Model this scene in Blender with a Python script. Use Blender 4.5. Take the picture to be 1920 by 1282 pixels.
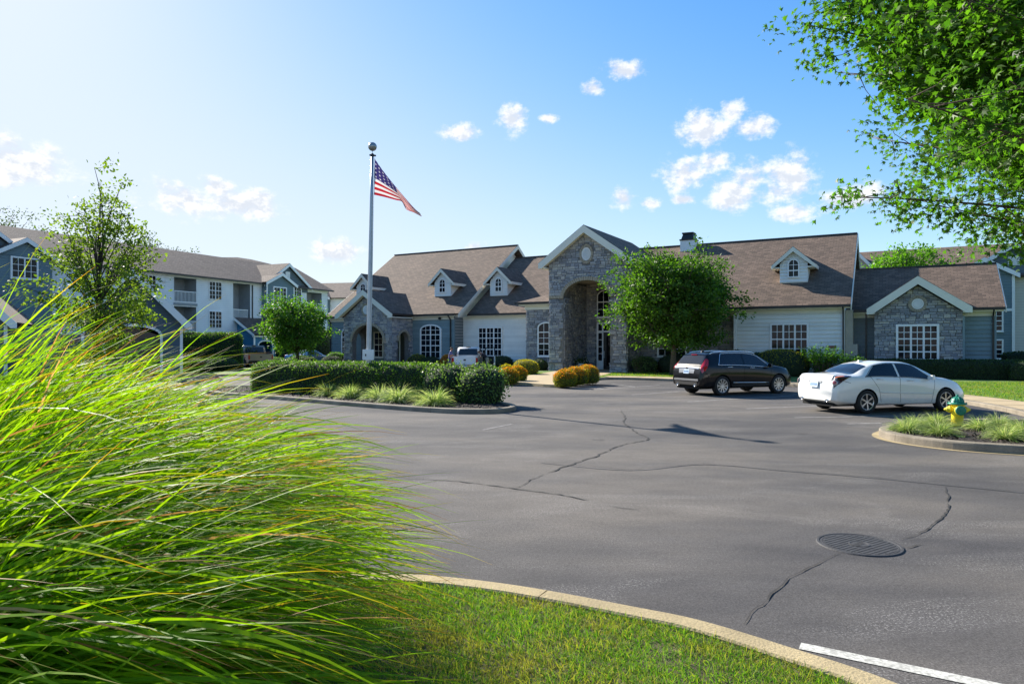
import bpy, bmesh, math, random
import numpy as np
from mathutils import Vector, Matrix

for o in list(bpy.data.objects):
    bpy.data.objects.remove(o, do_unlink=True)
scene = bpy.context.scene
COL = scene.collection
R = math.radians
random.seed(7)
RNG = np.random.default_rng(11)

# ------------------------------------------------------------------ camera
FPX, HOR, HC = 1280.0, 645.0, 1.95          # focal length (px of the 1920 px photo), horizon row, eye height
cam_data = bpy.data.cameras.new('camera')
cam = bpy.data.objects.new('camera', cam_data)
COL.objects.link(cam)
cam.location = (0, 0, HC)
cam.rotation_euler = (R(90), 0, 0)
cam_data.sensor_width = 36.0
cam_data.lens = 36.0 * FPX / 1920.0
cam_data.shift_y = (HOR - 641.0) / 1920.0
cam_data.clip_start = 0.05
cam_data.clip_end = 3000
scene.camera = cam

# ------------------------------------------------------------------ sun + sky
SUN_AZ, SUN_EL = R(-43.0), R(31.5)          # azimuth from +Y (view direction), left is negative
SUN = Vector((math.sin(SUN_AZ) * math.cos(SUN_EL), math.cos(SUN_AZ) * math.cos(SUN_EL), math.sin(SUN_EL)))
sl = bpy.data.lights.new('sun', 'SUN')
sl.energy = 5.0
sl.angle = R(0.55)
sl.color = (1.0, 0.93, 0.82)
so = bpy.data.objects.new('sun', sl)
COL.objects.link(so)
so.rotation_euler = (-SUN).to_track_quat('-Z', 'Y').to_euler()

world = bpy.data.worlds.new('World')
scene.world = world
world.use_nodes = True
WT = world.node_tree
for n in list(WT.nodes):
    WT.nodes.remove(n)


class NT:
    """small node-tree helper"""
    def __init__(s, tree):
        s.t = tree

    def n(s, kind, **kw):
        nd = s.t.nodes.new(kind)
        for k, v in kw.items():
            setattr(nd, k, v)
        return nd

    def link(s, a, b):
        s.t.links.new(a, b)

    def val(s, sock, v):
        if hasattr(v, 'is_output') or isinstance(v, bpy.types.NodeSocket):
            s.t.links.new(v, sock)
        else:
            sock.default_value = v

    def math(s, op, a, b=0.0, c=None, clamp=False):
        nd = s.n('ShaderNodeMath', operation=op, use_clamp=clamp)
        s.val(nd.inputs[0], a)
        s.val(nd.inputs[1], b)
        if c is not None:
            s.val(nd.inputs[2], c)
        return nd.outputs[0]

    def vmath(s, op, a, b=None, scale=None):
        nd = s.n('ShaderNodeVectorMath', operation=op)
        s.val(nd.inputs[0], a)
        if b is not None:
            s.val(nd.inputs[1], b)
        if scale is not None:
            nd.inputs['Scale'].default_value = scale
        return nd.outputs['Value'] if op in ('LENGTH', 'DOT_PRODUCT') else nd.outputs[0]

    def mix(s, fac, a, b, mode='MIX'):
        nd = s.n('ShaderNodeMix', data_type='RGBA', blend_type=mode)
        s.val(nd.inputs[0], fac)
        s.val(nd.inputs[6], a)
        s.val(nd.inputs[7], b)
        return nd.outputs[2]

    def noise(s, vec, scale, detail=3.0, rough=0.55, dist=0.0):
        nd = s.n('ShaderNodeTexNoise')
        if vec is not None:
            s.link(vec, nd.inputs['Vector'])
        nd.inputs['Scale'].default_value = scale
        nd.inputs['Detail'].default_value = detail
        nd.inputs['Roughness'].default_value = rough
        nd.inputs['Distortion'].default_value = dist
        return nd.outputs[0]

    def ramp(s, fac, stops):
        nd = s.n('ShaderNodeValToRGB')
        el = nd.color_ramp.elements
        while len(el) < len(stops):
            el.new(0.5)
        for e, (p, c) in zip(el, stops):
            e.position = p
            e.color = c if len(c) == 4 else (*c, 1)
        s.link(fac, nd.inputs[0])
        return nd.outputs[0]

    def smooth(s, v, lo, hi):
        nd = s.n('ShaderNodeMapRange', interpolation_type='SMOOTHSTEP')
        s.val(nd.inputs[0], v)
        nd.inputs[1].default_value = lo
        nd.inputs[2].default_value = hi
        return nd.outputs[0]


def px_dir(x, y):
    az = math.atan((x - 960) / FPX)
    el = math.atan((HOR - y) / math.hypot(FPX, x - 960))
    return az, el


w = NT(WT)
sky = w.n('ShaderNodeTexSky', sky_type='NISHITA', sun_disc=False)
sky.sun_elevation = SUN_EL
sky.sun_rotation = SUN_AZ
sky.altitude = 150
sky.air_density = 1.0
sky.dust_density = 0.3
sky.ozone_density = 2.5
geo = w.n('ShaderNodeNewGeometry')
tc = w.n('ShaderNodeTexCoord')
dirv = tc.outputs['Generated']
sep = w.n('ShaderNodeSeparateXYZ')
w.link(dirv, sep.inputs[0])
azn = w.math('ARCTAN2', sep.outputs[0], sep.outputs[1])
eln = w.math('ARCSINE', sep.outputs[2])
comb = w.n('ShaderNodeCombineXYZ')
w.link(azn, comb.inputs[0])
w.link(eln, comb.inputs[1])
AE = comb.outputs[0]
CLOUDS = [(352, 374, 84, 38), (440, 384, 88, 32), (405, 352, 44, 26), (478, 376, 42, 24), (635, 472, 58, 30), (20, 305, 85, 46), (858, 250, 42, 20), (960, 222, 38, 33),
          (1112, 166, 23, 17), (1172, 134, 46, 21), (1318, 240, 52, 46), (1372, 205, 28, 24), (1418, 238, 40, 26), (1285, 326, 54, 38), (1342, 300, 36, 26),
          (1375, 362, 60, 42), (1410, 335, 44, 36), (1478, 330, 54, 48), (1455, 362, 60, 32), (1490, 397, 45, 20),
          (1170, 374, 30, 24), (1217, 382, 30, 15), (1598, 372, 52, 28), (1285, 374, 26, 11), (890, 462, 32, 12), (1030, 222, 22, 11)]
blobs = []
for (x, y, rx, ry) in CLOUDS:
    az, el = px_dir(x, y)
    blobs.append((az, el, rx / FPX * 1.06, ry / FPX * 1.02))
cur = None
for (az, el, rx, ry) in blobs:
    nd = w.n('ShaderNodeVectorMath', operation='MULTIPLY_ADD')
    w.link(AE, nd.inputs[0])
    nd.inputs[1].default_value = (1 / rx, 1 / ry, 0)
    nd.inputs[2].default_value = (-az / rx, -el / ry, 0)
    l = w.vmath('LENGTH', nd.outputs[0])
    cur = l if cur is None else w.math('SMOOTH_MIN', cur, l, 0.18)
cur = w.math('SUBTRACT', 1.0, cur)
wv = w.vmath('MULTIPLY', AE, (1.0, 1.35, 1.0))
n1 = w.noise(wv, 24.0, 7.0, 0.66)
m = w.math('ADD', cur, w.math('MULTIPLY', w.math('SUBTRACT', n1, 0.5), 3.0))
cov = w.math('MULTIPLY', w.smooth(m, 0.02, 0.85), w.smooth(cur, -0.45, 0.15))
# relief: parts turned towards the sun stay white, lower and far sides go grey
sh = w.noise(w.vmath('ADD', wv, (-0.006, 0.011, 0)), 24.0, 4.0, 0.66)
shade = w.smooth(w.math('ADD', w.math('SUBTRACT', sh, n1), w.math('MULTIPLY', cur, 0.10)), -0.06, 0.16)
ccol = w.mix(shade, (4.4, 4.4, 4.35, 1), (3.1, 3.3, 3.65, 1))
skyc = w.n('ShaderNodeHueSaturation')
skyc.inputs['Saturation'].default_value = 1.28
w.link(sky.outputs[0], skyc.inputs['Color'])
sp = w.n('ShaderNodeSeparateColor')
w.link(skyc.outputs[0], sp.inputs[0])
gg = w.math('MAXIMUM', sp.outputs[1], w.math('MULTIPLY', sp.outputs[0], 0.98))     # hazy horizon: white, not yellow
bb = w.math('MAXIMUM', sp.outputs[2], w.math('MULTIPLY', gg, 1.04))
cc = w.n('ShaderNodeCombineColor')
w.link(sp.outputs[0], cc.inputs[0])
w.link(gg, cc.inputs[1])
w.link(bb, cc.inputs[2])
# the glare round the sun rolls off instead of clipping
mxv = w.math('DIVIDE', w.math('MAXIMUM', w.math('MAXIMUM', sp.outputs[0], gg), bb), 5.3)
rol = w.math('POWER', w.math('ADD', 1.0, w.math('POWER', mxv, 4.0)), -0.25)
cc2 = w.vmath('SCALE', cc.outputs[0])
w.link(rol, cc2.node.inputs['Scale'])
cc3 = w.mix(w.math('MULTIPLY', w.smooth(mxv, 0.72, 1.9), 0.75), cc2, (3.45, 3.7, 4.0, 1))     # ... and pales to haze
skym = w.mix(w.math('MULTIPLY', cov, 0.94), cc3, ccol)
bg = w.n('ShaderNodeBackground')
bg.inputs['Strength'].default_value = 0.112
w.link(skym, bg.inputs['Color'])
wo = w.n('ShaderNodeOutputWorld')
w.link(bg.outputs[0], wo.inputs[0])

scene.view_settings.view_transform = 'Standard'
scene.view_settings.look = 'None'
scene.view_settings.gamma = 1.0
scene.view_settings.exposure = 1.18
scene.render.engine = 'CYCLES'
scene.cycles.max_bounces = 8
scene.cycles.transparent_max_bounces = 8

# ------------------------------------------------------------------ materials


def mat(name, c, rough=0.7, var=0.18, scale=4.0, detail=4.0, bump=0.0, bscale=60.0, metal=0.0, spec=0.5, coat=0.0,
        c2=None, fine=0.0, fscale=150.0, rnd=0.0):
    """procedural surface: base colour broken up by two noises, optional bump"""
    m = bpy.data.materials.new(name)
    m.use_nodes = True
    t = NT(m.node_tree)
    b = m.node_tree.nodes['Principled BSDF']
    co = t.n('ShaderNodeTexCoord').outputs['Object']
    f = t.noise(co, scale, detail)
    lo = tuple(max(0, v * (1 - var)) for v in c[:3])
    hi = tuple(min(1, v * (1 + var)) for v in (c2 or c)[:3])
    colr = t.ramp(f, [(0.32, lo), (0.68, hi)])
    if fine > 0:
        f2 = t.noise(co, fscale, 2.0)
        g = t.ramp(f2, [(0.3, (1 - fine,) * 3), (0.7, (1 + fine * .5,) * 3)])
        colr = t.mix(1.0, colr, g, 'MULTIPLY')
    if rnd > 0:                              # piece to piece difference
        oi = t.n('ShaderNodeObjectInfo').outputs['Random']
        colr = t.mix(1.0, colr, t.ramp(oi, [(0.0, (1 - rnd,) * 3), (1.0, (1 + rnd * .4,) * 3)]), 'MULTIPLY')
    t.link(colr, b.inputs['Base Color'])
    b.inputs['Roughness'].default_value = rough
    b.inputs['Metallic'].default_value = metal
    b.inputs['Specular IOR Level'].default_value = spec
    b.inputs['Coat Weight'].default_value = coat
    b.inputs['Coat Roughness'].default_value = 0.04
    if bump > 0:
        bp = t.n('ShaderNodeBump')
        bp.inputs['Strength'].default_value = bump
        bp.inputs['Distance'].default_value = 0.02
        t.link(t.noise(co, bscale, 4.0), bp.inputs['Height'])
        t.link(bp.outputs[0], b.inputs['Normal'])
    return m


def leaf_mat(name, dark, light, trans=0.4, rough=0.45, tip=None, tcol=None, spec=0.4, patch=None):
    """leaf: colour differs from leaf to leaf, light passes through"""
    m = bpy.data.materials.new(name)
    m.use_nodes = True
    t = NT(m.node_tree)
    b = m.node_tree.nodes['Principled BSDF']
    out = m.node_tree.nodes['Material Output']
    g = t.n('ShaderNodeNewGeometry')
    rnd = g.outputs['Random Per Island']
    colr = t.ramp(rnd, [(0.0, dark), (0.55, tuple((a + c) / 2 for a, c in zip(dark, light))), (1.0, light)])
    if tip is not None:                      # tip colour along the blade (u of the UV runs base to tip)
        uv = t.n('ShaderNodeTexCoord').outputs['UV']
        s = t.n('ShaderNodeSeparateXYZ')
        t.link(uv, s.inputs[0])
        f = t.math('ADD', s.outputs[0], t.math('MULTIPLY', t.math('SUBTRACT', rnd, 0.5), tip[2]))
        colr = t.mix(t.smooth(f, tip[0], tip[1]), colr, (*tip[3], 1))
        if len(tip) > 4:
            colr = t.mix(t.smooth(s.outputs[0], 0.35, 0.0), colr, (*tip[4], 1))
    if patch is not None:                    # yellowing patches in the turf
        co = t.n('ShaderNodeTexCoord').outputs['Object']
        pf = t.math('ADD', t.noise(co, 1.6, 4.0, 0.6), t.math('MULTIPLY', t.math('SUBTRACT', rnd, 0.5), 0.22))
        colr = t.mix(t.smooth(pf, 0.46, 0.66), colr, (*patch, 1))
    t.link(colr, b.inputs['Base Color'])
    b.inputs['Roughness'].default_value = rough
    b.inputs['Specular IOR Level'].default_value = spec
    tr = t.n('ShaderNodeBsdfTranslucent')
    sc = t.mix(1.0, colr, (*(tcol or (1.5, 1.7, 0.7)), 1), 'MULTIPLY')
    t.link(sc, tr.inputs['Color'])
    mx = t.n('ShaderNodeMixShader')
    mx.inputs[0].default_value = trans
    t.link(b.outputs[0], mx.inputs[1])
    t.link(tr.outputs[0], mx.inputs[2])
    t.link(mx.outputs[0], out.inputs['Surface'])
    return m


def roof_mat(name, c):
    """asphalt shingles: courses and tabs from metre UVs, every tab its own tint"""
    m = bpy.data.materials.new(name)
    m.use_nodes = True
    t = NT(m.node_tree)
    b = m.node_tree.nodes['Principled BSDF']
    uv = t.n('ShaderNodeTexCoord').outputs['UV']
    br = t.n('ShaderNodeTexBrick')
    t.link(uv, br.inputs['Vector'])
    br.inputs['Scale'].default_value = 1.0
    br.inputs['Brick Width'].default_value = 0.34
    br.inputs['Row Height'].default_value = 0.19
    br.inputs['Mortar Size'].default_value = 0.014
    br.inputs['Color1'].default_value = (*[v * 0.68 for v in c], 1)
    br.inputs['Color2'].default_value = (*[v * 1.30 for v in c], 1)
    br.inputs['Mortar'].default_value = (*[v * 0.5 for v in c], 1)
    big = t.ramp(t.noise(uv, 0.35, 3.0), [(0.3, (0.88,) * 3), (0.7, (1.1,) * 3)])
    fine = t.ramp(t.noise(uv, 30.0, 3.0), [(0.3, (0.86,) * 3), (0.7, (1.12,) * 3)])
    colr = t.mix(1.0, t.mix(1.0, br.outputs[0], big, 'MULTIPLY'), fine, 'MULTIPLY')
    t.link(colr, b.inputs['Base Color'])
    b.inputs['Roughness'].default_value = 0.9
    bp = t.n('ShaderNodeBump')
    bp.inputs['Strength'].default_value = 0.6
    bp.inputs['Distance'].default_value = 0.01
    t.link(br.outputs[1], bp.inputs['Height'])
    bp.invert = True
    t.link(bp.outputs[0], b.inputs['Normal'])
    return m


def lap_mat(name, c, pitch=0.2):
    """far siding too small to pick apart: lap shadow lines by height"""
    m = bpy.data.materials.new(name)
    m.use_nodes = True
    t = NT(m.node_tree)
    b = m.node_tree.nodes['Principled BSDF']
    co = t.n('ShaderNodeTexCoord').outputs['Object']
    s = t.n('ShaderNodeSeparateXYZ')
    t.link(co, s.inputs[0])
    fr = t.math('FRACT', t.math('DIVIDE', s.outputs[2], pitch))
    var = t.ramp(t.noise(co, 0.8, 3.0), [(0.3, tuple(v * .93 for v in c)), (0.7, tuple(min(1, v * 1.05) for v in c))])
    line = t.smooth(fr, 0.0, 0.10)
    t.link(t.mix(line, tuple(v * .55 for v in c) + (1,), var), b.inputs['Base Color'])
    b.inputs['Roughness'].default_value = 0.75
    bp = t.n('ShaderNodeBump')
    bp.inputs['Strength'].default_value = 0.8
    bp.inputs['Distance'].default_value = 0.02
    t.link(t.math('SUBTRACT', 1.0, fr), bp.inputs['Height'])
    t.link(bp.outputs[0], b.inputs['Normal'])
    return m


def stone_mat(name):
    """every stone (an island of its own) gets its own grey"""
    m = bpy.data.materials.new(name)
    m.use_nodes = True
    t = NT(m.node_tree)
    b = m.node_tree.nodes['Principled BSDF']
    oi = t.n('ShaderNodeObjectInfo').outputs['Random']
    g = t.n('ShaderNodeNewGeometry')
    rnd = t.math('FRACT', t.math('ADD', g.outputs['Random Per Island'], oi))
    co = t.n('ShaderNodeTexCoord').outputs['Object']
    base = t.ramp(rnd, [(0.0, (0.21, 0.215, 0.235)), (0.35, (0.31, 0.318, 0.345)), (0.6, (0.375, 0.38, 0.40)), (0.8, (0.42, 0.40, 0.375)),
                        (1.0, (0.55, 0.52, 0.47))])
    f = t.ramp(t.noise(co, 14.0, 5.0, 0.65), [(0.25, (0.72,) * 3), (0.75, (1.2,) * 3)])
    t.link(t.mix(1.0, base, f, 'MULTIPLY'), b.inputs['Base Color'])
    b.inputs['Roughness'].default_value = 0.9
    bp = t.n('ShaderNodeBump')
    bp.inputs['Strength'].default_value = 0.8
    bp.inputs['Distance'].default_value = 0.02
    t.link(t.noise(co, 22.0, 5.0, 0.65), bp.inputs['Height'])
    t.link(bp.outputs[0], b.inputs['Normal'])
    return m


def glass_mat(name, c=(0.006, 0.008, 0.012), rough=0.03, spec=0.22):
    m = bpy.data.materials.new(name)
    m.use_nodes = True
    t = NT(m.node_tree)
    b = m.node_tree.nodes['Principled BSDF']
    co = t.n('ShaderNodeTexCoord').outputs['Object']
    oi = t.n('ShaderNodeObjectInfo').outputs['Random']
    v = t.mix(oi, (*[a * .7 for a in c], 1), (*[a * 1.9 for a in c], 1))
    t.link(v, b.inputs['Base Color'])
    b.inputs['Roughness'].default_value = rough
    b.inputs['Specular IOR Level'].default_value = spec
    bp = t.n('ShaderNodeBump')
    bp.inputs['Strength'].default_value = 0.03
    bp.inputs['Distance'].default_value = 0.02
    t.link(t.noise(co, 1.7, 2.0), bp.inputs['Height'])
    t.link(bp.outputs[0], b.inputs['Normal'])
    return m


def paint_mat(name, c, rough=0.25, metal=0.0, coat=1.0, spec=0.5, dust=0.35):
    m = bpy.data.materials.new(name)
    m.use_nodes = True
    t = NT(m.node_tree)
    b = m.node_tree.nodes['Principled BSDF']
    co = t.n('ShaderNodeTexCoord').outputs['Object']
    # a little road dust low on the body
    s = t.n('ShaderNodeSeparateXYZ')
    t.link(co, s.inputs[0])
    du = t.math('MULTIPLY', t.smooth(s.outputs[2], 0.75, 0.25), t.noise(co, 9.0, 4.0))
    t.link(t.mix(t.math('MULTIPLY', du, dust), (*c, 1), (0.23, 0.2, 0.17, 1)), b.inputs['Base Color'])
    b.inputs['Roughness'].default_value = rough
    b.inputs['Metallic'].default_value = metal
    b.inputs['Coat Weight'].default_value = coat
    b.inputs['Coat Roughness'].default_value = 0.03
    b.inputs['Specular IOR Level'].default_value = spec
    return m


def asphalt_mat():
    m = bpy.data.materials.new('asphalt')
    m.use_nodes = True
    t = NT(m.node_tree)
    b = m.node_tree.nodes['Principled BSDF']
    co = t.n('ShaderNodeTexCoord').outputs['Object']
    mp = t.n('ShaderNodeMapping')
    mp.inputs['Rotation'].default_value = (0, 0, R(29))
    mp.inputs['Scale'].default_value = (0.5, 1.0, 1.0)
    t.link(co, mp.inputs[0])
    st = mp.outputs[0]
    a = t.noise(st, 0.33, 4.0, 0.55)
    base = t.ramp(a, [(0.36, (0.058, 0.056, 0.058)), (0.48, (0.091, 0.085, 0.081)), (0.60, (0.128, 0.115, 0.102))])
    band = t.noise(st, 2.3, 5.0, 0.65, 0.2)
    base = t.mix(1.0, base, t.ramp(band, [(0.32, (0.88,) * 3), (0.68, (1.1,) * 3)]), 'MULTIPLY')
    fine = t.noise(co, 70.0, 4.0, 0.8)
    base = t.mix(1.0, base, t.ramp(fine, [(0.30, (0.45,) * 3), (0.50, (0.95,) * 3), (0.70, (1.75,) * 3)]), 'MULTIPLY')
    mid = t.noise(co, 24.0, 4.0, 0.7)
    base = t.mix(1.0, base, t.ramp(mid, [(0.3, (0.80,) * 3), (0.7, (1.20,) * 3)]), 'MULTIPLY')
    # worn sealcoat: pale grit in streaks
    streak = t.smooth(t.noise(st, 0.8, 6.0, 0.66, 0.8), 0.50, 0.63)
    grit = t.smooth(t.noise(co, 52.0, 4.0, 0.75), 0.53, 0.61)
    base = t.mix(t.math('MULTIPLY', t.math('MULTIPLY', streak, grit), 0.7), base, (0.30, 0.285, 0.27, 1))
    # oil drips
    vo = t.n('ShaderNodeTexVoronoi')
    vo.inputs['Scale'].default_value = 0.42
    t.link(co, vo.inputs['Vector'])
    dr = t.math('ADD', vo.outputs['Distance'], t.math('MULTIPLY', t.noise(co, 7.0, 3.0), 0.16))
    base = t.mix(t.math('MULTIPLY', t.smooth(dr, 0.17, 0.11), 0.45), base, (0.03, 0.029, 0.03, 1))
    t.link(base, b.inputs['Base Color'])
    b.inputs['Roughness'].default_value = 0.9
    b.inputs['Specular IOR Level'].default_value = 0.25
    bp = t.n('ShaderNodeBump')
    bp.inputs['Strength'].default_value = 0.55
    bp.inputs['Distance'].default_value = 0.008
    t.link(fine, bp.inputs['Height'])
    t.link(bp.outputs[0], b.inputs['Normal'])
    return m


M = {}
M['asphalt'] = asphalt_mat()
M['crack'] = mat('crack_tar', (0.026, 0.025, 0.024), 0.9, 0.3, 8)
M['sealant'] = mat('sealed_strip', (0.045, 0.043, 0.044), 0.7, 0.25, 3)
M['paint_white'] = mat('road_paint_white', (0.50, 0.49, 0.44), 0.85, 0.15, 6, fine=0.45, fscale=45)
M['paint_worn'] = mat('road_paint_worn', (0.27, 0.26, 0.25), 0.85, 0.4, 5, fine=0.4, fscale=35)
M['concrete'] = mat('kerb_concrete', (0.36, 0.285, 0.155), 0.9, 0.2, 2.0, bump=0.4, bscale=55, fine=0.22, fscale=70)
M['concrete_dark'] = mat('kerb_concrete_weathered', (0.23, 0.195, 0.145), 0.9, 0.28, 2.2, bump=0.4, bscale=55, fine=0.25, fscale=60)
M['walk'] = mat('walk_concrete', (0.42, 0.325, 0.19), 0.9, 0.12, 1.5, bump=0.2, bscale=50, fine=0.15, fscale=80)
M['lawn'] = mat('lawn_turf', (0.075, 0.155, 0.018), 0.9, 0.28, 1.3, detail=6, bump=0.7, bscale=40, c2=(0.115, 0.19, 0.028), fine=0.4, fscale=38)
M['ground'] = mat('ground_turf', (0.06, 0.11, 0.03), 0.95, 0.3, 0.4, detail=6, fine=0.3, fscale=20)
M['soil'] = mat('lawn_soil', (0.085, 0.075, 0.03), 0.95, 0.35, 6, bump=0.6, bscale=60, fine=0.4)
M['mulch'] = mat('mulch', (0.030, 0.022, 0.018), 0.95, 0.5, 9, detail=6, bump=1.0, bscale=45, fine=0.5, fscale=60)
M['chip'] = mat('mulch_chip', (0.045, 0.033, 0.026), 0.9, 0.5, 30)
M['roof'] = roof_mat('shingle_brown', (0.150, 0.102, 0.072))
M['roof_far'] = roof_mat('shingle_far', (0.135, 0.098, 0.078))
M['white'] = mat('white_siding', (0.80, 0.80, 0.76), 0.6, 0.05, 1.2, fine=0.05, fscale=20, rnd=.09)
M['blue'] = mat('blue_grey_siding', (0.20, 0.275, 0.295), 0.65, 0.08, 1.2, fine=0.06, fscale=20, rnd=.14)
M['grey'] = mat('grey_siding', (0.19, 0.21, 0.215), 0.7, 0.08, 1.2)
M['trim'] = mat('cream_trim', (0.76, 0.73, 0.62), 0.55, 0.04, 1.0)
M['wtrim'] = mat('white_trim', (0.84, 0.84, 0.82), 0.5, 0.03, 1.0)
M['gutter'] = mat('dark_gutter', (0.028, 0.024, 0.022), 0.4, 0.2, 2)
M['stone'] = stone_mat('ledge_stone')
M['mortar'] = mat('stone_mortar', (0.17, 0.165, 0.16), 0.95, 0.15, 6, bump=0.4)
M['brick'] = mat('arch_brick', (0.36, 0.31, 0.235), 0.9, 0.25, 9, bump=0.3)
M['glass'] = glass_mat('window_glass')
M['louvre'] = mat('vent_louvre', (0.74, 0.74, 0.72), 0.6, 0.06, 3)
M['black'] = mat('black_metal', (0.012, 0.012, 0.013), 0.45, 0.2, 5)
M['door_dark'] = mat('dark_door', (0.02, 0.017, 0.017), 0.35, 0.2, 3)
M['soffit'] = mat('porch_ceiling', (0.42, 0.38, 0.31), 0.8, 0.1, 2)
M['bark'] = mat('bark', (0.10, 0.075, 0.055), 0.95, 0.4, 7, bump=1.0, bscale=30)
M['bark_dark'] = mat('bark_dark', (0.045, 0.036, 0.03), 0.95, 0.4, 7, bump=1.0, bscale=30)

# ------------------------------------------------------------------ object helpers


def tag(o, label=None, cat=None, group=None, kind=None):
    if label:
        o['label'] = label
    if cat:
        o['category'] = cat
    if group:
        o['group'] = group
    if kind:
        o['kind'] = kind
    return o


def empty(name, loc=(0, 0, 0), rz=0.0, parent=None):
    o = bpy.data.objects.new(name, None)
    o.empty_display_size = 0.2
    COL.objects.link(o)
    o.location = loc
    o.rotation_euler = (0, 0, rz)
    o.parent = parent
    return o


def link_mesh(name, me, m=None, parent=None, loc=(0, 0, 0), rot=(0, 0, 0), smooth=False):
    if m is not None and not me.materials:
        me.materials.append(m)
    if smooth:
        me.polygons.foreach_set('use_smooth', [True] * len(me.polygons))
    o = bpy.data.objects.new(name, me)
    COL.objects.link(o)
    o.location = loc
    o.rotation_euler = rot
    o.parent = parent
    return o


def copy_tree(o, parent=None):
    c = o.copy()
    COL.objects.link(c)
    c.parent = parent
    for ch in list(o.children):
        copy_tree(ch, c)
    return c


class MB:
    """collects simple shapes into ONE mesh"""
    def __init__(s):
        s.v, s.f, s.uv = [], [], {}

    def add(s, vs, fs):
        k = len(s.v)
        s.v += [tuple(p) for p in vs]
        s.f += [tuple(i + k for i in f) for f in fs]
        return s

    def box(s, x0, x1, y0, y1, z0, z1):
        vs = [(x, y, z) for z in (z0, z1) for y in (y0, y1) for x in (x0, x1)]
        return s.add(vs, [(0, 2, 3, 1), (4, 5, 7, 6), (0, 1, 5, 4), (2, 6, 7, 3), (0, 4, 6, 2), (1, 3, 7, 5)])

    def tbox(s, x0, x1, y0, y1, z0, z1, tx=0.0, ty=0.0):
        """box tapering towards its top"""
        vs = [(x0, y0, z0), (x1, y0, z0), (x0, y1, z0), (x1, y1, z0),
              (x0 + tx, y0 + ty, z1), (x1 - tx, y0 + ty, z1), (x0 + tx, y1 - ty, z1), (x1 - tx, y1 - ty, z1)]
        return s.add(vs, [(0, 2, 3, 1), (4, 5, 7, 6), (0, 1, 5, 4), (2, 6, 7, 3), (0, 4, 6, 2), (1, 3, 7, 5)])

    def bar(s, a, b, wd, ht=None, up=(0, 0, 1)):
        """rectangular bar from a to b"""
        a, b = Vector(a), Vector(b)
        ht = ht or wd
        d = (b - a).normalized()
        u = Vector(up)
        if abs(d.dot(u)) > 0.98:
            u = Vector((1, 0, 0))
        x = d.cross(u).normalized() * (wd / 2)
        y = x.normalized().cross(d) * (ht / 2)
        vs = [p + i * x + j * y for p in (a, b) for (i, j) in ((-1, -1), (1, -1), (1, 1), (-1, 1))]
        return s.add(vs, [(0, 1, 2, 3), (7, 6, 5, 4), (0, 4, 5, 1), (1, 5, 6, 2), (2, 6, 7, 3), (3, 7, 4, 0)])

    def prism(s, poly, d, n=None):
        """planar polygon (3-D points) given thickness along vector d"""
        d = Vector(d)
        k = len(poly)
        a = [Vector(p) for p in poly]
        vs = a + [p + d for p in a]
        fs = [tuple(range(k)), tuple(range(2 * k - 1, k - 1, -1))]
        fs += [(i, i + k, (i + 1) % k + k, (i + 1) % k) for i in range(k)]
        return s.add(vs, fs)

    def tube(s, pts, rad, n=8, cap=True):
        pts = [Vector(p) for p in pts]
        m = len(pts)
        if not hasattr(rad, '__len__'):
            rad = [rad] * m
        vs, fs = [], []
        ref = None
        for i, p in enumerate(pts):
            t = (pts[min(i + 1, m - 1)] - pts[max(i - 1, 0)]).normalized()
            if ref is None:
                ref = Vector((0, 0, 1)) if abs(t.z) < 0.9 else Vector((1, 0, 0))
            x = t.cross(ref).normalized()
            ref = x.cross(t).normalized()
            for j in range(n):
                a = 2 * math.pi * j / n
                vs.append(p + (x * math.cos(a) + ref * math.sin(a)) * rad[i])
        for i in range(m - 1):
            for j in range(n):
                fs.append((i * n + j, i * n + (j + 1) % n, (i + 1) * n + (j + 1) % n, (i + 1) * n + j))
        if cap:
            fs.append(tuple(range(n - 1, -1, -1)))
            fs.append(tuple((m - 1) * n + j for j in range(n)))
        return s.add(vs, fs)

    def lathe(s, prof, n=24, axis='z', c=(0, 0, 0)):
        """profile of (radius, height) turned round an axis through c"""
        vs, fs = [], []
        for (r, h) in prof:
            for j in range(n):
                a = 2 * math.pi * j / n
                p = (r * math.cos(a), r * math.sin(a), h)
                if axis == 'y':
                    p = (p[0], p[2], p[1])
                elif axis == 'x':
                    p = (p[2], p[0], p[1])
                vs.append((p[0] + c[0], p[1] + c[1], p[2] + c[2]))
        m = len(prof)
        for i in range(m - 1):
            for j in range(n):
                fs.append((i * n + j, i * n + (j + 1) % n, (i + 1) * n + (j + 1) % n, (i + 1) * n + j))
        fs.append(tuple(range(n - 1, -1, -1)))
        fs.append(tuple((m - 1) * n + j for j in range(n)))
        return s.add(vs, fs)

    def mesh(s, name):
        me = bpy.data.meshes.new(name)
        me.from_pydata(s.v, [], s.f)
        bm = bmesh.new()
        bm.from_mesh(me)
        bmesh.ops.recalc_face_normals(bm, faces=bm.faces)
        bm.to_mesh(me)
        bm.free()
        return me

    def build(s, name, m, parent=None, smooth=False, bevel=0.0, loc=(0, 0, 0), rot=(0, 0, 0)):
        me = s.mesh(name)
        if bevel > 0:
            bm = bmesh.new()
            bm.from_mesh(me)
            bmesh.ops.bevel(bm, geom=bm.edges[:], offset=bevel, segments=2, affect='EDGES', clamp_overlap=True)
            bm.to_mesh(me)
            bm.free()
        return link_mesh(name, me, m, parent, loc, rot, smooth)


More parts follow.
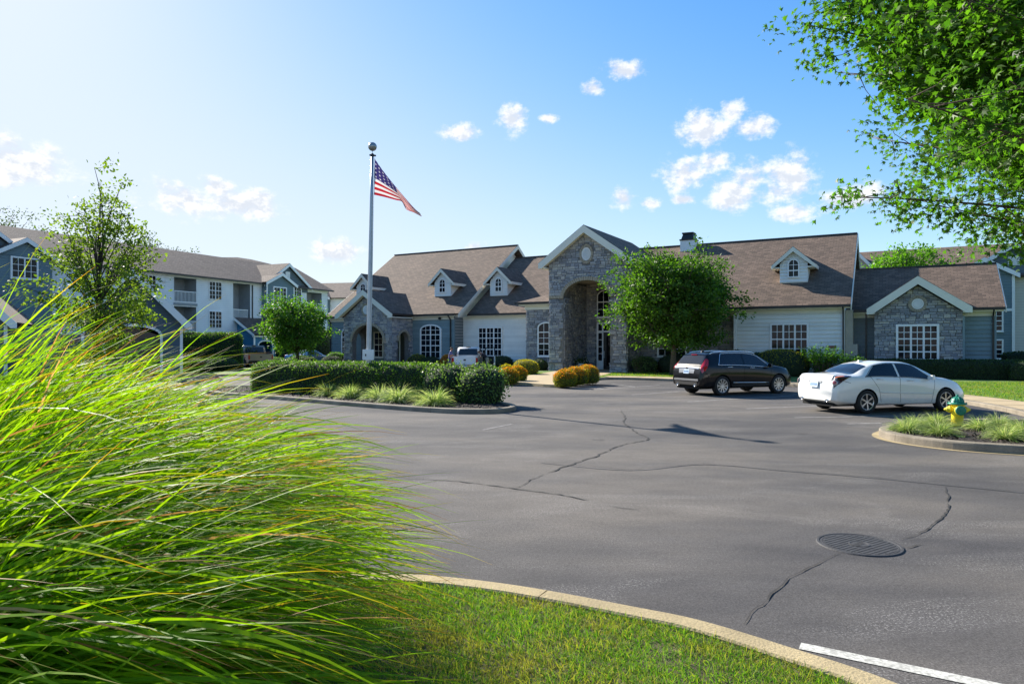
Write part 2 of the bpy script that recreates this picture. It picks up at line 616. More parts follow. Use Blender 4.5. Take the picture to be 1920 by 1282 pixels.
def autosmooth(o, ang=35):
    """smooth shading with creases kept (sharp edges marked)"""
    me = o.data
    me.polygons.foreach_set('use_smooth', [True] * len(me.polygons))
    bm = bmesh.new()
    bm.from_mesh(me)
    lim = R(ang)
    for e in bm.edges:
        if len(e.link_faces) == 2 and e.calc_face_angle(0) > lim:
            e.smooth = False
    bm.to_mesh(me)
    bm.free()
    return o


def poly_mesh(name, poly, z, m, parent=None, thick=0.0):
    """flat sheet from an outline of (x, y), optionally with depth below"""
    b = MB()
    if thick > 0:
        b.prism([(x, y, z) for x, y in poly], (0, 0, -thick))
    else:
        b.add([(x, y, z) for x, y in poly], [tuple(range(len(poly)))])
    me = bpy.data.meshes.new(name)
    me.from_pydata(b.v, [], b.f)
    bm = bmesh.new()
    bm.from_mesh(me)
    bmesh.ops.triangulate(bm, faces=bm.faces[:])
    bmesh.ops.recalc_face_normals(bm, faces=bm.faces)
    if thick == 0:
        for f in bm.faces:
            if f.normal.z < 0:
                f.normal_flip()
    bm.to_mesh(me)
    bm.free()
    return link_mesh(name, me, m, parent)


def spline(pts, n=8, closed=False):
    """Catmull-Rom through 2-D or 3-D points"""
    P = [np.array(p, float) for p in pts]
    k = len(P)
    out = []
    segs = k if closed else k - 1
    for i in range(segs):
        p0 = P[(i - 1) % k] if closed or i > 0 else P[0]
        p1, p2 = P[i], P[(i + 1) % k]
        p3 = P[(i + 2) % k] if closed or i + 2 < k else P[-1]
        for j in range(n):
            t = j / n
            out.append(0.5 * ((2 * p1) + (-p0 + p2) * t + (2 * p0 - 5 * p1 + 4 * p2 - p3) * t ** 2 + (-p0 + 3 * p1 - 3 * p2 + p3) * t ** 3))
    if not closed:
        out.append(P[-1])
    return out


def offset_path(pts, d, closed=False):
    """shift a 2-D path to its left by d"""
    out = []
    k = len(pts)
    for i in range(k):
        a = pts[(i - 1) % k] if closed or i > 0 else pts[i]
        b = pts[(i + 1) % k] if closed or i < k - 1 else pts[i]
        t = b - a
        t = t / (np.linalg.norm(t) + 1e-9)
        out.append(pts[i] + d * np.array([-t[1], t[0]]))
    return out


def gpx(x, y, z=0.0):
    """photo pixel -> the point of the ground (height z) it shows"""
    t = FPX * (HC - z) / (y - HOR)
    return ((x - 960) / FPX * t, t)


# ---- meshes of very many small pieces (numpy)


def soup(name, V, loops_per, m, parent=None, uv=None, smooth=False):
    """V (N,K,3): N polygons of K corners each"""
    N, K = V.shape[:2]
    me = bpy.data.meshes.new(name)
    me.vertices.add(N * K)
    me.vertices.foreach_set('co', V.astype(np.float32).ravel())
    me.loops.add(N * K)
    me.loops.foreach_set('vertex_index', np.arange(N * K, dtype=np.int32))
    me.polygons.add(N)
    me.polygons.foreach_set('loop_start', np.arange(0, N * K, K, dtype=np.int32))
    me.polygons.foreach_set('loop_total', np.full(N, K, dtype=np.int32))
    if uv is not None:
        l = me.uv_layers.new(name='UVMap')
        l.data.foreach_set('uv', uv.astype(np.float32).ravel())
    me.update(calc_edges=True)
    return link_mesh(name, me, m, parent, smooth=smooth)


LEAF_OVAL = np.array([(0, 0), (0.28, 0.3), (0.24, 0.68), (0, 1.0), (-0.24, 0.68), (-0.28, 0.3)])
LEAF_DIAMOND = np.array([(0, 0), (0.3, 0.45), (0, 1.0), (-0.3, 0.45)])
_st = []
for k_ in range(5):
    a_ = R(90 + (k_ - 2) * 58)
    _st.append((0.56 * math.cos(a_), 0.44 + 0.56 * math.sin(a_)))
    if k_ < 4:
        a_ = R(90 + (k_ - 1.5) * 58)
        _st.append((0.21 * math.cos(a_), 0.40 + 0.21 * math.sin(a_)))
LEAF_STAR = np.array([(0.0, 0.18)] + _st)


def unit(a):
    return a / (np.linalg.norm(a, axis=-1, keepdims=True) + 1e-9)


def leaf_verts(P, D, Nn, size, shape, cup=0.0):
    """leaves at P growing along D with face normal about Nn"""
    D = unit(D)
    X = unit(np.cross(D, Nn))
    Nn = np.cross(X, D)
    sx = shape[:, 0][None, :, None]
    sy = shape[:, 1][None, :, None]
    S = size[:, None, None]
    V = P[:, None, :] + S * (sx * X[:, None, :] + sy * D[:, None, :])
    if cup:
        V = V - S * cup * (sx ** 2 * 3 + (sy - .4) ** 2) * Nn[:, None, :]
    return V


def rand_unit(n, rng=RNG):
    return unit(rng.normal(size=(n, 3)))


def blades_mesh(name, paths, width, m, parent=None, taper=0.6, rng=RNG):
    """ribbon blades; paths (N,S,3), width (N,)"""
    N, S = paths.shape[:2]
    T = np.gradient(paths, axis=1)
    T = unit(T)
    side = unit(np.cross(T[:, S // 2], rand_unit(N, rng) * 0.7 + np.array([0, -0.6, 0.7])))
    prof = np.linspace(0, 1, S)
    wd = (1 - prof ** 2.2) * (0.55 + 0.45 * np.minimum(1, prof * 4)) + 0.02
    off = side[:, None, :] * (width[:, None, None] * wd[None, :, None] * 0.5)
    L = paths - off
    Rr = paths + off
    V = np.stack([L, Rr], axis=2).reshape(N, S * 2, 3)
    me = bpy.data.meshes.new(name)
    me.vertices.add(N * S * 2)
    me.vertices.foreach_set('co', V.astype(np.float32).ravel())
    q = np.array([[2 * i, 2 * i + 1, 2 * i + 3, 2 * i + 2] for i in range(S - 1)], dtype=np.int32)
    idx = (q[None] + (np.arange(N) * S * 2)[:, None, None].astype(np.int32)).reshape(-1)
    nf = N * (S - 1)
    me.loops.add(nf * 4)
    me.loops.foreach_set('vertex_index', idx.astype(np.int32))
    me.polygons.add(nf)
    me.polygons.foreach_set('loop_start', np.arange(0, nf * 4, 4, dtype=np.int32))
    me.polygons.foreach_set('loop_total', np.full(nf, 4, dtype=np.int32))
    uvl = me.uv_layers.new(name='UVMap')
    u = prof[(q // 2)]
    v = (q % 2).astype(float)
    uv = np.stack([u, v], -1)
    uvl.data.foreach_set('uv', np.broadcast_to(uv[None], (N, S - 1, 4, 2)).astype(np.float32).ravel())
    me.update(calc_edges=True)
    return link_mesh(name, me, m, parent, smooth=True)


def bend_paths(base, d0, length, S, grav, wind, rng=RNG, curl=0.0):
    """blade spines: leave base along d0, bow under gravity and wind"""
    N = len(base)
    P = np.zeros((N, S, 3))
    P[:, 0] = base
    d = unit(d0)
    step = (length / (S - 1))[:, None]
    for i in range(1, S):
        f = (i / S)
        d = unit(d + (np.array([0, 0, -1.0]) * grav[:, None] * f + wind * f) + rng.normal(size=(N, 3)) * curl)
        P[:, i] = P[:, i - 1] + d * step
    return P

# ------------------------------------------------------------------ ground, asphalt, kerbs, walks
CB_O = np.array([2.56, 47.0])                       # clubhouse frame: tower's front left corner
CB_A = R(29.5)
CB_U = np.array([math.cos(CB_A), -math.sin(CB_A)])
CB_W = np.array([math.sin(CB_A), math.cos(CB_A)])


def cb(u, wv):
    p = CB_O + u * CB_U + wv * CB_W
    return (float(p[0]), float(p[1]))


ground = poly_mesh('ground', [(-900, -300), (900, -300), (900, 1600), (-900, 1600)], -0.06, M['ground'])
tag(ground, kind='structure')
asphalt = poly_mesh('asphalt', [(-75, -25), (40, -25), (40, 60), (-5, 100), (-75, 100)], 0.0, M['asphalt'])
tag(asphalt, kind='structure')


def kerb_run(parent, path, width=0.19, height=0.13, m=None, seg=3.0, closed=False):
    """kerb stones laid along a path (lawn side to the left), a joint every few metres"""
    m = m or M['concrete']
    pts = [np.array(p, float) for p in path]
    if closed:
        pts = pts + [pts[0]]
    acc, cur, runs = 0.0, [pts[0]], []
    for i in range(1, len(pts)):
        acc += np.linalg.norm(pts[i] - pts[i - 1])
        cur.append(pts[i])
        if acc > seg:
            runs.append(cur)
            cur, acc = [pts[i]], 0.0
    if len(cur) > 1:
        runs.append(cur)
    r = 0.03
    for run in runs:
        run = [p.copy() for p in run]
        d = run[1] - run[0]
        run[0] = run[0] + d / np.linalg.norm(d) * 0.006
        d = run[-1] - run[-2]
        run[-1] = run[-1] - d / np.linalg.norm(d) * 0.006
        prof = [(0.0, -0.05), (0.004, height - r), (r * .35 + .004, height - r * .25), (r + .006, height), (width - 0.012, height + 0.004),
                (width, height - 0.01), (width, -0.05)]
        rows = []
        for (o_, z_) in prof:
            rows.append([(p[0], p[1], z_) for p in offset_path(run, o_)])
        k, n = len(prof), len(run)
        b = MB()
        vs = [rows[a][i] for i in range(n) for a in range(k)]
        fs = [(i * k + a, i * k + a + 1, (i + 1) * k + a + 1, (i + 1) * k + a) for i in range(n - 1) for a in range(k - 1)]
        fs += [tuple(range(k)), tuple((n - 1) * k + a for a in range(k - 1, -1, -1))]
        b.add(vs, fs)
        b.build('kerb_stone', m, parent)


def strip(name, path, o0, o1, z, m, parent=None):
    a = offset_path(path, o0)
    c = offset_path(path, o1)
    b = MB()
    n = len(path)
    b.add([(p[0], p[1], z) for p in a] + [(p[0], p[1], z) for p in c], [(i, i + 1, n + i + 1, n + i) for i in range(n - 1)])
    me = bpy.data.meshes.new(name)
    me.from_pydata(b.v, [], b.f)
    bm = bmesh.new()
    bm.from_mesh(me)
    bmesh.ops.recalc_face_normals(bm, faces=bm.faces)
    if sum(f.normal.z for f in bm.faces) < 0:
        bmesh.ops.reverse_faces(bm, faces=bm.faces)
    bm.to_mesh(me)
    bm.free()
    return link_mesh(name, me, m, parent)


# --- lawn the camera stands on
near_path = spline([(3.6, -1.0), (3.1, 1.2), (2.62, 2.7), (2.11, 3.66), (1.68, 4.14), (1.25, 4.54), (.86, 4.77), (.16, 5.14), (-.46, 5.37), (-1.01, 5.47),
                    (-1.7, 5.46), (-3.2, 5.2), (-6, 4.5), (-12, 2.5), (-20, -1)], 6)
near_lawn = poly_mesh('lawn', [tuple(p) for p in offset_path(near_path, 0.1)] + [(-20, -12), (3.6, -12)], 0.105, M['soil'])
tag(near_lawn, kind='structure')
kerb_run(near_lawn, near_path, 0.2, 0.13, M['concrete'], 2.35)

# --- the clubhouse side: one kerb line from far left, round the walk, the parking bays and the planted nose
side_pts = [(-34, 63), (-24, 58), (-16, 53.9), (-10.5, 51.9), (-5.6, 51.3), (-1.7, 49.0), (-1.1, 42), (-1.0, 34.0), (.6, 32.2), (2.2, 30.6),
            (3.3, 33.3), (4.5, 36.6), (5.4, 37.4), (6.7, 37.1), (8.6, 35.7), (11.2, 33.5), (12.9, 31), (14.2, 27.5), (14.8, 23.8), (14.4, 20.5),
            (13.7, 18.1), (13.2, 16.9), (11.5, 16.5), (9.4, 16.1), (8.3, 15.2), (7.75, 14.4), (7.68, 13.5), (8.14, 12.6), (9, 12.05), (10.5, 11.3),
            (13, 10.1), (17, 8.2), (24, 5)]
side_path = spline(side_pts, 6)
club_lawn = poly_mesh('lawn', [tuple(p) for p in offset_path(side_path, 0.1)] + [(140, 5), (140, 150), (-34, 150)], 0.112, M['lawn'])
tag(club_lawn, kind='structure')


def sub(i0, i1):
    return side_path[i0 * 6:i1 * 6 + 1]


kerb_run(club_lawn, sub(0, 7), 0.18, 0.13, M['concrete'])
kerb_run(club_lawn, sub(9, 22), 0.18, 0.13, M['concrete_dark'])
kerb_run(club_lawn, sub(22, 32), 0.2, 0.155, M['concrete_dark'], 2.6)
gut = strip('gutter_strip', sub(22, 31), -0.13, 0.02, 0.006, M['concrete'], club_lawn)
# walk to the entrance and pavement along the bays
walkpoly = [tuple(p) for p in sub(7, 9)] + [(3.0, 33.1), (4.2, 36.6), (5.6, 40.8), cb(4.9, -0.6), cb(4.9, 4.0), cb(0.9, 4.0), cb(0.7, -0.6), (1.6, 41.8), (.4, 38.2)]
walk = poly_mesh('walkway', walkpoly, 0.128, M['walk'], None, 0.12)
tag(walk, kind='structure')
pav = strip('pavement', [p for p in side_path[12 * 6:21 * 6 + 1]], 0.18, 1.55, 0.134, M['walk'])
tag(pav, kind='structure')
b = MB()
for i in range(0, 9 * 6, 3):                       # control joints across the pavement
    p = side_path[12 * 6 + i]
    q = side_path[12 * 6 + i + 1]
    t = (q - p) / np.linalg.norm(q - p)
    nrm = np.array([-t[1], t[0]])
    a0, a1 = p + nrm * .2, p + nrm * 1.54
    b.bar((a0[0], a0[1], 0.136), (a1[0], a1[1], 0.136), 0.012, 0.004)
b.build('expansion_joint', M['crack'], pav)

# planted nose at the right
nose = [tuple(p) for p in offset_path(sub(22, 31), 0.2)] + [(21, 14), (14.0, 16.4)]
bed_r = poly_mesh('mulch_bed', nose, 0.128, M['mulch'])
tag(bed_r, kind='structure')
# mulch along the clubhouse front
bed_c = poly_mesh('mulch_bed', [cb(-24, 2.6), cb(-24, -1.6), cb(-14, -1.5), cb(-9.5, 0.6), cb(-4, 1.6), cb(-0.2, 1.0), cb(-0.2, 4)], 0.122, M['mulch'])
tag(bed_c, kind='structure')
bed_d = poly_mesh('mulch_bed', [cb(5.7, 3), cb(5.7, 0.2), cb(9, -0.3), cb(12.5, -0.6), cb(18.5, -0.7), cb(20, 1.0), cb(28, 0.8), cb(28, 3.6)], 0.122, M['mulch'])
tag(bed_d, kind='structure')
bed_e = poly_mesh('mulch_bed', [(-1.5, 35.0), (-.7, 34.2), (.9, 36.9), (1.6, 38.9), (.9, 39.5), (-.9, 38.2), (-1.6, 36.5)], 0.123, M['mulch'])
tag(bed_e, kind='structure')

# --- flagpole island
isl_pts = [(-12.3, 27.2), (-10.4, 25.3), (-8.4, 24.0), (-4.9, 21.3), (-2.6, 19.65), (-1.4, 19.1), (-.35, 19.25), (.12, 20.1), (-.15, 21.3), (-1.4, 23.0), (-4.5, 25.4),
           (-8.5, 28.3), (-11.3, 29.9), (-12.6, 29.2)]
isl_path = spline(isl_pts, 6, True)
bed_i = poly_mesh('mulch_bed', [tuple(p) for p in offset_path(isl_path, 0.1, True)], 0.10, M['mulch'])
tag(bed_i, kind='structure')
kerb_run(bed_i, isl_path, 0.17, 0.135, M['concrete_dark'], 3.0, True)

# --- lawn strip across the drive, lawn under the flats
far_path = spline([(-60, 41.2), (-40, 41.2), (-24, 41.2), (-17.6, 41.4), (-15.6, 42.4), (-15.0, 44.5), (-16.0, 50.5), (-18.0, 52.6), (-24, 53.0), (-60, 53.0)], 5)
far_lawn = poly_mesh('lawn', [tuple(p) for p in offset_path(far_path, 0.1)], 0.108, M['lawn'])
tag(far_lawn, kind='structure')
kerb_run(far_lawn, far_path[:30], 0.3, 0.13, M['concrete'], 4.0)
tree_path = spline([(-60, 25.5), (-30, 25.5), (-20, 26.2), (-16.2, 27.6), (-15.0, 29.8), (-15.6, 32.2), (-18.5, 33.6), (-30, 34), (-60, 34)], 5)
tree_lawn = poly_mesh('lawn', [tuple(p) for p in offset_path(tree_path, 0.1)], 0.108, M['lawn'])
tag(tree_lawn, kind='structure')
kerb_run(tree_lawn, tree_path[5:36], 0.2, 0.13, M['concrete'], 4.0)
AP_O = np.array([-27.0, 73.5])
AP_A = R(65.8)
AP_U = np.array([math.cos(AP_A), math.sin(AP_A)])
AP_W = np.array([-math.sin(AP_A), math.cos(AP_A)])


def ap(u, wv):
    p = AP_O + u * AP_U + wv * AP_W
    return (float(p[0]), float(p[1]))


flat_lawn = poly_mesh('lawn', [ap(-50, 1), ap(-50, -4.5), ap(-8, -4.5), ap(16, -5), ap(30, -5), ap(30, 20), ap(-50, 20)], 0.10, M['lawn'], None, 0.12)
tag(flat_lawn, kind='structure')

# --- painted lines and cracks (sheets just above the asphalt)


def ground_strip(name, pts, wds, z, m, jit=0.0, parent=None):
    pts = [np.array(p, float) for p in pts]
    n = len(pts)
    L, Rr = [], []
    for i in range(n):
        t = pts[min(i + 1, n - 1)] - pts[max(i - 1, 0)]
        t = t / (np.linalg.norm(t) + 1e-9)
        nn = np.array([-t[1], t[0]])
        wd = wds[i] if hasattr(wds, '__len__') else wds
        c = pts[i] + nn * random.uniform(-jit, jit)
        L.append((*(c + nn * wd / 2 * random.uniform(1 - min(1, jit * 20), 1)), z))
        Rr.append((*(c - nn * wd / 2), z))
    me = bpy.data.meshes.new(name)
    me.from_pydata(L + Rr, [], [(n + i, n + i + 1, i + 1, i) for i in range(n - 1)])
    return link_mesh(name, me, m, parent)


for a_, b_, wd in [((1052, 724), (1110, 731), .11), ((1110, 731), (1237, 722), .11), ((1103, 724), (1132, 729.3), .1), ((1146, 719.5), (1194, 725.3), .1),
                   ((1185, 740), (1275, 734), .1), ((1290, 753), (1490, 741.5), .1), ((1400, 766.3), (1600, 758), .1), ((1490, 783), (1720, 779), .1),
                   ((1588, 794.6), (1652, 793), .09), ((960, 795), (905, 806), .05)]:
    ground_strip('painted_line', [gpx(*a_), gpx(*b_)], wd, 0.005, M['paint_worn'], 0, asphalt)
ground_strip('painted_line', [gpx(1500, 1211), gpx(1848, 1283), (4.4, 2.93), (6.5, 1.7)], 0.105, 0.005, M['paint_white'], 0, asphalt)


def crack(pts, wd, jit=0.02):
    d = []
    P = [np.array(gpx(*p)) for p in pts]
    for i in range(len(P) - 1):
        k = max(3, int(np.linalg.norm(P[i + 1] - P[i]) / 0.09))
        for j in range(k):
            d.append(P[i] + (P[i + 1] - P[i]) * j / k)
    d.append(P[-1])
    off = 0.0
    out = []
    for i, p in enumerate(d):
        off = off * 0.8 + random.uniform(-jit, jit)
        t = P[-1] - P[0]
        nn = np.array([-t[1], t[0]]) / np.linalg.norm(t)
        out.append(p + nn * off)
    wds = [wd * random.uniform(0.3, 1.25) * min(1, 0.3 + 4 * min(i, len(out) - 1 - i) / len(out)) for i in range(len(out))]
    i = 0
    while i < len(out) - 3:                          # the crack closes up here and there
        k = random.randint(10, 26)
        seg = out[i:i + k + 1]
        if len(seg) > 2:
            ws = wds[i:i + k + 1]
            ws[0] = ws[-1] = .003
            ground_strip('crack', seg, ws, 0.009, M['crack'], 0.003, asphalt)
        i += k + (1 if random.random() < .3 else 0)


crack([(1165, 768), (1170, 785), (1176, 800), (1198, 812), (1216, 823), (1180, 832), (1140, 848), (1085, 868), (1030, 885), (958, 915)], 0.036, 0.03)
crack([(760, 897), (860, 902), (950, 914), (1050, 927), (1140, 946)], 0.03, 0.02)
crack([(1774, 911), (1776, 930), (1781, 948), (1765, 972), (1740, 992), (1715, 1005), (1686, 1012)], 0.02, 0.016)
crack([(1578, 1036), (1530, 1058), (1480, 1084), (1455, 1105), (1428, 1135), (1405, 1150), (1395, 1170)], 0.016, 0.012)
crack([(1010, 866), (1180, 880), (1320, 869), (1420, 878), (1620, 893), (1780, 910), (1925, 923)], 0.014, 0.012)
crack([(1700, 1028), (1730, 1020)], 0.014, 0.008)
crack([(1130, 948), (1200, 956)], 0.014, 0.008)
ground_strip('sealed_crack', spline([gpx(*p) for p in [(1015, 868), (1180, 882), (1320, 871), (1480, 884), (1620, 895), (1925, 925)]], 6), 0.03, 0.004, M['sealant'], 0.008, asphalt)

# ------------------------------------------------------------------ building pieces
# Facade convention: local x to the right, local -y out of the wall, z up.


def clip_poly(poly, hp):
    """clip 2-D polygon by half planes (a,b,c): a x + b z <= c"""
    for (a, b, c) in hp:
        out = []
        n = len(poly)
        for i in range(n):
            p, q = poly[i], poly[(i + 1) % n]
            dp, dq = a * p[0] + b * p[1] - c, a * q[0] + b * q[1] - c
            if dp <= 0:
                out.append(p)
            if dp * dq < 0:
                t = dp / (dp - dq)
                out.append((p[0] + t * (q[0] - p[0]), p[1] + t * (q[1] - p[1])))
        poly = out
        if len(poly) < 3:
            return []
    return poly


def poly_area(p):
    return abs(sum(p[i][0] * p[(i + 1) % len(p)][1] - p[(i + 1) % len(p)][0] * p[i][1] for i in range(len(p)))) / 2


def in_arch(x, z, a):
    """a = (cx, half width, springing z, rise, bottom z)"""
    cx, hw, zs, rise, zb = a
    if abs(x - cx) > hw or z < zb:
        return False
    if z <= zs:
        return True
    return ((x - cx) / hw) ** 2 + ((z - zs) / rise) ** 2 <= 1


def arch_pts(a, n=14):
    cx, hw, zs, rise, zb = a
    return [(cx + hw * math.cos(t), zs + rise * math.sin(t)) for t in [math.pi - math.pi * i / n for i in range(n + 1)]]


def stones(x0, x1, z0, z1, hp=(), holes=(), seed=0, hmin=0.11, hmax=0.23, wmin=0.16, wmax=0.52):
    """ledge stones laid in uneven courses, cut to the wall: list of 2-D polygons"""
    rg = random.Random(seed)
    res = []
    z = z0
    while z < z1:
        h = rg.uniform(hmin, hmax)
        x = x0 - rg.uniform(0, .3)
        while x < x1:
            wd = rg.uniform(wmin, wmax)
            split = rg.random() < 0.45 and h > 0.17
            rows = [(z, z + h * rg.uniform(.4, .6)), None] if split else [(z, z + h)]
            if split:
                rows[1] = (rows[0][1], z + h)
            for (a, c) in rows:
                g = 0.011
                sx0, sx1, sz0, sz1 = max(x, x0) + g, min(x + wd, x1) - g, a + g, min(c, z1) - g
                if sx1 - sx0 < .05 or sz1 - sz0 < .04:
                    continue
                j = lambda: rg.uniform(-.009, .009)
                p = [(sx0 + j(), sz0 + j()), (sx1 + j(), sz0 + j()), (sx1 + j(), sz1 + j()), (sx0 + j(), sz1 + j())]
                cx, cz = (sx0 + sx1) / 2, (sz0 + sz1) / 2
                if any(f(cx, cz) for f in holes):
                    continue
                p = clip_poly(p, hp)
                if len(p) >= 3 and poly_area(p) > 0.006:
                    res.append((p, rg.uniform(0.025, 0.075)))
            x += wd
        z += h
    return res


def stone_prism(b, p, y, d, flip=False):
    """stone with chamfered face standing d proud of plane y (towards -y)"""
    cx = sum(q[0] for q in p) / len(p)
    cz = sum(q[1] for q in p) / len(p)
    k = len(p)
    s = 0.016
    inner = []
    for q in p:
        dx, dz = cx - q[0], cz - q[1]
        l = math.hypot(dx, dz) + 1e-9
        inner.append((q[0] + dx / l * min(s, l * .4), q[1] + dz / l * min(s, l * .4)))
    vs = [(q[0], y, q[1]) for q in p] + [(q[0], y - d * .8, q[1]) for q in p] + [(q[0], y - d, q[1]) for q in inner]
    fs = [(i, (i + 1) % k, k + (i + 1) % k, k + i) for i in range(k)] + [(k + i, k + (i + 1) % k, 2 * k + (i + 1) % k, 2 * k + i) for i in range(k)]
    fs.append(tuple(range(2 * k, 3 * k)))
    b.add(vs, fs)


def frame_xf(parent, pos, rz):
    """a plain transform used for walls that do not face local -y: returns a function applied to MB vertices"""
    c, s = math.cos(rz), math.sin(rz)

    def f(b):
        b.v = [(pos[0] + c * x - s * y, pos[1] + s * x + c * y, z + pos[2]) for (x, y, z) in b.v]
        return b
    return f


IDENT = lambda b: b


def stone_face(parent, y, x0, x1, z0, z1, hp=(), holes=(), seed=0, single=False, xf=IDENT, **kw):
    st = stones(x0, x1, z0, z1, hp, holes, seed, **kw)
    st.sort(key=lambda s: -poly_area(s[0]))
    rest = MB()
    for i, (p, d) in enumerate(st):
        if single and i < 280:
            b = MB()
            stone_prism(b, p, y, d)
            xf(b).build('stone', M['stone'], parent)
        else:
            stone_prism(rest, p, y, d)
    if rest.f:
        o = xf(rest).build('stone_veneer', M['stone'], parent)
        tag(o, kind='stuff')


def wall_arch(parent, name, y, x0, x1, z0, zl, zr, apex, arch, depth, m, xf=IDENT):
    """gabled wall with an arched opening down to the ground"""
    pts = [(x0, z0)]
    if arch:
        cx, hw, zs, rise, zb = arch
        pts += [(cx - hw, z0)] + arch_pts(arch) + [(cx + hw, z0)]
    pts += [(x1, z0), (x1, zr)]
    if apex:
        pts.append(apex)
    pts.append((x0, zl))
    b = MB().prism([(p[0], y, p[1]) for p in pts], (0, depth, 0))
    me = bpy.data.meshes.new(name)
    xf(b)
    me.from_pydata(b.v, [], b.f)
    bm = bmesh.new()
    bm.from_mesh(me)
    bmesh.ops.triangulate(bm, faces=[f for f in bm.faces if len(f.verts) > 4])
    bmesh.ops.recalc_face_normals(bm, faces=bm.faces)
    bm.to_mesh(me)
    bm.free()
    return link_mesh(name, me, m, parent)


def voussoirs(parent, arch, y, thick, wd, n, m, xf=IDENT):
    cx, hw, zs, rise, zb = arch
    for i in range(n):
        t0, t1 = math.pi * (i + .06) / n, math.pi * (i + .94) / n
        q = []
        for (t, e) in ((t0, -0.01), (t1, -0.01), (t1, wd), (t0, wd)):
            q.append((cx - (hw + e) * math.cos(t), y, zs + (rise + e) * math.sin(t)))
        b = MB().prism(q, (0, -thick - 0.012 * (i % 2), 0))
        xf(b).build('arch_brick', m, parent)


def boards(parent, y, x0, x1, z0, z1, m, pitch=0.235, holes=(), apexfn=None, xf=IDENT, name='siding_board', joined=False):
    """lap siding, every board a piece of its own"""
    z = z0
    J = MB()
    while z < z1 - 0.02:
        h = min(pitch, z1 - z)
        a, c = x0, x1
        if apexfn:
            a, c = apexfn(z + h * .5)
            if c - a < 0.15:
                break
        b = J if joined else MB()
        pr = [(a, y, z + .026), (a, y - 0.055, z + .026), (a, y - 0.014, z + h), (a, y, z + h)]
        b.prism(pr, (c - a, 0, 0))
        if not joined:
            xf(b).build(name, m, parent)
        z += pitch
    if joined:
        tag(xf(J).build('siding_boards', m, parent), kind='stuff')


def roof_plane(parent, corners, m, name='roof_slope', thick=0.14):
    """shingled slab; corners: eave-left, eave-right, ridge-right, ridge-left (3 or 4 points)"""
    P = [Vector(c) for c in corners]
    n = (P[1] - P[0]).cross(P[-1] - P[0]).normalized()
    if n.z < 0:
        n = -n
    ex = (P[1] - P[0]).normalized()
    ey = n.cross(ex).normalized()
    if ey.z < 0:
        ey = -ey
    k = len(P)
    low = [p - n * thick for p in P]
    vs = [tuple(p) for p in P] + [tuple(p) for p in low]
    fs = [tuple(range(k)), tuple(range(2 * k - 1, k - 1, -1))] + [(i, k + i, k + (i + 1) % k, (i + 1) % k) for i in range(k)]
    me = bpy.data.meshes.new(name)
    me.from_pydata(vs, [], fs)
    l = me.uv_layers.new(name='UVMap')
    for poly in me.polygons:
        for li in poly.loop_indices:
            p = Vector(vs[me.loops[li].vertex_index]) - P[0]
            l.data[li].uv = (p.dot(ex), p.dot(ey))
    bm = bmesh.new()
    bm.from_mesh(me)
    bmesh.ops.recalc_face_normals(bm, faces=bm.faces)
    bm.to_mesh(me)
    bm.free()
    return link_mesh(name, me, m, parent)


GLASS_CACHE = {}


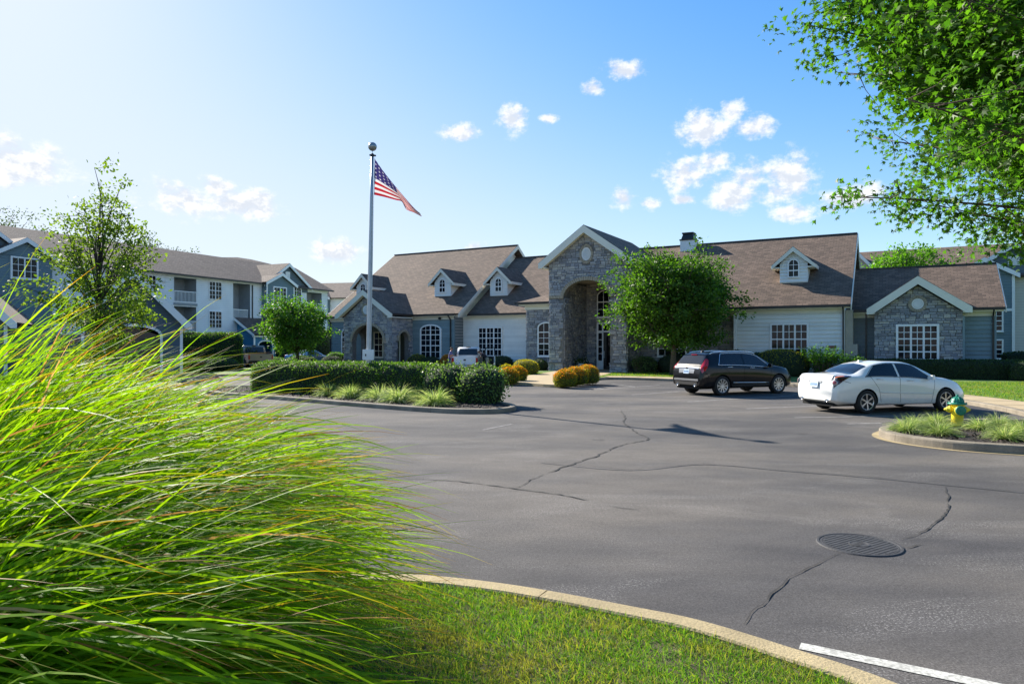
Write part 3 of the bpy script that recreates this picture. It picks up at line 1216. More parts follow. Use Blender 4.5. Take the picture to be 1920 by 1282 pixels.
def window(parent, x0, x1, z0, z1, y, units=1, cols=2, rows=((0.5, 2), (0.5, 2)), arch=0.0, fr=0.085, m=None, xf=IDENT, sill=True, name='window',
           singles=True):
    """glazed window standing against plane y: frame, mullions, glazing bars, every pane its own piece.
    rows: (height fraction, panes high) from the bottom; arch: rise of a curved head"""
    m = m or M['wtrim']
    zt = z1 - arch
    fb = MB()
    d0, d1 = y - 0.095, y + 0.02
    fb.box(x0 - fr, x0, d0, d1, z0 - fr, zt)
    fb.box(x1, x1 + fr, d0, d1, z0 - fr, zt)
    fb.box(x0, x1, d0, d1, z0 - fr, z0)
    cx, hw = (x0 + x1) / 2, (x1 - x0) / 2
    head = lambda x: zt + (arch * math.sqrt(max(0, 1 - ((x - cx) / hw) ** 2)) if arch else 0)
    if arch:
        n = 12
        for i in range(n):
            t0, t1 = math.pi * i / n, math.pi * (i + 1) / n
            q = [(cx - (hw + e) * math.cos(t), d0, zt + (arch + (e if arch > .01 else 0)) * math.sin(t)) for (t, e) in ((t0, 0), (t1, 0), (t1, fr), (t0, fr))]
            fb.prism(q, (0, d1 - d0, 0))
    else:
        fb.box(x0 - fr, x1 + fr, d0 - .004, d1, z1, z1 + fr)
    if sill:
        fb.box(x0 - fr - .03, x1 + fr + .03, d0 - 0.035, d1, z0 - fr - 0.05, z0 - fr)
    bars, panes = MB(), []
    uw = (x1 - x0) / units
    mull = 0.05
    for u in range(1, units):
        xx = x0 + u * uw
        fb.box(xx - mull, xx + mull, d0 + .012, d1 - .003, z0, head(xx) - .002)
    H = z1 - z0
    za = z0
    for ri, (fr_, nr) in enumerate(rows):
        zb = za + H * fr_
        last = ri == len(rows) - 1
        if not last:
            fb.box(x0, x1, d0 + .018, d1 - .006, zb - .035, zb + .035)
        for u in range(units):
            ux0, ux1 = x0 + u * uw + (mull if u else 0), x0 + (u + 1) * uw - (mull if u < units - 1 else 0)
            pw = (ux1 - ux0) / cols
            lo = za + (.035 if ri else 0)
            hi = (zb - .035) if not last else z1
            ph = (hi - lo) / nr
            for c in range(1, cols):
                xx = ux0 + c * pw
                bars.box(xx - .017, xx + .017, y - .072, y - .04, lo, min(hi, head(xx)) if last else hi)
            for r in range(1, nr):
                zz = lo + r * ph
                if arch and last and zz > zt:
                    k = math.sqrt(max(0, 1 - ((zz - zt) / arch) ** 2)) * hw
                    a, c_ = max(ux0, cx - k), min(ux1, cx + k)
                else:
                    a, c_ = ux0, ux1
                if c_ > a:
                    bars.box(a, c_, y - .070, y - .04, zz - .017, zz + .017)
            for c in range(cols):
                for r in range(nr):
                    a, c_ = ux0 + c * pw, ux0 + (c + 1) * pw
                    l_, h_ = lo + r * ph, lo + (r + 1) * ph
                    if arch and last and h_ > zt:
                        k = 5
                        top = [(a + (c_ - a) * i / k, min(h_, head(a + (c_ - a) * i / k))) for i in range(k, -1, -1)]
                        pl = [(a, l_), (c_, l_)] + [t for t in top if t[1] > l_ + 1e-3]
                    else:
                        pl = [(a, l_), (c_, l_), (c_, h_), (a, h_)]
                    if len(pl) >= 3:
                        panes.append(pl)
        za = zb
    fo = xf(fb).build(name, m, parent)
    if bars.f:
        xf(bars).build('glazing_bars', m, fo)
    if singles:
        for pl in panes:
            b = MB().prism([(p[0], y - .05, p[1]) for p in pl], (0, .006, 0))
            # each pane sits a hair out of true, as real panes do
            tx, tz = random.uniform(-.0035, .0035), random.uniform(-.0035, .0035)
            cx_, cz_ = pl[0]
            b.v = [(p[0], p[1] + tx * (p[0] - cx_) + tz * (p[2] - cz_), p[2]) for p in b.v]
            xf(b).build('pane', M['glass'], fo)
    else:
        b = MB()
        for pl in panes:
            b.prism([(p[0], y - .05, p[1]) for p in pl], (0, .006, 0))
        xf(b).build('pane', M['glass'], fo)
    return fo


def rect_wall(parent, name, x0, x1, z0, z1, y, holes, depth, m, back=None, xf=IDENT, thick=0.12):
    """flat wall with rectangular openings that run `depth` back to a rear face"""
    xs = sorted({x0, x1, *[h[0] for h in holes], *[h[1] for h in holes]})
    zs = sorted({z0, z1, *[h[2] for h in holes], *[h[3] for h in holes]})
    b = MB()
    for i in range(len(xs) - 1):
        for j in range(len(zs) - 1):
            cx, cz = (xs[i] + xs[i + 1]) / 2, (zs[j] + zs[j + 1]) / 2
            if any(h[0] < cx < h[1] and h[2] < cz < h[3] for h in holes):
                continue
            b.add([(xs[i], y, zs[j]), (xs[i + 1], y, zs[j]), (xs[i + 1], y, zs[j + 1]), (xs[i], y, zs[j + 1])], [(0, 1, 2, 3)])
    o = xf(b).build(name, m, parent)
    for h in holes:
        r = MB()
        a, c, l, t = h
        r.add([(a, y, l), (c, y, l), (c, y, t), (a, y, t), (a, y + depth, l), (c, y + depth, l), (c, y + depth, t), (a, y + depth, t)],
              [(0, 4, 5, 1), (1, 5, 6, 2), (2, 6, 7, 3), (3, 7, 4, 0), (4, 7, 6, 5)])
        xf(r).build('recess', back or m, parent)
    return o


def gable_trim(parent, xa, za, xl, zl, xr, zr, y, wd=0.30, thick=0.06, m=None, xf=IDENT, returns=True):
    """raking boards meeting at the apex, with a short cornice return at the eave"""
    m = m or M['trim']
    for (xe, ze) in ((xl, zl), (xr, zr)):
        q = [(xa, y, za), (xe, y, ze), (xe, y, ze - wd), (xa, y, za - wd * 1.12)]
        xf(MB().prism(q, (0, thick, 0))).build('rake_board', m, parent)


def rail(parent, x0, x1, y, z0, z1, m, n=None, xf=IDENT):
    fo = MB()
    fo.box(x0, x1, y - .04, y + .04, z1 - .07, z1)
    fo.box(x0, x1, y - .03, y + .03, z0 + .05, z0 + .12)
    o = xf(fo).build('railing', m, parent)
    n = n or max(3, int((x1 - x0) / 0.15))
    bb = MB()
    for i in range(n + 1):
        xx = x0 + .03 + (x1 - x0 - .06) * i / n
        bb.box(xx - .018, xx + .018, y - .018, y + .018, z0 + .12, z1 - .07)
    tag(xf(bb).build('balusters', m, o), kind='stuff')
    return o


def round_vent(parent, cx, cz, r, y, ring=True, m=None, xf=IDENT, sq=1.0):
    b = MB().lathe([(r * .78, -.03), (r * .78, -.05), (r, -.07), (r, 0.02)], 24, 'y', (cx, y, cz))
    b.v = [(p[0], p[1], cz + (p[2] - cz) * sq) for p in b.v]
    o = xf(b).build('round_vent', M['louvre'], parent)
    for i in range(7):
        z = cz + sq * r * .72 * (-1 + 2 * (i + .5) / 7)
        k = math.sqrt(max(0.01, (r * .74) ** 2 - ((z - cz) / sq) ** 2))
        s = MB().prism([(cx - k, y - .06, z - .035), (cx - k, y - .085, z - .03), (cx - k, y - .055, z + .035), (cx - k, y - .045, z + .035)], (2 * k, 0, 0))
        xf(s).build('slat', M['louvre'], o)
    if ring:
        n = 22
        for i in range(n):
            t0, t1 = 2 * math.pi * (i + .07) / n, 2 * math.pi * (i + .93) / n
            q = [(cx + rr_ * math.cos(t), y, cz + sq * rr_ * math.sin(t)) for (t, rr_) in ((t0, r + .01), (t1, r + .01), (t1, r + .17), (t0, r + .17))]
            xf(MB().prism(q, (0, -.07 - .01 * (i % 2), 0))).build('vent_stone', M['brick'], parent)
    return o


def dormer(parent, cx, yf, zb, hw, zeave, zap, ow, yback, m):
    """dormer: clapboard front and cheeks, arched sash, gabled roof running back into the slope"""
    yo = yf - 0.32
    hwf = hw
    # body
    apx = zeave + (zap - zeave) * (hw / (hw + ow)) * 0.96
    b = MB().prism([(cx - hw, yf, zb - .25), (cx + hw, yf, zb - .25), (cx + hw, yf, zeave), (cx, yf, apx + .25), (cx - hw, yf, zeave)], (0, yback - yf, 0))
    body = b.build('dormer', M['white'], parent)
    boards(body, yf, cx - hw, cx + hw, zb, apx + .1, M['white'], 0.2,
           apexfn=lambda z: (cx - hw, cx + hw) if z < zeave else (cx - hw * max(0, (apx + .25 - z) / (apx + .25 - zeave)), cx + hw * max(0, (apx + .25 - z) / (apx + .25 - zeave))), joined=True)
    window(body, cx - .27, cx + .27, zb + .36, zb + 1.38, yf - .03, 1, 2, ((0.36, 1), (0.64, 2)), arch=.27, fr=.07, name='dormer_window', sill=False)
    e = hw + ow
    for s in (-1, 1):
        roof_plane(body, [(cx + s * e, yo, zeave - .1), (cx + s * e, yback, zeave - .1), (cx, yback, zap), (cx, yo, zap)], M['roof'], 'dormer_roof', .10)
        q = [(cx, yo - .012, zap - .03), (cx + s * e, yo - .012, zeave - .13), (cx + s * e, yo - .012, zeave - .36), (cx, yo - .012, zap - .33)]
        MB().prism(q, (0, .07, 0)).build('rake_board', M['trim'], body)
        MB().box(min(cx + s * e, cx + s * hw), max(cx + s * e, cx + s * hw), yo + .06, yback, zeave - .30, zeave - .225).build('soffit', M['trim'], body)
        MB().box(cx + s * e - .03, cx + s * e + .03, yo + .06, yback - .3, zeave - .34, zeave - .12).build('fascia', M['trim'], body)
    return body


# ------------------------------------------------------------------ clubhouse
club = empty('clubhouse', (CB_O[0], CB_O[1], 0), -CB_A)
tag(club, 'low stone and siding clubhouse with arched entrance tower and brown shingle roof', 'building')
SL = 0.68


def gable_volume(x0, x1, xr0, xr1, ye, ze, yr, wall_y, m, notch=None):
    """main roof over a block: eave at (ye, ze), ridge at yr; walls below"""
    zr = ze + SL * (yr - ye)
    zn = ze + SL * (4.4 - ye)
    gx0, gx1 = xr0, xr1
    if notch is None:
        q = [(xr0, ye, ze), (xr1, ye, ze), (xr1, yr, zr), (xr0, yr, zr)]
    elif notch > x0:                             # roof stops at the tower's flank and goes on behind it
        q = [(xr0, ye, ze), (notch, ye, ze), (notch, 4.4, zn), (xr1, 4.4, zn), (xr1, yr, zr), (xr0, yr, zr)]
    else:
        q = [(notch, ye, ze), (xr1, ye, ze), (xr1, yr, zr), (xr0, yr, zr), (xr0, 4.4, zn), (notch, 4.4, zn)]
        gx0 = notch
    roof_plane(club, q, M['roof'])
    roof_plane(club, [(xr0, 2 * yr - ye, ze), (xr1, 2 * yr - ye, ze), (xr1, yr, zr - .002), (xr0, yr, zr - .002)], M['roof'])
    MB().box(xr0, xr1, yr - .12, yr + .12, zr - .03, zr + .045).build('ridge_cap', M['gutter'], club)
    MB().box(gx0 + .02, min(xr1 - .02, x1 + .35), ye - .12, ye - .005, ze - .16, ze - .02).build('gutter', M['gutter'], club, bevel=.02)
    MB().box(gx0 + .05, min(xr1 - .05, x1 + .3), ye, wall_y, ze - .22, ze - .145).build('soffit', M['trim'], club)
    MB().box(x0, x1, wall_y - .05, wall_y + .01, ze - .46, ze - .224).build('frieze_board', M['trim'], club)
    return zr


# left block
zrL = gable_volume(-22.9, -9.7, -23.15, -9.0, 2.2, 4.36, 11.8, 2.6, M['blue'])
wb = lambda n, pts, d, m: MB().prism(pts, d).build(n, m, club)
wb('wall', [(-22.9, 2.6, 0), (-9.7, 2.6, 0), (-9.7, 2.6, 4.15), (-22.9, 2.6, 4.15)], (0, .2, 0), M['blue'])
wb('wall', [(-9.72, 2.8, 0), (-9.72, 21, 0), (-9.72, 21, 4.15), (-9.72, 11.8, 10.6), (-9.72, 2.8, 4.4)], (-.2, 0, 0), M['white'])
wb('wall', [(-22.9, 2.8, 0), (-22.9, 21, 0), (-22.9, 21, 4.15), (-22.9, 11.8, 10.6), (-22.9, 2.8, 4.4)], (.2, 0, 0), M['blue'])
boards(club, 2.6, -13.8, -9.7, 0.55, 3.9, M['blue'])
boards(club, 2.6, -22.9, -18.9, 0.55, 3.9, M['blue'], joined=True)
MB().box(-9.78, -9.64, 2.55, 2.72, .3, 3.9).build('corner_board', M['blue'], club)
for s_ in (-9.0, -23.15):
    for k_ in (0, 1):
        e_ = (s_, 2.2, 4.36) if k_ == 0 else (s_, 21.4, 4.36)
        q = [Vector(e_), Vector((s_, 11.8, zrL))]
        o_ = Vector((0, 0, -.02))
        MB().prism([q[0] + o_, q[1] + o_, q[1] + Vector((0, 0, -.34)), q[0] + Vector((0, 0, -.34))], (.05 if s_ > -10 else -.05, 0, 0)).build('rake_board', M['trim'], club)
# right-hand return wall of the block and its rake soffit
xfR = frame_xf(None, (-9.7, 2.6, 0), R(90))
boards(club, 0, 0.0, 1.35, 0.55, 4.1, M['grey'], xf=xfR, joined=True)
# centre block
zrC = gable_volume(-9.7, -2.9, -9.0, 3.2, 3.5, 4.35, 11.3, 3.9, M['white'], -.01)
wb('wall', [(-9.7, 3.9, 0), (-.02, 3.9, 0), (-.02, 3.9, 4.12), (-9.7, 3.9, 4.12)], (0, .2, 0), M['white'])
boards(club, 3.9, -9.66, -2.85, 0.5, 3.9, M['white'])
# right block
zrR = gable_volume(12.1, 18.2, 3.0, 18.55, 1.3, 4.24, 8.8, 1.7, M['white'], 5.62)
wb('wall', [(12.1, 1.7, 0), (18.2, 1.7, 0), (18.2, 1.7, 4.05), (12.1, 1.7, 4.05)], (0, .2, 0), M['white'])
wb('wall', [(18.2, 1.9, 0), (18.2, 16, 0), (18.2, 16, 4.1), (18.2, 8.8, 9.0), (18.2, 1.9, 4.3)], (-.2, 0, 0), M['white'])
boards(club, 1.7, 12.1, 18.12, 0.4, 3.78, M['white'])
MB().box(12.0, 12.16, 1.62, 2.6, .2, 3.78).build('corner_board', M['wtrim'], club)
for ye_, s2 in ((1.3, 0), (16.3, 0)):
    MB().prism([(18.55, ye_, 4.22), (18.55, 8.8, zrR - .02), (18.55, 8.8, zrR - .34), (18.55, ye_, 3.9)], (.05, 0, 0)).build('rake_board', M['trim'], club)
# stone wall under the tree, set back
wb('wall', [(5.6, 2.5, 0), (12.1, 2.5, 0), (12.1, 2.5, 4.05), (5.6, 2.5, 4.05)], (0, .2, 0), M['mortar'])
winS = (6.98, 8.75, 1.2, 3.0)
stone_face(club, 2.5, 5.6, 12.0, 0.1, 3.95, (), [lambda x, z: winS[0] - .1 < x < winS[1] + .1 and winS[2] - .1 < z < winS[3] + .1], 21)
window(club, *winS, 2.46, 2, 2, ((.5, 2), (.5, 2)), fr=.11)
MB().box(5.7, 12.1, 1.4, 2.49, 4.05, 4.1).build('soffit', M['trim'], club)
MB().box(5.7, 12.1, 2.42, 2.49, 3.75, 4.05).build('frieze_board', M['trim'], club)
# exterior chimney stack on the gable end (seen edge on)
MB().box(18.22, 18.85, 2.2, 3.4, 0, 1.95).box(18.22, 18.6, 2.3, 3.3, 1.95, 3.95).build('chimney_stack', M['soffit'], club)
# chimney through the ridge
MB().box(6.85, 7.9, 8.0, 9.05, 8.4, 9.6).build('chimney', M['white'], club)
cp = MB().box(6.8, 7.95, 7.95, 9.1, 9.6, 9.7).tbox(6.9, 7.85, 8.05, 9.0, 9.7, 10.1, .12, .12).box(6.95, 7.8, 8.1, 8.95, 10.1, 10.2)
cp.build('chimney_cap', M['black'], club)

# entrance tower
TA = (2.78, 1.68, 5.05, 1.18, 0.0)
AP_T = (2.77, 9.55)
tw = wall_arch(club, 'tower_wall', 0.0, 0.0, 5.6, 0.0, 7.45, 7.45, AP_T, TA, 0.45, M['mortar'])
slope_t = (AP_T[1] - 7.45) / 2.8
hpT = [(-slope_t, 1, 7.45), (slope_t, 1, 7.45 + slope_t * 5.6)]
ring = lambda x, z: in_arch(x, z, (TA[0], TA[1] + .16, TA[2], TA[3] + .16, -1))
ventT = lambda x, z: ((x - 2.78) / .55) ** 2 + ((z - 7.97) / .72) ** 2 < 1
band = lambda x, z: 5.03 < z < 5.28 and (x < 1.1 or x > 4.46)
stone_face(club, 0.0, 0.0, 5.6, 0.05, 9.5, hpT, [ring, ventT, band], 5)
voussoirs(club, TA, -0.02, .10, .24, 34, M['brick'])
for (a, c) in ((0.0, 1.08), (4.48, 5.6)):                       # belt course: soldier bricks
    n = int((c - a) / .13)
    for i in range(n):
        MB().box(a + (c - a) * (i + .05) / n, a + (c - a) * (i + .95) / n, -.075 - .008 * (i % 2), 0, 5.06, 5.26).build('belt_brick', M['brick'], club)
    MB().box(a - .06, c + .06 if c > 5 else c + .02, -.14, .02, .62, .72).build('water_table', M['mortar'], club)
    stone_face(club, -.05, a - .03, c + (.03 if c > 5 else 0), .05, .62, (), (), 31 + int(a), hmin=.16, hmax=.22)
round_vent(club, 2.78, 7.97, .33, 0, True, sq=1.32)
# piers, flanks and the recess behind the arch
for (xa, xb_) in ((0.0, 1.08), (4.48, 5.6)):
    MB().box(xa, xb_, .45, 1.15, 0, 7.4).build('pier', M['mortar'], club)
    MB().box(xa + (0 if xa < 1 else .12), xb_ - (.12 if xa < 1 else 0), 1.15, 4.3, 0, 7.4).build('porch_wall', M['mortar'], club)
xfL = frame_xf(None, (1.10, 0.0, 0), R(90))                     # inner left cheek, facing +x
stone_face(club, 0, 0.02, 1.15, 0.05, 5.1, (), (), 41, xf=xfL)
xfL2 = frame_xf(None, (0.97, 1.15, 0), R(90))
stone_face(club, 0, 0.02, 3.1, 0.05, 6.2, (), (), 42, xf=xfL2)
xfRt = frame_xf(None, (5.6, 0, 0), R(90))                       # tower's right flank
stone_face(club, 0, 0, 2.5, 0.05, 7.3, (), (), 43, xf=xfRt)
xfLf = frame_xf(None, (0.0, 4.0, 0), R(-90))                    # tower's left flank
stone_face(club, 0, 0, 4.0, 4.6, 7.3, (), (), 44, xf=xfLf)
MB().box(.96, 4.62, 4.2, 4.4, 0, 7.0).build('porch_wall', M['mortar'], club)
dW, dD = (1.92, 3.62, 3.95, 5.85), (1.83, 3.72, 0.1, 3.52)
stone_face(club, 4.2, .98, 4.6, 0.1, 6.4, (), [lambda x, z: dD[0] - .08 < x < dD[1] + .08 and z < 3.6, lambda x, z: dW[0] - .1 < x < dW[1] + .1 and dW[2] - .1 < z < dW[3]], 45)
window(club, dW[0], dW[1], dW[2], dW[3], 4.16, 1, 4, ((.55, 2), (.45, 1)), arch=.42, fr=.07)
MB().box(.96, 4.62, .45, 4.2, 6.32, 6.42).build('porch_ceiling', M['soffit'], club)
# door set: sidelight, dark leaf, transom
ds = MB().box(dD[0], dD[0] + .12, 4.06, 4.24, .1, 3.52).box(dD[0] + .42, dD[0] + .52, 4.06, 4.24, .1, 3.52).box(dD[0], dD[1], 4.06, 4.24, 3.4, 3.53)
ds.box(dD[1] - .12, dD[1], 4.06, 4.24, .1, 3.52).box(dD[0] + .121, dD[1] - .121, 4.07, 4.23, 2.8, 2.92).box(dD[0] + .12, dD[0] + .42, 4.09, 4.22, .1, .75)
df = ds.build('door_frame', M['wtrim'], club)
for k_ in range(4):
    z_ = .78 + k_ * .5
    MB().box(dD[0] + .12, dD[0] + .42, 4.12, 4.13, z_, z_ + .46).build('pane', M['glass'], df)
    MB().box(dD[0] + .12, dD[0] + .42, 4.09, 4.2, z_ + .46, z_ + .5).build('glazing_bar', M['wtrim'], df)
for (a, c) in ((dD[0] + .12, dD[0] + .42), (dD[0] + .54, dD[1] - .13)):
    MB().box(a, c, 4.12, 4.13, 2.93, 3.39).build('pane', M['glass'], df)
dl = MB().box(dD[0] + .53, dD[1] - .125, 4.10, 4.16, .11, 2.79).build('door', M['door_dark'], club)
MB().box(dD[0] + .58, dD[0] + .61, 4.02, 4.05, .95, 1.45).bar((dD[0] + .595, 4.05, 1.0), (dD[0] + .595, 4.12, 1.0), .02).bar((dD[0] + .595, 4.05, 1.4), (dD[0] + .595, 4.12, 1.4), .02).build(
    'door_handle', M['wtrim'], dl)
MB().box(dD[0] + .75, dD[1] - .3, 4.085, 4.10, .4, 2.5).build('pane', M['glass'], dl)
# tower roof
for s_ in (-1, 1):
    roof_plane(club, [(2.77 + s_ * 3.35, -.5, 7.5), (2.77 + s_ * 3.35, 9.0, 7.5), (2.77, 9.0, 9.86), (2.77, -.5, 9.86)], M['roof'], 'tower_roof')
    q = [(2.77, -.52, 9.83), (2.77 + s_ * 3.36, -.52, 7.47), (2.77 + s_ * 3.36, -.52, 7.12), (2.77 + s_ * 3.1, -.52, 7.12), (2.77, -.52, 9.34)]
    MB().prism(q, (0, .08, 0)).build('rake_board', M['trim'], club)
    a_, c_ = sorted((2.77 + s_ * 2.84, 2.77 + s_ * 3.33))
    MB().box(a_, c_, -.44, 8, 7.12, 7.2).build('soffit', M['trim'], club)
    MB().box(2.77 + s_ * 3.36 - .05, 2.77 + s_ * 3.36 + .05, -.4, 8, 7.33, 7.46).build('gutter', M['gutter'], club)
    MB().prism([(2.77 + s_ * .05, -.44, 9.42), (2.77 + s_ * 3.1, -.44, 7.25), (2.77 + s_ * 3.1, -.44, 7.20), (2.77 + s_ * .05, -.44, 9.37)], (0, .44, 0)).build('raking_soffit', M['trim'], club)

# stone bay beside the tower
wb('wall', [(-2.86, 2.0, 0), (0, 2.0, 0), (0, 2.0, 4.75), (-2.86, 2.0, 4.75)], (0, 1.95, 0), M['mortar'])
winB = (-1.78, -0.55, 1.15, 3.45)
stone_face(club, 2.0, -2.86, -.02, 0.1, 4.5, (), [lambda x, z: winB[0] - .1 < x < winB[1] + .1 and winB[2] - .1 < z < winB[3]], 51)
xfB = frame_xf(None, (-2.86, 4.0, 0), R(-90))
stone_face(club, 0, 0, 2.0, .1, 4.5, (), (), 52, xf=xfB)
window(club, *winB, 1.96, 1, 3, ((.36, 2), (.36, 2), (.28, 1)), arch=.3, fr=.1)
MB().box(-2.95, 0, 1.92, 2.0, 4.45, 4.75).build('frieze_board', M['trim'], club)
MB().box(-3.3, 0, 1.62, 3.9, 4.75, 4.84).build('soffit', M['trim'], club)
roof_plane(club, [(-3.42, 1.55, 5.0), (.02, 1.55, 5.0), (.02, 5.0, 6.25)], M['roof'], 'bay_roof')
roof_plane(club, [(-3.42, 5.6, 5.0), (-3.42, 1.55, 5.0), (.02, 5.0, 6.25), (.02, 5.6, 6.25)], M['roof'], 'bay_roof')
MB().box(-3.5, 0.0, 1.43, 1.55, 4.86, 5.0).build('gutter', M['gutter'], club)
MB().box(-3.54, -3.43, 1.43, 4.6, 4.86, 5.0).build('gutter', M['gutter'], club)

# left entrance porch (gable to the front, arches on two sides)
PA = (-16.27, 1.65, 2.15, 1.35, 0.0)
wall_arch(club, 'porch_front', 0.0, -18.86, -13.8, 0.0, 4.1, 4.1, (-16.4, 5.85), PA, 0.45, M['mortar'])
sp_ = (5.85 - 4.1) / 2.46
hpP = [(-sp_, 1, 4.1 + sp_ * 18.86), (sp_, 1, 4.1 - sp_ * 13.8)]
stone_face(club, 0, -18.86, -13.8, .05, 5.8, hpP, [lambda x, z: in_arch(x, z, (PA[0], PA[1] + .14, PA[2], PA[3] + .14, -1)), lambda x, z: (x + 16.4) ** 2 + (z - 4.75) ** 2 < .3], 61)
voussoirs(club, PA, -.02, .1, .2, 30, M['brick'])
round_vent(club, -16.4, 4.72, .36, 0, True)
PS = (1.38, 0.68, 2.2, .75, 0.0)                                 # arch in the right flank
xfP = frame_xf(None, (-13.8, 0, 0), R(90))
wall_arch(club, 'porch_flank', 0.0, 0.45, 2.6, 0.0, 4.1, 4.1, None, PS, 0.4, M['mortar'], xf=xfP)
stone_face(club, 0, 0.0, 2.6, .05, 4.0, (), [lambda x, z: in_arch(x, z, (PS[0], PS[1] + .13, PS[2], PS[3] + .13, -1))], 62, xf=xfP)
voussoirs(club, PS, -.02, .09, .18, 18, M['brick'], xf=xfP)
xfPl = frame_xf(None, (-18.86, 2.6, 0), R(-90))
wall_arch(club, 'porch_flank', 0.0, 0.0, 2.15, 0.0, 4.1, 4.1, None, (1.2, .68, 2.2, .75, 0), 0.4, M['mortar'], xf=xfPl)
for s_ in (-1, 1):
    roof_plane(club, [(-16.45 + s_ * 2.98, -.45, 4.36), (-16.45 + s_ * 2.98, 2.35, 4.36), (-16.45, 5.2, 6.33), (-16.45, -.45, 6.33)], M['roof'], 'porch_roof')
    q = [(-16.45, -.47, 6.30), (-16.45 + s_ * 3.0, -.47, 4.32), (-16.45 + s_ * 3.0, -.47, 4.02), (-16.45 + s_ * 2.75, -.47, 4.02), (-16.45, -.47, 5.86)]
    MB().prism(q, (0, .08, 0)).build('rake_board', M['trim'], club)
    a_, c_ = sorted((-16.45 + s_ * 2.45, -16.45 + s_ * 2.97))
    MB().box(a_, c_, -.38, 2.3, 4.02, 4.1).build('soffit', M['trim'], club)
    MB().box(-16.45 + s_ * 3.0 - .05, -16.45 + s_ * 3.0 + .05, -.36, 2.2, 4.2, 4.34).build('gutter', M['gutter'], club)
    MB().prism([(-16.45 + s_ * .05, -.38, 5.92), (-16.45 + s_ * 2.7, -.38, 4.15), (-16.45 + s_ * 2.7, -.38, 4.1), (-16.45 + s_ * .05, -.38, 5.87)], (0, .38, 0)).build('raking_soffit', M['trim'], club)
for (a, c) in ((-18.9, -17.94), (-14.6, -13.76)):
    MB().box(a, c, -.12, .02, .62, .72).build('water_table', M['mortar'], club)
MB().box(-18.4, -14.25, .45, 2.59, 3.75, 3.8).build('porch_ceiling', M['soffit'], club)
pd = MB().box(-15.5, -15.38, 2.46, 2.62, .1, 2.9).box(-15.1, -14.98, 2.46, 2.62, .1, 2.9).box(-15.5, -14.0, 2.46, 2.62, 2.9, 3.02).build('door_frame', M['trim'], club)
MB().box(-15.38, -15.1, 2.52, 2.54, .5, 2.9).build('pane', M['glass'], pd)
MB().box(-14.97, -14.05, 2.52, 2.58, .1, 2.9).build('door', M['door_dark'], club)
window(club, -17.75, -16.9, .9, 2.9, 2.57, 1, 2, ((.5, 2), (.5, 2)), m=M['trim'])

# windows of the front
window(club, -12.82, -10.98, .85, 3.42, 2.56, 2, 2, ((.38, 2), (.34, 2), (.28, 2)), arch=.32, fr=.13)
window(club, -21.4, -20.2, .85, 3.2, 2.56, 1, 2, ((.38, 2), (.34, 2), (.28, 1)), arch=.25, fr=.12)
window(club, -8.1, -6.05, .6, 3.2, 3.86, 3, 2, ((.36, 2), (.34, 2), (.30, 2)), fr=.09)
window(club, 14.25, 16.2, 1.15, 3.1, 1.66, 3, 2, ((.56, 2), (.44, 2)), fr=.1)
# downspouts
for (x_, y_, z_) in ((-9.95, 2.5, 4.2), (18.15, 1.6, 4.1), (-22.8, 2.5, 4.2), (25.45, 3.4, 3.85)):
    MB().box(x_ - .045, x_ + .045, y_ - .05, y_ + .03, .15, z_ - .35).bar((x_, y_, z_ - .35), (x_, y_ - .35, z_), .08).build('downspout', M['gutter'], club)
MB().bar((-3.0, 3.8, 3.6), (-3.0, 3.1, 4.25), .08).box(-3.05, -2.95, 3.76, 3.84, .15, 3.65).build('downspout', M['gutter'], club)
# flood light under the eave, house sign by the corner
MB().lathe([(.02, 0), (.09, .02), (.11, .16), (.1, .18)], 12, 'y', (-10.95, 2.3, 4.0)).build('flood_light', M['black'], club)
sg = MB().box(17.35, 17.78, 1.63, 1.672, 1.72, 1.86).build('wall_plaque', mat('plaque_red', (0.24, 0.07, 0.05), .6, .2, 20), club)
# dormers
dormer(club, -12.1, 4.5, 5.93, .83, 7.1, 8.24, .48, 8.2, M['white'])
dormer(club, -20.75, 4.5, 5.93, .83, 7.1, 8.24, .48, 8.2, M['white'])
dormer(club, -7.42, 5.75, 5.9, .82, 7.1, 8.24, .48, 9.4, M['white'])
dormer(club, 15.24, 3.55, 5.8, .81, 6.98, 8.02, .46, 7.0, M['white'])

# right wing with gabled stone bay
zrW = 3.97 + SL * 4.1
roof_plane(club, [(18.2, 3.1, 3.97), (25.97, 3.1, 3.97), (25.97, 7.2, zrW), (18.2, 7.2, zrW)], M['roof'])
roof_plane(club, [(18.2, 11.3, 3.97), (25.97, 11.3, 3.97), (25.97, 7.2, zrW - .002), (18.2, 7.2, zrW - .002)], M['roof'])
MB().box(18.2, 25.97, 7.1, 7.3, zrW - .03, zrW + .04).build('ridge_cap', M['gutter'], club)
MB().box(18.25, 25.95, 2.98, 3.095, 3.82, 3.96).build('gutter', M['gutter'], club)
MB().box(18.25, 25.9, 3.1, 3.5, 3.74, 3.82).build('soffit', M['trim'], club)
MB().box(18.25, 25.55, 3.44, 3.51, 3.5, 3.74).build('frieze_board', M['trim'], club)
wb('wall', [(18.2, 3.5, 0), (25.55, 3.5, 0), (25.55, 3.5, 3.8), (18.2, 3.5, 3.8)], (0, .2, 0), M['blue'])
wb('wall', [(25.55, 3.7, 0), (25.55, 11, 0), (25.55, 11, 3.8), (25.55, 7.2, 6.6), (25.55, 3.7, 4.0)], (-.2, 0, 0), M['blue'])
boards(club, 3.5, 24.02, 25.5, .4, 3.5, M['blue'])
boards(club, 3.5, 18.22, 19.7, .4, 3.5, M['grey'], joined=True)
MB().box(25.47, 25.6, 3.42, 3.6, .2, 3.5).build('corner_board', M['blue'], club)
MB().box(23.985, 24.09, 2.55, 3.48, .2, 3.5).build('corner_board', M['blue'], club)
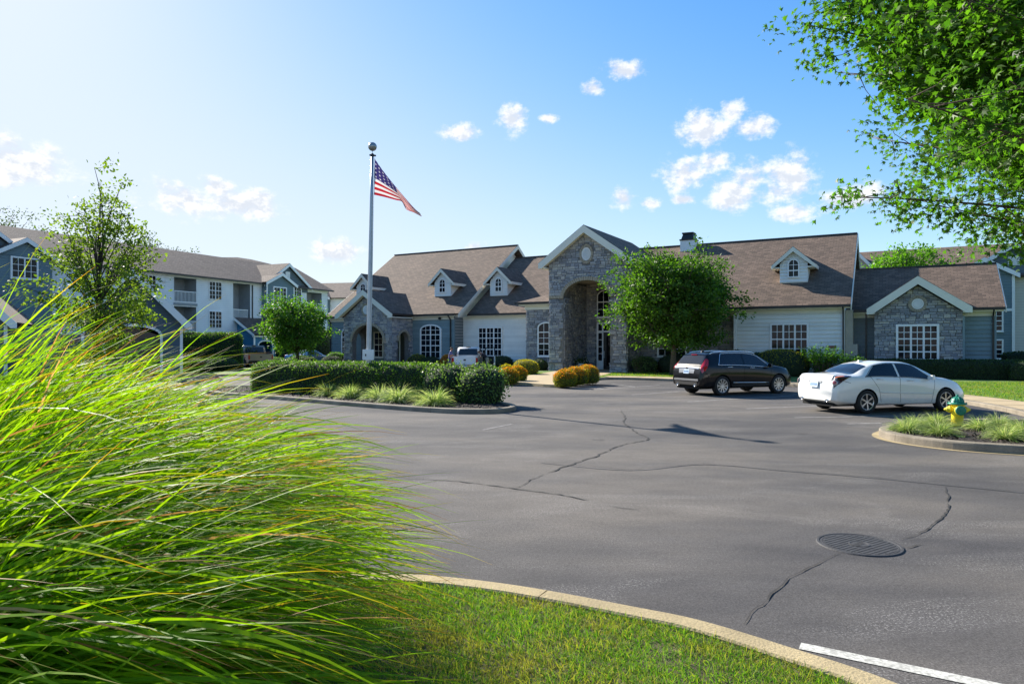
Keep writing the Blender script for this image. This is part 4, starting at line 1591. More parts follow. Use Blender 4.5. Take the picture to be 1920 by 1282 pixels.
MB().box(19.22, 19.3, 3.38, 3.47, .2, 3.8).build('downspout', M['gutter'], club)
wall_arch(club, 'bay_wall', 2.6, 19.7, 24.0, 0.0, 3.7, 3.7, (21.85, 5.25), None, .9, M['mortar'])
sb_ = (5.25 - 3.7) / 2.15
hpB = [(-sb_, 1, 3.7 - sb_ * 19.7), (sb_, 1, 3.7 + sb_ * 24.0)]
winR = (20.92, 22.78, .75, 2.95)
stone_face(club, 2.6, 19.7, 24.0, .08, 5.2, hpB, [lambda x, z: winR[0] - .1 < x < winR[1] + .1 and winR[2] - .1 < z < winR[3] + .1, lambda x, z: (x - 21.87) ** 2 + (z - 4.22) ** 2 < .22], 71, single=True)
window(club, *winR, 2.56, 3, 2, ((.35, 2), (.33, 2), (.32, 2)), fr=.12)
round_vent(club, 21.87, 4.22, .3, 2.6, True)
for s_ in (-1, 1):
    roof_plane(club, [(21.87 + s_ * 2.52, 2.15, 4.0), (21.87 + s_ * 2.52, 3.3, 4.0), (21.87, 5.9, 5.78), (21.87, 2.15, 5.78)], M['roof'], 'bay_roof', .1)
    q = [(21.87, 2.13, 5.75), (21.87 + s_ * 2.54, 2.13, 3.97), (21.87 + s_ * 2.54, 2.13, 3.66), (21.87 + s_ * 2.25, 2.13, 3.66), (21.87, 2.13, 5.3)]
    MB().prism(q, (0, .08, 0)).build('rake_board', M['trim'], club)
    a_, c_ = sorted((21.87 + s_ * 2.13, 21.87 + s_ * 2.5))
    MB().box(a_, c_, 2.2, 3.3, 3.67, 3.74).build('soffit', M['trim'], club)
    MB().prism([(21.87 + s_ * .05, 2.21, 5.36), (21.87 + s_ * 2.2, 2.21, 3.84), (21.87 + s_ * 2.2, 2.21, 3.8), (21.87 + s_ * .05, 2.21, 5.31)], (0, .38, 0)).build('raking_soffit', M['trim'], club)
MB().prism([(25.97, 3.1, 3.95), (25.97, 7.2, zrW - .02), (25.97, 7.2, zrW - .3), (25.97, 3.1, 3.67)], (.05, 0, 0)).build('rake_board', M['trim'], club)

# ------------------------------------------------------------------ apartment blocks and garages
M['lapwhite'] = lap_mat('lap_white_far', (0.82, 0.83, 0.82), 0.2)
M['lapblue'] = lap_mat('lap_blue_far', (0.15, 0.215, 0.24), 0.2)
M['lapdark'] = lap_mat('lap_slate_far', (0.085, 0.12, 0.15), 0.2)
M['lapcream'] = lap_mat('lap_cream_far', (0.62, 0.59, 0.50), 0.2)
M['porchblue'] = mat('porch_bright_blue', (0.022, 0.16, 0.30), 0.6, 0.12, 2)
M['farstone'] = mat('far_stone', (0.17, 0.165, 0.185), 0.95, 0.35, 3.5, detail=6, bump=.5, bscale=9, fine=.3, fscale=9)
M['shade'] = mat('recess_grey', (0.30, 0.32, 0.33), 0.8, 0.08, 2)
M['shingle_wall'] = lap_mat('shake_wall_far', (0.11, 0.15, 0.175), 0.25)
M['garage_door'] = lap_mat('garage_door_wood', (0.13, 0.085, 0.055), 0.53)


def slab(parent, name, pts, d, m):
    return MB().prism(pts, d).build(name, m, parent)


def far_gable(parent, x0, x1, y, z0, ze, zap, m, over=.35, yb=3.0, yo=.4, vent=True, roofm=None):
    """gabled front: wall up to the apex, rakes and the little roof behind"""
    xa = (x0 + x1) / 2
    wall_arch(parent, 'gable_wall', y, x0, x1, z0, ze, ze, (xa, zap), None, .25, m)
    k = (zap - ze) / (xa - x0)
    for s in (-1, 1):
        xe = xa + s * (xa - x0 + over)
        zz = ze - over * k
        roof_plane(parent, [(xe, y - yo, zz + .3), (xe, yb, zz + .3), (xa, yb, zap + .3), (xa, y - yo, zap + .3)], roofm or M['roof_far'], 'gable_roof', .12)
        q = [(xa, y - yo - .02, zap + .28), (xe, y - yo - .02, zz + .28), (xe, y - yo - .02, zz - .04), (xa, y - yo - .02, zap - .06)]
        MB().prism(q, (0, .08, 0)).build('rake_board', M['wtrim'], parent)
    if vent:
        MB().box(xa - .35, xa + .35, y - .06, y, zap - 1.35, zap - .65).build('gable_vent', M['louvre'], parent)


apt = empty('apartment_block', (AP_O[0], AP_O[1], 0), AP_A)
tag(apt, 'long three storey white apartment block with blue gables, balconies and bright blue entry porch', 'building')
holes = [(-10.9, -8.4, 5.9, 8.2), (-10.9, -8.4, 3.1, 5.5), (-3.87, -1.57, 4.5, 8.26), (7.15, 9.8, 5.76, 8.07), (7.15, 9.8, 2.95, 5.2),
         (-17.6, -15.2, 5.9, 8.2), (-17.6, -15.2, 3.1, 5.5), (-33.5, -31, 5.9, 8.2), (-40, -37.6, 5.9, 8.2)]
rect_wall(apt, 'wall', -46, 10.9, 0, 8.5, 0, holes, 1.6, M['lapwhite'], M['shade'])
slab(apt, 'wall', [(10.9, 0, 0), (10.9, 11, 0), (10.9, 11, 8.5), (10.9, 5.5, 11.4), (10.9, 0, 8.5)], (-.1, 0, 0), M['lapwhite'])
slab(apt, 'wall', [(-46, 0, 0), (-46, 11, 0), (-46, 11, 8.5), (-46, 5.5, 11.4), (-46, 0, 8.5)], (.1, 0, 0), M['lapwhite'])
slab(apt, 'wall', [(-46, 11, 0), (10.9, 11, 0), (10.9, 11, 8.5), (-46, 11, 8.5)], (0, -.1, 0), M['lapwhite'])
MB().box(-46, -.2, -.05, .0, 0, 2.72).build('stone_base', M['farstone'], apt)
MB().box(-46, 10.9, -.09, -.002, 8.22, 8.48).build('frieze_board', M['wtrim'], apt)
roof_plane(apt, [(-46.4, -.5, 8.5), (11.4, -.5, 8.5), (11.4, 5.5, 11.55), (-46.4, 5.5, 11.55)], M['roof_far'])
roof_plane(apt, [(-46.4, 11.5, 8.5), (11.4, 11.5, 8.5), (11.4, 5.5, 11.548), (-46.4, 5.5, 11.548)], M['roof_far'])
MB().box(-46.4, 11.4, -.6, -.49, 8.34, 8.48).build('gutter', M['gutter'], apt)
for h in holes:
    if h[3] - h[2] > 3:
        rail(apt, h[0], h[1] - .35, -.02, h[2], h[2] + 1.05, M['wtrim'])
        MB().box(h[0] - .1, h[1] + .1, -.06, .05, h[2] - .16, h[2] + .02).build('belt_board', M['wtrim'], apt)
        continue
    rail(apt, h[0], h[1], -.02, h[2] - .05, h[2] + 1.05, M['wtrim'])
    MB().box(h[0] - .05, h[1] + .05, -.1, .3, h[2] - .28, h[2] - .06).build('balcony_slab', M['shade'], apt)
    window(apt, h[0] + .3, h[0] + 1.1, h[2] + .35, h[3] - .25, 1.58, 1, 2, ((1, 4),), sill=False, fr=.07, singles=False, name='balcony_door')
for (a, c) in ((-6.9, -5.45), (-14.3, -12.9), (-20.4, -19), (-29.5, -28), (-36.2, -34.8)):
    window(apt, a, c, 6.42, 8.08, -.01, 2, 2, ((.5, 2), (.5, 2)), fr=.06, sill=False, singles=False)
    window(apt, a, c, 3.6, 5.16, -.01, 2, 2, ((.5, 2), (.5, 2)), fr=.06, sill=False, singles=False)
# wall lamp by the balcony, downspout
MB().lathe([(.02, 0), (.1, .03), (.16, .1), (.16, .16), (.05, .2)], 12, 'z', (-12.0, -.15, 7.55)).build('wall_lamp', M['wtrim'], apt)
MB().box(-1.35, -1.25, -.1, 0, 3.0, 8.2).build('downspout', M['gutter'], apt)
# gabled bays at the right end
MB().box(.05, 4.25, -.7, .0, .1, 5.75).build('bay', M['farstone'], apt)
MB().box(.05, 4.25, -.698, .0, 5.9, 8.5).build('bay', M['lapblue'], apt)
MB().box(-.02, 4.32, -.76, .0, 5.74, 5.92).build('belt_board', M['wtrim'], apt)
for x_ in (.02, 4.14):
    MB().box(x_, x_ + .16, -.74, -.69, 5.93, 8.35).build('corner_board', M['wtrim'], apt)
far_gable(apt, .05, 4.25, -.7, 8.45, 8.45, 9.5, M['lapblue'], .3, 4.0, .3, False)
window(apt, 1.1, 2.9, 6.35, 8.1, -.71, 2, 2, ((.5, 2), (.5, 2)), fr=.13, sill=True, singles=False)
window(apt, 1.1, 2.9, 3.3, 5.0, -.71, 2, 2, ((.5, 2), (.5, 2)), fr=.13, sill=True, singles=False)
window(apt, 1.1, 2.9, .7, 2.3, -.71, 2, 2, ((.5, 2), (.5, 2)), fr=.13, sill=True, singles=False)
far_gable(apt, .5, 7.2, -.12, 7.95, 8.5, 10.75, M['shingle_wall'], .5, 5.5, .35)
window(apt, 4.55, 5.95, 6.4, 8.6, -.13, 2, 2, ((.45, 2), (.55, 2)), arch=.5, fr=.13, sill=True, singles=False)
window(apt, 4.55, 5.95, 3.4, 5.1, -.02, 2, 2, ((.5, 2), (.5, 2)), fr=.1, sill=False, singles=False)
window(apt, 4.9, 6.3, .7, 2.3, -.02, 2, 2, ((.5, 2), (.5, 2)), fr=.1, sill=False, singles=False)
roof_plane(apt, [(-.6, 5.4, 11.5), (8.2, 5.4, 11.5), (5.0, 6.4, 11.95), (2.8, 6.4, 11.95)], M['roof_far'], 'roof_cap')
# left gable behind the tree
MB().box(-26.4, -22.4, -.7, .0, .1, 8.5).build('bay', M['lapblue'], apt)
far_gable(apt, -26.4, -22.4, -.7, 8.45, 8.45, 9.6, M['lapblue'], .35, 4.0, .3, False)
window(apt, -25.3, -23.6, 6.9, 8.3, -.71, 2, 2, ((1, 3),), fr=.12, singles=False)
far_gable(apt, -30.5, -24.0, -.12, 7.95, 8.5, 10.7, M['shingle_wall'], .5, 5.5, .35, False)
# bright blue entry porch
PAO = (-1.75, .95, 1.9, .35, .1)
wall_arch(apt, 'porch_wall', -2.3, -3.35, -.15, .1, 2.95, 2.95, None, PAO, .2, M['porchblue'])
slab(apt, 'porch_wall', [(-3.35, -2.1, .1), (-3.35, 0, .1), (-3.35, 0, 4.4), (-3.35, -2.1, 2.95)], (.15, 0, 0), M['porchblue'])
slab(apt, 'porch_wall', [(-.15, -2.1, .1), (-.15, 0, .1), (-.15, 0, 4.4), (-.15, -2.1, 2.95)], (-.15, 0, 0), M['porchblue'])
roof_plane(apt, [(-3.75, -2.75, 2.95), (.3, -2.75, 2.95), (.3, .05, 4.75), (-3.75, .05, 4.75)], M['roof_far'], 'porch_roof')
MB().prism([(-3.76, -2.75, 2.92), (-3.76, 0, 4.7), (-3.76, 0, 4.42), (-3.76, -2.75, 2.66)], (-.05, 0, 0)).build('rake_board', M['wtrim'], apt)
MB().box(-3.6, .1, -2.5, -2.31, 2.66, 2.94).build('frieze_board', M['wtrim'], apt)
MB().box(-3.42, -3.22, -2.36, -2.29, .1, 2.66).build('corner_board', M['wtrim'], apt)
voussoirs(apt, PAO, -2.3, .05, .13, 12, M['wtrim'])
for x_ in (-2.83, -.79):
    MB().box(x_, x_ + .13, -2.35, -2.3, .1, 1.9).build('jamb', M['wtrim'], apt)
MB().box(-1.95, -1.5, -2.36, -2.3, 2.42, 2.72).build('number_board', M['louvre'], apt)

# block standing behind, seen past the clubhouse's left end
apt2 = empty('apartment_block', (-31, 97, 0), R(-12))
tag(apt2, 'distant dark roofed apartment block behind the end of the long white block', 'building')
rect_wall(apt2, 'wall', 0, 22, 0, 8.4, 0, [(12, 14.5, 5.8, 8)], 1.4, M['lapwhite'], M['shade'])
slab(apt2, 'wall', [(0, 0, 0), (0, 12, 0), (0, 12, 8.4), (0, 6, 11), (0, 0, 8.4)], (.1, 0, 0), M['lapwhite'])
roof_plane(apt2, [(-.5, -.5, 8.4), (22, -.5, 8.4), (22, 6, 11.1), (-.5, 6, 11.1)], M['roof_far'])
roof_plane(apt2, [(-.5, 12.5, 8.4), (22, 12.5, 8.4), (22, 6, 11.1), (-.5, 6, 11.1)], M['roof_far'])
MB().box(1.4, 5.6, -.6, 0, .1, 8.4).build('bay', M['lapblue'], apt2)
far_gable(apt2, 1.4, 5.6, -.62, 8.35, 8.35, 9.7, M['lapblue'], .35, 4, .3)
window(apt2, 2.6, 4.4, 6.2, 7.9, -.63, 2, 2, ((.5, 2), (.5, 2)), fr=.12, singles=False)
window(apt2, 2.6, 4.4, 3.3, 5.0, -.63, 2, 2, ((.5, 2), (.5, 2)), fr=.12, singles=False)

# block behind the right wing
apt3 = empty('apartment_block', (*cb(0, 18), 0), -CB_A)
tag(apt3, 'blue gabled apartment block with white corner boards behind the right hand wing of the clubhouse', 'building')
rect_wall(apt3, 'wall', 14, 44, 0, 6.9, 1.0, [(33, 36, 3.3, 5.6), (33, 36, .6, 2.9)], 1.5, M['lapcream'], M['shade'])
slab(apt3, 'wall', [(14, 1, 0), (14, 13, 0), (14, 13, 6.9), (14, 7, 9.8), (14, 1, 6.9)], (.1, 0, 0), M['lapcream'])
roof_plane(apt3, [(13.5, .5, 6.9), (44, .5, 6.9), (44, 7, 10.0), (13.5, 7, 10.0)], M['roof'])
roof_plane(apt3, [(13.5, 13.5, 6.9), (44, 13.5, 6.9), (44, 7, 10.0), (13.5, 7, 10.0)], M['roof'])
MB().box(24.6, 28.1, 0.0, 1.0, .1, 6.95).build('bay', M['lapblue'], apt3)
far_gable(apt3, 24.6, 28.1, 0.0, 6.9, 6.9, 7.95, M['lapblue'], .35, 4, .3, False)
MB().box(28.0, 28.17, -.06, .1, .1, 6.9).build('corner_board', M['wtrim'], apt3)
MB().box(24.6, 28.0, -.05, 0, 4.32, 4.5).build('belt_board', M['wtrim'], apt3)
far_gable(apt3, 25.0, 31.4, .85, 6.8, 6.9, 9.0, M['shingle_wall'], .4, 7, .35)
window(apt3, 26.75, 27.4, 2.95, 4.3, -.01, 1, 2, ((.5, 2), (.5, 2)), fr=.1, singles=False)
window(apt3, 26.75, 27.4, .95, 2.2, -.01, 1, 2, ((.5, 2), (.5, 2)), fr=.1, singles=False)
window(apt3, 25.2, 25.9, 2.95, 4.3, -.01, 1, 2, ((.5, 2), (.5, 2)), fr=.1, singles=False)
far_gable(apt3, 15.6, 20.0, .9, 6.8, 6.9, 9.4, M['lapcream'], .4, 7, .35, False)
window(apt3, 30, 31.5, 3.4, 5.2, .98, 2, 2, ((.5, 2), (.5, 2)), fr=.1, singles=False)

# garages across the drive


def garage(loc, rz, label):
    g = empty('garage', (*loc, 0.1), rz)
    tag(g, label, 'garage')
    arch = (0.0, 1.4, 2.35, .55, 0.0)
    wall_arch(g, 'front_wall', 0, -2.55, 2.55, 0, 3.25, 3.25, (0, 5.85), arch, .3, M['lapdark'])
    for s in (-1, 1):
        slab(g, 'side_wall', [(s * 2.55, .3, 0), (s * 2.55, 6, 0), (s * 2.55, 6, 3.2), (s * 2.55, .3, 3.2)], (-s * .2, 0, 0), M['lapdark'])
        roof_plane(g, [(s * 3.1, -.5, 3.05), (s * 3.1, 6.4, 3.05), (0, 6.4, 6.25), (0, -.5, 6.25)], M['roof_far'], 'roof', .14)
        q = [(0, -.53, 6.23), (s * 3.13, -.53, 3.02), (s * 3.13, -.53, 2.72), (s * 2.85, -.53, 2.72), (0, -.53, 5.75)]
        MB().prism(q, (0, .09, 0)).build('rake_board', M['wtrim'], g)
        MB().box(s * 2.55 - .08, s * 2.55 + .08, -.05, .05, 0, 2.9).build('corner_board', M['wtrim'], g)
        MB().box(s * 1.47 - .07, s * 1.47 + .07, -.06, 0, 0, 2.35).build('jamb', M['wtrim'], g)
    slab(g, 'rear_wall', [(-2.55, 6, 0), (2.55, 6, 0), (2.55, 6, 3.25), (0, 6, 5.85), (-2.55, 6, 3.25)], (0, -.2, 0), M['lapdark'])
    voussoirs(g, arch, 0, .06, .15, 14, M['wtrim'])
    wall_arch(g, 'garage_door', .12, -1.39, 1.39, 0, 2.35, 2.35, (0, 2.88), None, .08, M['garage_door'])
    round_vent(g, 0, 4.45, .4, 0, False)
    return g


garage((-22.4, 40.4), R(27), 'slate blue gabled garage with arched brown door beside the rounded hedge')
garage((-30.2, 36.5), R(27), 'slate blue gabled garage with arched door on the far side of the loose crowned tree')

# ------------------------------------------------------------------ vegetation
LM = {}
LM['gum'] = leaf_mat('leaf_sweetgum', (0.030, 0.085, 0.014), (0.110, 0.22, 0.026), 0.50, 0.5, tcol=(1.5, 1.9, 0.45), spec=.35)
LM['pear'] = leaf_mat('leaf_pear', (0.032, 0.085, 0.015), (0.105, 0.195, 0.026), 0.44, 0.6, tcol=(1.6, 1.9, 0.45), spec=.3)
LM['loose'] = leaf_mat('leaf_loose', (0.055, 0.10, 0.018), (0.165, 0.225, 0.032), 0.52, 0.55, tcol=(1.6, 1.8, 0.5), spec=.25)
LM['small'] = leaf_mat('leaf_small_tree', (0.040, 0.105, 0.014), (0.115, 0.22, 0.030), 0.46, 0.5, tcol=(1.5, 1.8, 0.45), spec=.25)
LM['hedge'] = leaf_mat('leaf_hedge', (0.034, 0.085, 0.014), (0.135, 0.225, 0.036), 0.40, 0.5, tcol=(1.5, 1.7, 0.5), spec=.3)
LM['loro'] = leaf_mat('leaf_loose_shrub', (0.050, 0.105, 0.026), (0.17, 0.25, 0.075), 0.38, 0.5, tcol=(1.4, 1.6, 0.6), spec=.3)
LM['dark'] = leaf_mat('leaf_dark_hedge', (0.020, 0.045, 0.016), (0.055, 0.092, 0.026), 0.28, 0.6, spec=.25)
LM['lime'] = leaf_mat('leaf_lime', (0.065, 0.17, 0.015), (0.15, 0.31, 0.03), 0.45, 0.5, tcol=(1.5, 1.7, 0.5), spec=.3)
LM['gold'] = leaf_mat('leaf_gold', (0.28, 0.30, 0.012), (0.55, 0.50, 0.02), 0.38, 0.6, tcol=(1.5, 1.35, 0.4), spec=.2)
LM['goldgreen'] = leaf_mat('leaf_gold_green', (0.16, 0.20, 0.014), (0.36, 0.36, 0.025), 0.38, 0.6, tcol=(1.5, 1.45, 0.5), spec=.2)
LM['orange'] = leaf_mat('leaf_orange', (0.62, 0.20, 0.01), (0.85, 0.42, 0.02), 0.38, 0.6, tcol=(1.3, 1.1, 0.5), spec=.2)
LM['far'] = leaf_mat('leaf_far', (0.035, 0.055, 0.022), (0.075, 0.105, 0.034), 0.4, 0.7, spec=.2)
LM['fount'] = leaf_mat('blade_fountain', (0.12, 0.28, 0.008), (0.30, 0.48, 0.016), 0.64, 0.5, tip=(0.90, 1.06, 0.22, (0.42, 0.24, 0.04), (0.12, 0.30, 0.008)), tcol=(1.32, 1.3, 0.3), spec=.28)
LM['dry'] = leaf_mat('blade_dry', (0.38, 0.17, 0.04), (0.52, 0.36, 0.16), 0.45, 0.6, tcol=(1.3, 1.1, 0.8), spec=.2)
LM['turf'] = leaf_mat('blade_turf', (0.055, 0.18, 0.014), (0.22, 0.38, 0.036), 0.52, 0.6, tip=(0.6, 1.3, 0.9, (0.38, 0.34, 0.07)), tcol=(1.4, 1.45, 0.5), spec=.2, patch=(0.29, 0.28, 0.06))
LM['lirio'] = leaf_mat('blade_liriope', (0.14, 0.26, 0.04), (0.55, 0.58, 0.28), 0.45, 0.5, tcol=(1.25, 1.3, 0.8), spec=.25)
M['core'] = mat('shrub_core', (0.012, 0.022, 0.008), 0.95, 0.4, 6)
M['core_gold'] = mat('shrub_core_gold', (0.05, 0.055, 0.01), 0.95, 0.4, 6)


def tri_arrays(me):
    me.calc_loop_triangles()
    v = np.empty(len(me.vertices) * 3)
    me.vertices.foreach_get('co', v)
    v = v.reshape(-1, 3)
    t = np.empty(len(me.loop_triangles) * 3, dtype=np.int32)
    me.loop_triangles.foreach_get('vertices', t)
    return v[t.reshape(-1, 3)]


def sample_surface(T, n, rng):
    e1, e2 = T[:, 1] - T[:, 0], T[:, 2] - T[:, 0]
    c = np.cross(e1, e2)
    a = np.linalg.norm(c, axis=1)
    idx = rng.choice(len(T), n, p=a / a.sum())
    r1, r2 = rng.random(n), rng.random(n)
    fl = r1 + r2 > 1
    r1[fl], r2[fl] = 1 - r1[fl], 1 - r2[fl]
    return T[idx, 0] + r1[:, None] * e1[idx] + r2[:, None] * e2[idx], unit(c[idx])


def leafy(root, n, size, m, seed, spread=0.05, shape=LEAF_OVAL, name='foliage', tilt=0.8, zmin=None, keep=None, jit=.3):
    rng = np.random.default_rng(seed)
    T = tri_arrays(root.data)
    P, Nn = sample_surface(T, n, rng)
    if keep is not None:
        k = keep(P, Nn, rng)
        P, Nn = P[k], Nn[k]
    n = len(P)
    D = unit(Nn * 0.55 + rand_unit(n, rng) * tilt + np.array([0, 0, .15]))
    P = P + Nn * rng.normal(0.0, spread, n)[:, None]
    nn = unit(Nn + rand_unit(n, rng) * .8)
    V = leaf_verts(P, D, nn, size * rng.uniform(1 - jit, 1 + jit, n), shape, .25)
    o = soup(name, V, None, m, root)
    tag(o, kind='stuff')
    return o


def noisy(me, amp, scale, seed=0):
    from mathutils import noise as mn
    for v in me.vertices:
        p = Vector(v.co) * scale + Vector((seed * 7.1, seed * 3.3, 0))
        v.co = Vector(v.co) + Vector((v.normal)) * (mn.noise(p) * amp)


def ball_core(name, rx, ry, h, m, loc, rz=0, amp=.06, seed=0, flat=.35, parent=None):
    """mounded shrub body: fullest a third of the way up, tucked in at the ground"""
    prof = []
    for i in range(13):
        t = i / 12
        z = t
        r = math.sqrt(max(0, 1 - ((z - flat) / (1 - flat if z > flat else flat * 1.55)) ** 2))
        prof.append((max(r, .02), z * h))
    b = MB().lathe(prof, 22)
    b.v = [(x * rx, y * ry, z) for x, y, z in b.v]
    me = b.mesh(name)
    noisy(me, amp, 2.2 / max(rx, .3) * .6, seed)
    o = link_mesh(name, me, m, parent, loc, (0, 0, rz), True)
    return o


def hedge_core(name, path, wd, h, m, rnd=.22, amp=.06, seed=0, z0=.1, top=None):
    """clipped hedge swept along a path of world (x, y); origin at its first point"""
    o0 = np.array(path[0], float)
    P = [np.array(p, float) - o0 for p in path]
    k = []
    for (a, c) in ((-.46, 0), (-.5, .12), (-.5, .5), (-.5, 1 - rnd), (-.5 + rnd * .3, 1 - rnd * .3), (-.5 + rnd, 1), (0, 1.01), (.5 - rnd, 1), (.5 - rnd * .3, 1 - rnd * .3), (.5, 1 - rnd), (.5, .5), (.5, .12), (.46, 0)):
        k.append((a, c))
    n, kk = len(P), len(k)
    vs, fs = [], []
    for i in range(n):
        t = P[min(i + 1, n - 1)] - P[max(i - 1, 0)]
        t = t / np.linalg.norm(t)
        nn = np.array([-t[1], t[0]])
        e = 1.0 if 0 < i < n - 1 else 0.86
        hh = h if top is None else h * top(i / (n - 1))
        for (a, c) in k:
            q = P[i] + nn * a * wd * e
            vs.append((q[0], q[1], c * hh * (1.0 if 0 < i < n - 1 else 0.93)))
    for i in range(n - 1):
        for j in range(kk - 1):
            fs.append((i * kk + j, i * kk + j + 1, (i + 1) * kk + j + 1, (i + 1) * kk + j))
    fs.append(tuple(range(kk)))
    fs.append(tuple((n - 1) * kk + j for j in range(kk - 1, -1, -1)))
    me = MB().add(vs, fs).mesh(name)
    bm = bmesh.new()
    bm.from_mesh(me)
    bmesh.ops.subdivide_edges(bm, edges=[e for e in bm.edges if e.calc_length() > .3], cuts=1, use_grid_fill=True)
    bm.to_mesh(me)
    bm.free()
    me.update()
    noisy(me, amp, 1.6, seed)
    return link_mesh(name, me, m, None, (o0[0], o0[1], z0), (0, 0, 0), True)


def densify(pts, step=.5):
    out = []
    for i in range(len(pts) - 1):
        a, c = np.array(pts[i], float), np.array(pts[i + 1], float)
        k = max(1, int(np.linalg.norm(c - a) / step))
        out += [a + (c - a) * j / k for j in range(k)]
    return out + [np.array(pts[-1], float)]


# --- trees


def tree(name, label, loc, height, trunk_r, fork, center, rad, n_limb, per_limb, per_cl, leaf, size, shape, bark, seed, spread=.35, shell=.55, droop=.0, env=None,
         lean=(0, 0), split=None, group=None, up=.6, singles=0, limb_r=.35, cluster_flat=.7, inner=0):
    """trunk with limbs that reach out to the crown's envelope; twigs and leaf clumps sit along their outer part"""
    rg = random.Random(seed)
    rng = np.random.default_rng(seed)
    root = empty(name, (*loc, .1), 0)
    tag(root, label, 'tree', group)
    C = np.array(center, float)
    Rd = np.array(rad, float)
    # trunk
    tp = []
    top = np.array([C[0] + lean[0], C[1] + lean[1], height * .86])
    for i in range(9):
        t = i / 8
        tp.append(np.array([top[0] * t ** 1.3, top[1] * t ** 1.3, top[2] * t]) + np.array([rg.uniform(-1, 1), rg.uniform(-1, 1), 0]) * trunk_r * .35 * (0 if i == 0 else 1))
    rads = [trunk_r * (1.35 if i == 0 else 1) * (1 - .9 * (i / 8) ** 1.1) + .012 for i in range(9)]
    MB().tube(tp, rads, 10).build('trunk', bark, root, True)
    lb, tw = MB(), MB()
    cl = []
    for i in range(n_limb):
        # end point on the envelope
        z_ = (i + .5) / n_limb * 2 - 1
        z_ = z_ * .97
        a = i * 2.39996 + rg.uniform(-.3, .3)
        rr_ = math.sqrt(1 - z_ * z_)
        k = rg.uniform(.82, 1.1)
        e = np.array([math.cos(a) * rr_, math.sin(a) * rr_, z_])
        if env is not None:
            e = e * env(e, rg)
        end = C + e * Rd * k
        h0 = fork + (min(max(end[2] * .72, fork), height * .8) - fork) * rg.uniform(.45, .9)
        t = max(0.02, min(1, h0 / top[2])) * 8
        i0 = int(min(t, 7.999))
        st = tp[i0] + (tp[i0 + 1] - tp[i0]) * (t - i0)
        L = np.linalg.norm(end - st)
        mid = st + (end - st) * .5 + np.array([0, 0, L * (.10 - droop)]) + rng.normal(0, .06 * L, 3)
        pts = []
        for j in range(8):
            u = j / 7
            p = (1 - u) ** 2 * st + 2 * u * (1 - u) * mid + u * u * end
            p[2] -= droop * L * .35 * u ** 2.5
            pts.append(p)
        r0 = max(.012, min(rads[i0] * .6, trunk_r * limb_r * (.4 + .6 * min(1, L / max(Rd)))))
        lb.tube(pts, [r0 * (1 - .85 * (j / 7)) + .004 for j in range(8)], 6)
        for c in range(per_limb):
            u = shell + (1 - shell) * ((c + rg.random()) / per_limb)
            j = min(int(u * 7), 6)
            p = pts[j] + (pts[j + 1] - pts[j]) * (u * 7 - j)
            q = p + rng.normal(0, max(spread * 1.5, .0) if spread > .23 else spread * 2.3, 3) * np.array([1, 1, cluster_flat])
            tw.tube([p, (p + q) / 2 + rng.normal(0, .04, 3), q], [.012, .008, .004], 4, False)
            cl.append((q, unit((q - C)[None])[0], unit((pts[7] - pts[5])[None])[0]))
    lb.build('limbs', bark, root, True)
    tag(tw.build('twigs', bark, root), kind='stuff')
    n = len(cl) * per_cl
    cen = np.repeat(np.array([c[0] for c in cl]), per_cl, 0)
    out = np.repeat(np.array([c[1] for c in cl]), per_cl, 0)
    lim = np.repeat(np.array([c[2] for c in cl]), per_cl, 0)
    P = cen + rng.normal(0, spread, (n, 3)) * np.array([1, 1, cluster_flat])
    D = unit(out * .5 + lim * .35 + rand_unit(n, rng) * .8 + np.array([0, 0, -.25 - droop]))
    Nn = unit(np.array([0, 0, up]) + out * .35 + rand_unit(n, rng) * .75)
    S = size * rng.uniform(.65, 1.25, n)
    V = leaf_verts(P, D, Nn, S, shape, .3)
    if singles:
        # the leaves that stand clear at the crown's edge towards the drive are pieces of their own
        W_ = P + np.array([loc[0], loc[1], .1])
        sx = W_[:, 0] / W_[:, 1]
        order = np.argsort(sx)
        sel = order[:singles]
        for i in sel:
            me = bpy.data.meshes.new('leaf')
            v = V[i] - P[i]
            me.from_pydata([tuple(x) for x in v], [], [tuple(range(len(v)))])
            link_mesh('leaf', me, leaf, root, tuple(P[i]))
        keep = np.ones(n, bool)
        keep[sel] = False
        V = V[keep]
    if inner:                                # leaves deep inside the crown
        q = rand_unit(inner, rng) * (rng.random(inner) ** .45)[:, None] * .84
        Pi = C + q * Rd
        Vi = leaf_verts(Pi, rand_unit(inner, rng) + np.array([0, 0, -.4]), rand_unit(inner, rng) + np.array([0, 0, .8]), size * 1.5 * rng.uniform(.7, 1.2, inner), LEAF_OVAL, .3)
        tag(soup('inner_crown', Vi, None, leaf, root), kind='stuff')
    cr = soup('crown', V, None, leaf, root)
    tag(cr, kind='stuff')
    return root


# tree at the entrance
tree('pear_tree', 'dense dark green round crowned tree on the lawn beside the entrance tower', (9.6, 40.6), 7.4, .17, 1.7, (0, 0, 4.75), (3.55, 3.4, 2.75), 120, 4, 75, LM['pear'], .17, LEAF_OVAL,
     M['bark'], 3, spread=.30, shell=.42, up=.5, inner=5000, env=lambda e, rg: np.array([1, 1, 1.0 if e[2] > -.2 else .92]))
# loose tree in front of the flats
tree('oak_tree', 'tall loose crowned tree with open branches in front of the long apartment block', (-18.4, 30.2), 9.6, .13, 1.6, (.25, 0, 5.0), (2.7, 2.5, 4.5), 58, 4, 44, LM['loose'], .15, LEAF_OVAL,
     M['bark_dark'], 8, spread=.24, shell=.5, limb_r=.28, env=lambda e, rg: np.array([1.0 - .35 * max(0, e[2]), 1.0 - .35 * max(0, e[2]), 1]) * rg.uniform(.62, 1.12))
